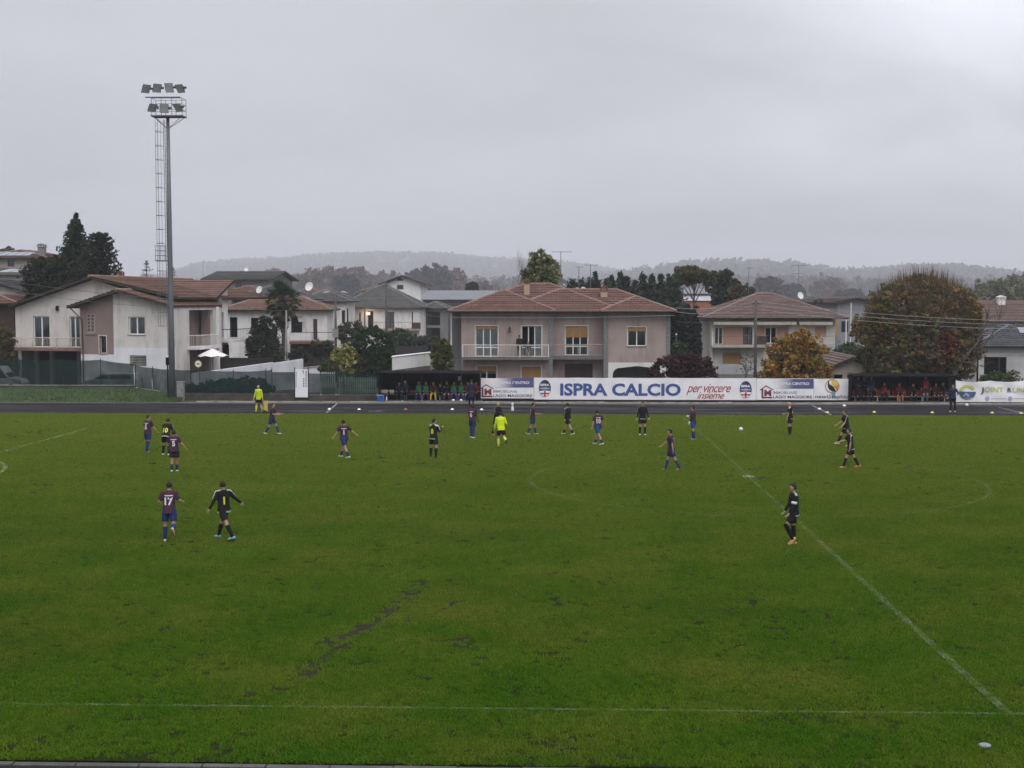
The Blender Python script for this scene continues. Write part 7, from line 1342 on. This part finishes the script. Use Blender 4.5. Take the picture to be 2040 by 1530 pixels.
DG, MGc, OLV, YG = (.022, .035, .019), (.042, .062, .028), (.055, .060, .022), (.16, .155, .045)
BR1, BR2, OR1, OR2, RDc = (.075, .045, .028), (.10, .065, .04), (.22, .115, .022), (.15, .075, .018), (.035, .012, .014)
# ---- conifers
def conifer(label, px, Y, top, bot, wpx, cols, seed, n=26, droop=.25, size=.16, name='conifer', per=150, group=None, thin=1.0, zbase=0.0):
    r = np.random.default_rng(seed); s = Y / CF; zt, zb = az(top, Y, px), az(bot, Y, px); R_ = wpx * s / 2; o = thing(name, label, 'tree', (ax(px, Y), Y, 0), 0, group); MB().tube([(0, 0, zbase), (0, 0, (zt + zb) / 2), (0, 0, zt - .3)], [R_ * .07, R_ * .05, .03], 7).build('trunk', BARK, o)
    Ps, Cs = [], []; cols = np.array(cols) * 1.2; br = MB()
    for k in range(n):
        t = (k + r.random()) / n; z = zt - (zt - zb) * t ** .92; rad = R_ * (t ** .8) * r.uniform(.75, 1.12) + .15; m_ = max(4, int(5 + 5 * t))
        for j in range(m_):
            a = r.uniform(0, 6.283); e = rad * r.uniform(.55, 1.2); cnt = max(6, int(per * (.25 + t) / m_ * thin)); u = r.random(cnt) ** .6; x, y = np.cos(a) * e * u, np.sin(a) * e * u; c = np.stack([x + r.normal(0, .12 * rad + .04, cnt) * .7, y + r.normal(0, .12 * rad + .04, cnt) * .7, z - droop * e * u + r.normal(0, .10 + .04 * rad, cnt)], 1); Ps.append(leafquads(c, size, r, .4)); Cs.append(np.tile(cols[r.integers(len(cols))] * r.uniform(.7, 1.3), (cnt, 1)) * r.uniform(.8, 1.2, cnt)[:, None])
            br.tube([(0, 0, z), (math.cos(a) * e * .8, math.sin(a) * e * .8, z - droop * e * .8)], [.03, .01], 3, cap=False)
    quads('crown', np.concatenate(Ps), np.concatenate(Cs), LEAF, o); br.build('limbs', BARK, o); return o
conifer('tall dark spruce towering behind the cream house', 157, 128, 430, 592, 118, [DG, (.028, .040, .024), (.018, .028, .018)], 3, 36, .12, .19, per=420)
def araucaria():
    Y = 122.; px = 203; o = thing('monkey_puzzle_tree', 'monkey puzzle tree with upcurved snaky branches right of the spruce', 'tree', spot(px, Y)); zt, zb = az(463, Y, px), az(560, Y, px); R_ = 44 * Y / CF; MB().tube([(0, 0, 0), (0, 0, zt - .2)], [.22, .06], 8).build('trunk', BARK, o); rr = random.Random(4); Ps, Cs = [], []; r = np.random.default_rng(9)
    b = MB()
    for k in range(15):
        t = (k + .3) / 15; z = zt - (zt - zb) * t; rad = R_ * (.35 + .72 * t ** .5)
        for j in range(9):
            a = 6.283 * j / 9 + k * .7 + rr.uniform(-.2, .2); e = rad * rr.uniform(.8, 1.08); pts = [(math.cos(a) * e * u, math.sin(a) * e * u, z - .16 * e * math.sin(u * 2.2) * 1.6 + .30 * u ** 3 * e * .5) for u in (0, .25, .5, .75, 1)]; b.tube(pts, [.03, .035, .04, .04, .02], 4, cap=False); n = 46; u = r.random(n); i = np.minimum((u * 4).astype(int), 3); f = (u * 4 - i)[:, None]; pa_ = np.array(pts); c = pa_[i] * (1 - f) + pa_[i + 1] * f + r.normal(0, .055, (n, 3)); Ps.append(leafquads(c, .12, r, .5)); Cs.append(np.tile(np.array([.020, .030, .018]) * rr.uniform(.7, 1.4), (n, 1)))
    b.build('limbs', BARK, o); quads('crown', np.concatenate(Ps), np.concatenate(Cs), LEAF, o)
araucaria()
vegetation('evergreen_tree', 'broad dark evergreen tree in front of the tall spruce', 98, 121, 508, 600, 108, [DG, (.020, .026, .014), (.03, .03, .016)], clumps=420, per=34, size=.13, blobs=[(-.2, 0, -.1, .75, .8, .85), (.35, 0, .15, .6, .7, .8), (-.1, .1, .35, .5, .6, .6), (.6, 0, -.4, .4, .5, .5)], seed=11, rc=.16)
vegetation('bush', 'reddish bush against the left slope of the cream house roof', 128, 113.5, 578, 620, 40, [(.05, .02, .018), DG, (.06, .03, .02)], 'bush', clumps=60, size=.1, trunk=False, seed=12); vegetation('bush', 'yellow green and brown bush at the left edge under the outhouse', 6, 106.5, 650, 745, 46, [(.07, .075, .015), (.06, .035, .02), MGc], 'bush', clumps=140, size=.1, seed=13, trunk=False)
conifer('thin leafless larch on the skyline left of the mast', 295, 210, 517, 572, 44, [(.05, .05, .05), (.06, .055, .05)], 14, 14, .05, .10, 'larch', 26); conifer('small bare larch right of the mast on the skyline', 347, 300, 530, 575, 36, [(.06, .055, .055)], 15, 12, .05, .13, 'larch', 26)
# ---- palm
def palm():
    Y = 122.0; px = 563; o = thing('palm_tree', 'fan palm with shaggy crown in front of the white house', 'tree', spot(px, Y)); zc = az(600, Y, px); MB().tube([(0, 0, 0), (.1, 0, zc * .6), (0, 0, zc)], [.2, .17, .2], 9).build('trunk', BARK, o); rr = random.Random(5); r = np.random.default_rng(6); P, C_ = [], []; st = MB()
    for k in range(150):
        a = rr.uniform(0, 6.283); el = R(rr.uniform(-66, 80)); L_ = rr.uniform(.9, 1.6); d = Vector((math.cos(a) * math.cos(el), math.sin(a) * math.cos(el), math.sin(el))); p0 = Vector((0, 0, zc)); p1 = p0 + d * L_; st.tube([p0, p1], [.018, .012], 4, cap=False); s = d.cross(Vector((0, 0, 1))).normalized(); dead = el < R(-32); c = np.array([.07, .055, .03]) if dead else np.array([.035, .060, .026]) * rr.uniform(.6, 1.5)
        for j in range(11):
            f = -1 + 2 * j / 10; dd = (d * math.cos(f * 1.15) + s * math.sin(f * 1.15) - Vector((0, 0, .32 + .25 * abs(f)))).normalized(); q = p1 + dd * (.85 - .18 * abs(f)); w_ = dd.cross(d.cross(s)).normalized() * .062; P.append([p1 - w_ * .4, p1 + w_ * .4, (p1 + q) / 2 + w_, q]); C_.append(c)
    st.build('stalks', BARK, o); quads('fronds', np.array([[tuple(v) for v in q] for q in P]), np.array(C_), LEAF, o)
    P2, C2 = crown([(0, 0, zc - 1.6, .55, .55, 1.3)], 60, 16, .16, [(.055, .045, .03), (.04, .033, .022)], 7, .3, .5, .25); quads('dead_skirt', P2, C2, LEAF, o)
palm()
vegetation('bush', 'dark laurel bush left of the palm', 520, 116, 630, 735, 66, [DG, (.022, .032, .018), (.03, .036, .022)], 'bush', clumps=260, size=.11, blobs=[(0, 0, -.2, .9, .9, .8), (.3, 0, .5, .6, .6, .5)], seed=21); conifer('dark pointed garden conifer below the palm', 548, 114, 655, 742, 52, [DG, (.022, .036, .022)], 22, 26, .05, .10, 'garden_conifer', 150); vegetation('bush', 'small open dark tree between the palm and the yellow shrub', 640, 117, 676, 735, 54, [(.022, .026, .018), DG], 'bush', clumps=80, per=16, size=.09, blobs=[(0, 0, .4, 1, 1, .6)], seed=23); vegetation('bush', 'dark bush beneath the red balcony of the white house', 596, 128, 690, 730, 44, [DG, (.03, .028, .02)], 'bush', clumps=80, size=.1, trunk=False, seed=24)
vegetation('shrub', 'variegated yellow green shrub by the street lamp pole', 692, 102.5, 682, 752, 74, [(.23, .21, .075), (.15, .155, .045), (.085, .095, .03), (.27, .25, .11)], 'shrub', clumps=330, per=22, size=.085, blobs=[(0, 0, -.15, .95, .9, .85), (-.05, 0, .45, .55, .6, .5), (.35, 0, .1, .6, .6, .6), (-.5, 0, .25, .4, .5, .4)], seed=25, rc=.13); vegetation('shrub', 'clipped green ball bush left of the yellow shrub', 655, 101, 718, 752, 40, [MGc, (.04, .055, .015)], 'shrub', clumps=170, size=.06, trunk=False, seed=26, rc=.12, shell=.75)
vegetation('topiary', 'big dark green dome of clipped evergreen beside the yellow shrub', 744.5, 103.2, 653, 762, 82, [(.022, .040, .015), (.028, .048, .018), (.017, .031, .013)], 'shrub', clumps=2200, per=22, size=.06, blobs=[(0, 0, -.1, 1, 1, 1.08), (0, 0, -.5, .98, .98, .7)], seed=27, rc=.05, shell=.9, trunk=False); vegetation('shrub', 'brownish thin shrub between the yellow shrub and the dome', 722, 101.8, 705, 755, 30, [(.05, .03, .025), (.03, .03, .02)], 'shrub', clumps=70, per=14, size=.07, seed=28, trunk=False)
vegetation('bush', 'muted bush below the windows of the grey roofed house', 700, 160, 640, 690, 60, [(.035, .032, .022), MGc], 'bush', clumps=120, size=.14, seed=29, trunk=False); vegetation('bush', 'loose green bush right of the dome by the white house corner', 797, 150, 655, 702, 56, [MGc, (.045, .06, .03), (.03, .042, .025)], 'bush', clumps=150, size=.13, seed=30, trunk=False); vegetation('bush', 'rounded dark bush under the brown loggias', 850, 170, 668, 705, 60, [DG, (.03, .03, .025)], 'bush', clumps=110, size=.15, seed=31, trunk=False)
vegetation('shrub', 'tall yellow tipped laurel by the stair of the mauve house', 880, 104, 671, 752, 46, [MGc, (.05, .065, .016), (.022, .034, .014), (.12, .095, .02)], 'shrub', clumps=280, size=.08, seed=32, trunk=False, blobs=[(0, 0, -.1, .95, .9, .95), (.1, 0, .55, .55, .6, .4)], rc=.14)
plain_wall('dark boarded garden fence behind the dome bush', (pa(785, 118), pa(850, 118)), az(690, 118, 785), az(690, 118, 850), .06, mat('slate_boards', (.035, .035, .042), .8, .2, 3), 'garden_fence')
vegetation('hedge', 'dark low hedge behind the net right of the mast', 450, 97.6, 756, 800, 190, [(.010, .018, .011), (.014, .022, .012)], 'hedge', clumps=700, per=24, size=.10, blobs=[(-.5, 0, -.15, .5, .06, .8), (0, 0, 0, .5, .06, 1), (.5, 0, .1, .5, .06, 1.05)], seed=34, trunk=False, rc=.22); vegetation('hedge', 'dark low hedge behind the angled net bay by the mast', 225, 103.6, 757, 800, 100, [(.010, .018, .011), (.014, .022, .012)], 'hedge', clumps=350, per=24, size=.10, blobs=[(-.4, 0, 0, .6, .1, .8), (.4, 0, 0, .6, .1, .8)], seed=36, trunk=False, rc=.22)
# ---- behind and beside the mauve house
vegetation('cedar_tree', 'tall soft olive green cedar behind the mauve house', 1079, 136, 498, 600, 84, [(.15, .155, .065), (.11, .125, .055), (.18, .175, .085), (.075, .09, .045)], clumps=420, per=30, size=.15, blobs=[(0, 0, -.25, .95, .9, .7), (-.05, 0, .4, .6, .6, .55), (.45, 0, .1, .45, .5, .5), (-.5, 0, -.1, .45, .5, .45)], seed=33, rc=.15)
def bare(label, px, Y, top, h_frac, r0, seed, n=7, spread=.55, up=.75, levels=3, m=None, name='bare_tree', lean=0, cat='tree'):
    o = thing(name, label, cat, spot(px, Y)); zt = az(top, Y, px); b = branches((0, 0, -.1), zt * h_frac, r0, n, spread, seed, levels, up, .12); b.build('trunk', m or BARK, o, smooth=True); o.rotation_euler = (0, R(lean), 0); return o
bare('leafless tree with fine upright twigs left of the olive cedar', 1013, 140, 528, .72, .16, 35, 8, .5, .9)
rr_ = random.Random(12)
for k in range(15):
    px = 1128 + k * 15.5 + rr_.uniform(-4, 4); nm = ['leftmost', 'second', 'third', 'fourth', 'fifth', 'sixth', 'seventh', 'eighth', 'ninth', 'tenth', 'eleventh', 'twelfth', 'thirteenth', 'fourteenth', 'rightmost'][k]
    conifer('%s dark cypress in the tall row behind the mauve house' % nm, px, 148 + rr_.uniform(-2, 2), 548 + rr_.uniform(-6, 14) + (6 if k < 2 else 0), 665, 64, [(.036, .050, .034), (.030, .042, .030), (.045, .056, .034)], 40 + k, 26, -.15, .20, 'cypress', 190, 'cypress row')
for k, (px, w_, top, Y) in enumerate(((1350, 34, 612, 126), (1366, 40, 606, 130), (1380, 30, 614, 131))): vegetation('tall_hedge', ['left', 'middle', 'right'][k] + ' clump of the near black tall hedge beside the mauve house', px, Y, top, 760, w_, [(.010, .016, .010), (.014, .02, .012)], 'hedge', clumps=520, per=24, size=.14, blobs=[(0, 0, 0, 1, 1, 1), (0, 0, -.4, 1, 1, .7)], seed=60 + k, trunk=False, rc=.14, shell=.7, group='dark hedge')
vegetation('bush', 'grey green bush by the right corner of the mauve house', 1352, 112, 682, 752, 34, [(.05, .065, .035), MGc], 'bush', clumps=90, size=.09, seed=64, trunk=False)
PN = [(.055, .058, .018), (.035, .042, .016), (.022, .03, .014), (.075, .07, .02)]
vegetation('pine_tree', 'flat topped olive pine above the metal shed', 1382, 168, 529, 572, 92, PN, clumps=260, per=26, size=.17, blobs=[(-.2, 0, .1, .8, .8, .8), (.5, 0, -.1, .5, .6, .6), (-.6, 0, -.4, .4, .5, .4)], seed=65, rc=.16); vegetation('pine_tree', 'darker ragged pine right of the flat topped pine', 1441, 166, 531, 600, 72, [(.03, .036, .016), (.022, .028, .014), (.05, .05, .02)], clumps=230, per=24, size=.16, blobs=[(0, 0, .1, .6, .7, .8), (.55, 0, -.2, .45, .5, .5), (-.5, 0, -.1, .5, .5, .5)], seed=66, rc=.15); vegetation('bush', 'dark round evergreen at the right end of the metal shed', 1437, 160, 575, 615, 40, [DG, (.018, .024, .015)], 'bush', clumps=140, size=.14, seed=67, trunk=False); vegetation('bush', 'russet bush left of the pink shuttered house roof', 1474, 158, 566, 610, 60, [(.06, .03, .022), (.05, .04, .022), MGc], 'bush', clumps=120, per=18, size=.14, seed=68, trunk=False)
vegetation('hedge', 'dark red leaved hedge above the long banner', 1361, 98.6, 703, 775, 136, [RDc, (.045, .018, .018), (.028, .012, .012), (.06, .03, .028)], 'hedge', clumps=620, per=24, size=.075, blobs=[(-.4, 0, -.1, .58, .3, .95), (.15, 0, 0, .62, .3, .98), (.6, 0, -.15, .42, .28, .85)], seed=69, trunk=False, rc=.12, shell=.6)
vegetation('orange_tree', 'bushy tree in golden orange autumn leaf before the pink shuttered house', 1586, 100, 655, 790, 150, [OR1, (.26, .15, .03), OR2, (.11, .10, .022), (.19, .10, .02)], clumps=900, per=26, size=.085, blobs=[(0, 0, -.1, .8, .7, .85), (-.45, 0, -.35, .55, .6, .5), (.5, 0, -.35, .52, .6, .55), (.1, 0, .5, .55, .55, .48), (-.25, 0, .35, .5, .5, .45), (.35, 0, .25, .45, .5, .45), (-.2, 0, -.75, .75, .7, .3)], seed=70, rc=.13)
def beech():
    Y = 104.5; px = 1834; o = vegetation('round_tree', 'huge clipped round tree turning from green to russet brown', px, Y, 553, 765, 222, [(.105, .078, .045), (.135, .090, .040), (.088, .098, .036), (.075, .090, .038), (.085, .068, .050), (.15, .092, .036)], clumps=3600, per=28, size=.09, blobs=[(0, 0, .02, .98, .95, .96), (0, 0, -.35, .98, .95, .75)], seed=71, rc=.06, shell=.8, trunk=False)
    zt = az(553, Y, px); r = np.random.default_rng(3); W_ = 222 * Y / CF / 2
    t = MB(); rr = random.Random(8)
    for k in range(15):
        a = rr.uniform(3.3, 6.1) if k < 11 else rr.uniform(0, 6.28); e = rr.uniform(.75, 1.0) * W_; h = rr.uniform(.9, 6.0); p = Vector((math.cos(a) * e * .93, math.sin(a) * e * .95, h)); t.tube([(rr.uniform(-.2, .2), 0, .3), (p.x * .4, p.y * .4, h * .35), (p.x * .8, p.y * .8, h * .8), p, p + Vector((p.x * .06, p.y * .05, .5))], [.17, .12, .075, .05, .02], 6)
    t.tube([(0, 0, -.1), (0, 0, 3), (.2, 0, 5)], [.4, .3, .2], 8); t.build('trunk', BARKP, o, smooth=True)
    n = 4200; a = r.uniform(0, 6.283, n); el = np.arccos(r.uniform(0.0, 1, n)); d = np.stack([np.sin(el) * np.cos(a), np.sin(el) * np.sin(a), np.cos(el)], 1); zc = (zt + az(765, Y, px)) / 2; Hh = (zt - az(765, Y, px)) / 2; base = d * np.array([W_ * .96, W_ * .94, Hh * .95]) + np.array([0, 0, zc + .05]); L_ = r.uniform(.25, 1.0, n)[:, None]; tip = base + (d * .35 + np.array([0, 0, 1.0])) * L_ + r.normal(0, .06, (n, 3)); s = np.cross(tip - base, r.normal(size=(n, 3))); s /= np.linalg.norm(s, axis=1)[:, None]; s *= .016
    quads('twigs', np.stack([base - s, base + s, tip + s * .3, tip - s * .3], 1), np.tile(np.array([.11, .070, .038]), (n, 1)) * r.uniform(.6, 1.5, n)[:, None], LEAF, o)
    P, C_ = crown([(-W_ * .75, -W_ * .35, zc + .2 * Hh, W_ * .22, W_ * .35, Hh * .5), (W_ * .8, -W_ * .3, zc + .3 * Hh, W_ * .15, W_ * .3, Hh * .4)], 160, 24, .085, [(.10, .075, .018), (.07, .07, .018), (.15, .08, .02)], 72, .2); quads('golden_leaves', P, C_, LEAF, o)
    P, C_ = crown([(W_ * .18, -W_ * .93, zc - Hh * .25, W_ * .2, W_ * .1, Hh * .3)], 90, 22, .085, [(.10, .035, .022), (.13, .05, .025)], 73, .25); quads('russet_leaves', P, C_, LEAF, o)
beech()
def gnarled():
    Y = 101.2; o = thing('bare_tree', 'gnarled leafless tree leaning right beside the round tree', 'tree', spot(1884, Y)); ox = o.location.x; b = MB(); rr = random.Random(4); q = lambda px, py, dy=0: Vector((ax(px, Y + dy) - ox, dy, az(py, Y + dy, px)))
    def limb(pts, r0, sub, depth=0):
        P = [q(*p) for p in pts]; n = len(P); b.tube(P, [r0 * (1 - .75 * i / (n - 1)) for i in range(n)], 6 if depth == 0 else 4)
        for k in range(sub):
            t = rr.uniform(.35, 1) * (n - 1); i = min(n - 2, int(t)); s = P[i].lerp(P[i + 1], t - i); d = (P[i + 1] - P[i]).normalized()
            for m in range(2): e = s + (d + Vector((rr.uniform(-.9, .9), rr.uniform(-.5, .5), rr.uniform(.1, .9)))).normalized() * rr.uniform(.5, 1.4); mid = s.lerp(e, .5) + Vector((rr.uniform(-.1, .1), 0, rr.uniform(-.05, .12))); b.tube([s, mid, e], [r0 * .22, r0 * .14, .008], 4, cap=False); e2 = mid + (e - s).normalized() * .3 + Vector((rr.uniform(-.3, .3), 0, rr.uniform(.1, .5))); b.tube([mid, e2], [.014, .006], 3, cap=False)
    limb([(1884, 805), (1893, 762), (1915, 722), (1932, 700), (1948, 682), (1958, 655), (1966, 632)], .2, 9); limb([(1915, 722), (1940, 724), (1966, 733)], .07, 3, 1); limb([(1932, 700), (1958, 690), (1980, 660), (1992, 625)], .09, 7, 1); limb([(1893, 762), (1880, 735), (1872, 700)], .1, 3, 1); limb([(1948, 682), (1962, 676), (1990, 672), (2012, 655)], .06, 5, 1)
    b.build('trunk', mat('dark_bark', (.085, .075, .068), .9, .4, 5, .5), o, smooth=True)
gnarled()
vegetation('bush', 'green bush between the garage and the grey house', 1690, 128, 685, 745, 70, [MGc, (.035, .05, .024), DG], 'bush', clumps=160, size=.11, seed=75, trunk=False); vegetation('bush', 'green bush behind the garage roof beside the round tree', 1732, 112, 690, 755, 50, [(.03, .045, .018), DG], 'bush', clumps=130, size=.1, seed=76, trunk=False); vegetation('bush', 'low green bushes in front of the sliding doors at right', 1988, 100, 742, 775, 60, [(.05, .065, .02), MGc], 'bush', clumps=120, size=.07, seed=77, trunk=False); vegetation('bush', 'dry flower stems against the white wall at the right edge', 2020, 100.5, 738, 775, 36, [(.10, .09, .06), (.06, .06, .03)], 'bush', clumps=40, per=12, size=.06, seed=78, trunk=False); vegetation('bush', 'golden bush by the grey house left of the round tree', 1712, 140, 630, 680, 34, [(.15, .10, .03), (.09, .07, .02)], 'bush', clumps=70, size=.12, seed=79, trunk=False)
vegetation('shrub', 'small leafless shrub before the ochre ground floor shutter', 1487, 112, 700, 745, 44, [(.05, .035, .03)], 'shrub', clumps=40, per=8, size=.05, seed=80)
# ---- misty trees farther off, each one told apart
FT = 'misty trees beyond the roofs'
AU = [(.085, .055, .038), (.10, .068, .04), (.065, .045, .033)]; AU2 = [(.16, .105, .04), (.11, .075, .04)]; EV = [(.022, .030, .022), (.03, .036, .026)]
for i, (nm, lb, px, Y, top, bot, w_, c) in enumerate((
    ('autumn_tree', 'rounded rusty brown tree with a yellow shoulder above the white dish', 640, 560, 527, 600, 92, AU + AU2[:1]), ('autumn_tree', 'broad brown misty tree right of the rusty rounded one', 703, 590, 528, 600, 96, AU), ('autumn_tree', 'dark round misty tree below the broad brown one', 690, 470, 545, 600, 58, EV), ('autumn_tree', 'pale brown tree behind the white gabled house', 765, 640, 538, 600, 80, AU), ('autumn_tree', 'faint yellow brown tree left of the roof of the white gable', 545, 620, 533, 590, 50, AU2), ('autumn_tree', 'small yellow tree between two far roofs', 590, 700, 545, 590, 40, AU2),
    ('evergreen_tree', 'dark misty cedar right of the white gabled house', 862, 500, 526, 600, 78, EV), ('evergreen_tree', 'feathery dark conifer left of the misty cedar', 826, 520, 531, 600, 34, EV), ('autumn_tree', 'tan misty tree behind the warehouse roof', 908, 560, 533, 600, 52, AU2 + AU), ('autumn_tree', 'low rust coloured tree before the misty slope right of the warehouse', 958, 480, 560, 600, 50, AU), ('bush', 'round dark bush behind the warehouse ridge', 941, 330, 562, 590, 24, EV), ('autumn_tree', 'bare rounded tree behind the pink shuttered roof', 1528, 420, 551, 600, 62, [(.05, .042, .038), (.06, .05, .045)]), ('autumn_tree', 'faint bare tree right of the tall double aerial', 1650, 600, 555, 600, 80, AU), ('evergreen_tree', 'pale dark conifer beside the tall double aerial', 1577, 480, 565, 600, 50, EV),
    ('autumn_tree', 'broad greenish misty tree behind the grey house at right', 1690, 430, 575, 610, 64, [(.05, .055, .035), (.04, .045, .03)]), ('autumn_tree', 'mauve brown misty tree left above the round tree', 1640, 900, 549, 600, 100, AU), ('willow', 'pale green willow behind the brown roof at right', 1990, 330, 548, 625, 120, [(.10, .105, .05), (.075, .08, .04)]), ('autumn_tree', 'rusty misty tree at the right edge of the skyline', 2040, 420, 541, 600, 60, AU), ('autumn_tree', 'brown misty tree between the round tree and the willow', 1935, 520, 570, 620, 70, AU), ('autumn_tree', 'faint brown tree at the left end of the misty hill', 470, 700, 548, 600, 60, AU), ('autumn_tree', 'bare tree crown above the solar roof at the far left', 18, 260, 490, 545, 36, [(.06, .055, .05)]))):
    Y = Y * 1.65 if Y > 400 else Y
    vegetation(nm, lb, px, Y, top, bot, w_, c, 'tree', clumps=240, per=18, size=.0011 * Y, blobs=[(0, 0, -.2, 1, .8, .8), (.25, 0, .3, .6, .6, .65), (-.35, 0, .15, .6, .6, .7)], seed=90 + i, rc=.17, group=FT)
# ---- hills with their woods
def hill(name, prof, Y, base, depth, m, cols, ntree, csize, seed, zbias=0.0, nq=16, label=None):
    pts = [(ax(px, Y), az(py, Y, px) - zbias) for px, py in prof]; xs = np.array([p[0] for p in pts]); zs = np.array([p[1] for p in pts]); nx, ny = 160, 24; X = np.linspace(xs[0], xs[-1], nx); v, f = [], []
    rz = np.interp(X, xs, zs); 
    for j in range(ny):
        t = j / (ny - 1); y = Y - depth + (depth * 1.5) * t; k = math.sin(min(1, t * 1.5) * math.pi / 2) if t < .667 else 1 - .5 * (t - .667) / .333
        for i in range(nx): v.append((X[i] * (1 + (y - Y) / Y * .6), y, -1 + (rz[i] + 1) * k + (2 * math.sin(X[i] * .013 + y * .01) if .05 < t < .6 else 0)))
    for j in range(ny - 1):
        for i in range(nx - 1): f.append((j * nx + i, j * nx + i + 1, (j + 1) * nx + i + 1, (j + 1) * nx + i))
    me = bpy.data.meshes.new(name); me.from_pydata(v, [], f); me.materials.append(m); me.polygons.foreach_set('use_smooth', [True] * len(f)); tag(link(name, me), kind='structure')
    r = np.random.default_rng(seed); V_ = np.array(v).reshape(ny, nx, 3); jj = r.uniform(1, ny * .70, ntree); jj[: ntree // 4] = r.uniform(ny * .58, ny * .69, ntree // 4); ii = r.uniform(0, nx - 1.01, ntree); a, b = jj.astype(int), ii.astype(int); fj, fi = (jj - a)[:, None], (ii - b)[:, None]; c = (V_[a, b] * (1 - fj) + V_[np.minimum(a + 1, ny - 1), b] * fj) * (1 - fi) + (V_[a, b + 1] * (1 - fj) + V_[np.minimum(a + 1, ny - 1), b + 1] * fj) * fi
    sz = csize * r.uniform(.6, 1.5, ntree); c[:, 2] += sz * .5; cc = np.array(cols)[r.integers(0, len(cols), ntree)] * r.uniform(.85, 1.15, ntree)[:, None]; d = r.normal(size=(ntree, nq, 3)); d /= np.linalg.norm(d, axis=2)[:, :, None]; p = c[:, None, :] + d * sz[:, None, None] * np.array([.75, .75, .8]) * r.uniform(.5, 1, (ntree, nq, 1))
    P = leafquads(p.reshape(-1, 3), csize * .32, r, .7); quads(name.replace('hill', 'wood'), P, np.repeat(cc, nq, 0) * r.uniform(.9, 1.1, ntree * nq)[:, None], LEAF); tag(bpy.data.objects[name.replace('hill', 'wood')], label, 'wood', kind='stuff')
HM = mat('hill_floor', (.05, .045, .035), .95, .3, .01); WC = [(.060, .056, .042), (.078, .063, .046), (.048, .054, .037), (.095, .070, .046), (.044, .048, .038)]
hill('far_hill', [(120, 600), (300, 580), (370, 548), (430, 530), (500, 522), (560, 522), (640, 515), (720, 509), (800, 509), (880, 510), (950, 518), (1020, 522), (1090, 526), (1150, 530), (1230, 545), (1330, 575), (1450, 600)], 4900, 0, 1800, HM, WC, 5200, 12, 5, 6, 12, 'hazy wooded hill along the skyline left of centre')
hill('right_hill', [(980, 600), (1100, 580), (1200, 556), (1290, 545), (1340, 536), (1400, 530), (1480, 530), (1560, 533), (1610, 545), (1680, 549), (1760, 543), (1830, 538), (1920, 542), (1980, 553), (2060, 556), (2200, 560), (2400, 580)], 3300, 0, 1100, HM, WC, 2600, 15, 6, 8, 16, 'hazy wooded ridge along the skyline right of centre')
hill('low_hill', [(-260, 600), (-100, 570), (60, 572), (200, 580), (330, 578), (450, 572), (560, 570), (700, 566), (820, 566), (960, 568), (1100, 572), (1250, 572), (1400, 568), (1560, 566), (1700, 568), (1860, 570), (2000, 572), (2200, 572), (2400, 590)], 2000, 0, 700, HM, WC, 2600, 11, 7, 6, 16, 'band of misty trees behind the village roofs')
# ---------------------------------------------------------------- haze: one closed box of even thin mist
hz = bpy.data.materials.new('haze'); hz.use_nodes = True; t = hz.node_tree; t.nodes.clear()
pv = t.nodes.new('ShaderNodeVolumePrincipled'); pv.inputs['Color'].default_value = (0.93, 0.935, 1.0, 1); pv.inputs['Density'].default_value = 0.00030; pv.inputs['Anisotropy'].default_value = 0.0
ou = t.nodes.new('ShaderNodeOutputMaterial'); t.links.new(pv.outputs[0], ou.inputs['Volume'])
tag(MB().box(-5900, 5900, -80, 5900, -1.2, 230).build('haze', hz), 'thin grey mist in the air over the whole place', 'haze', kind='stuff')
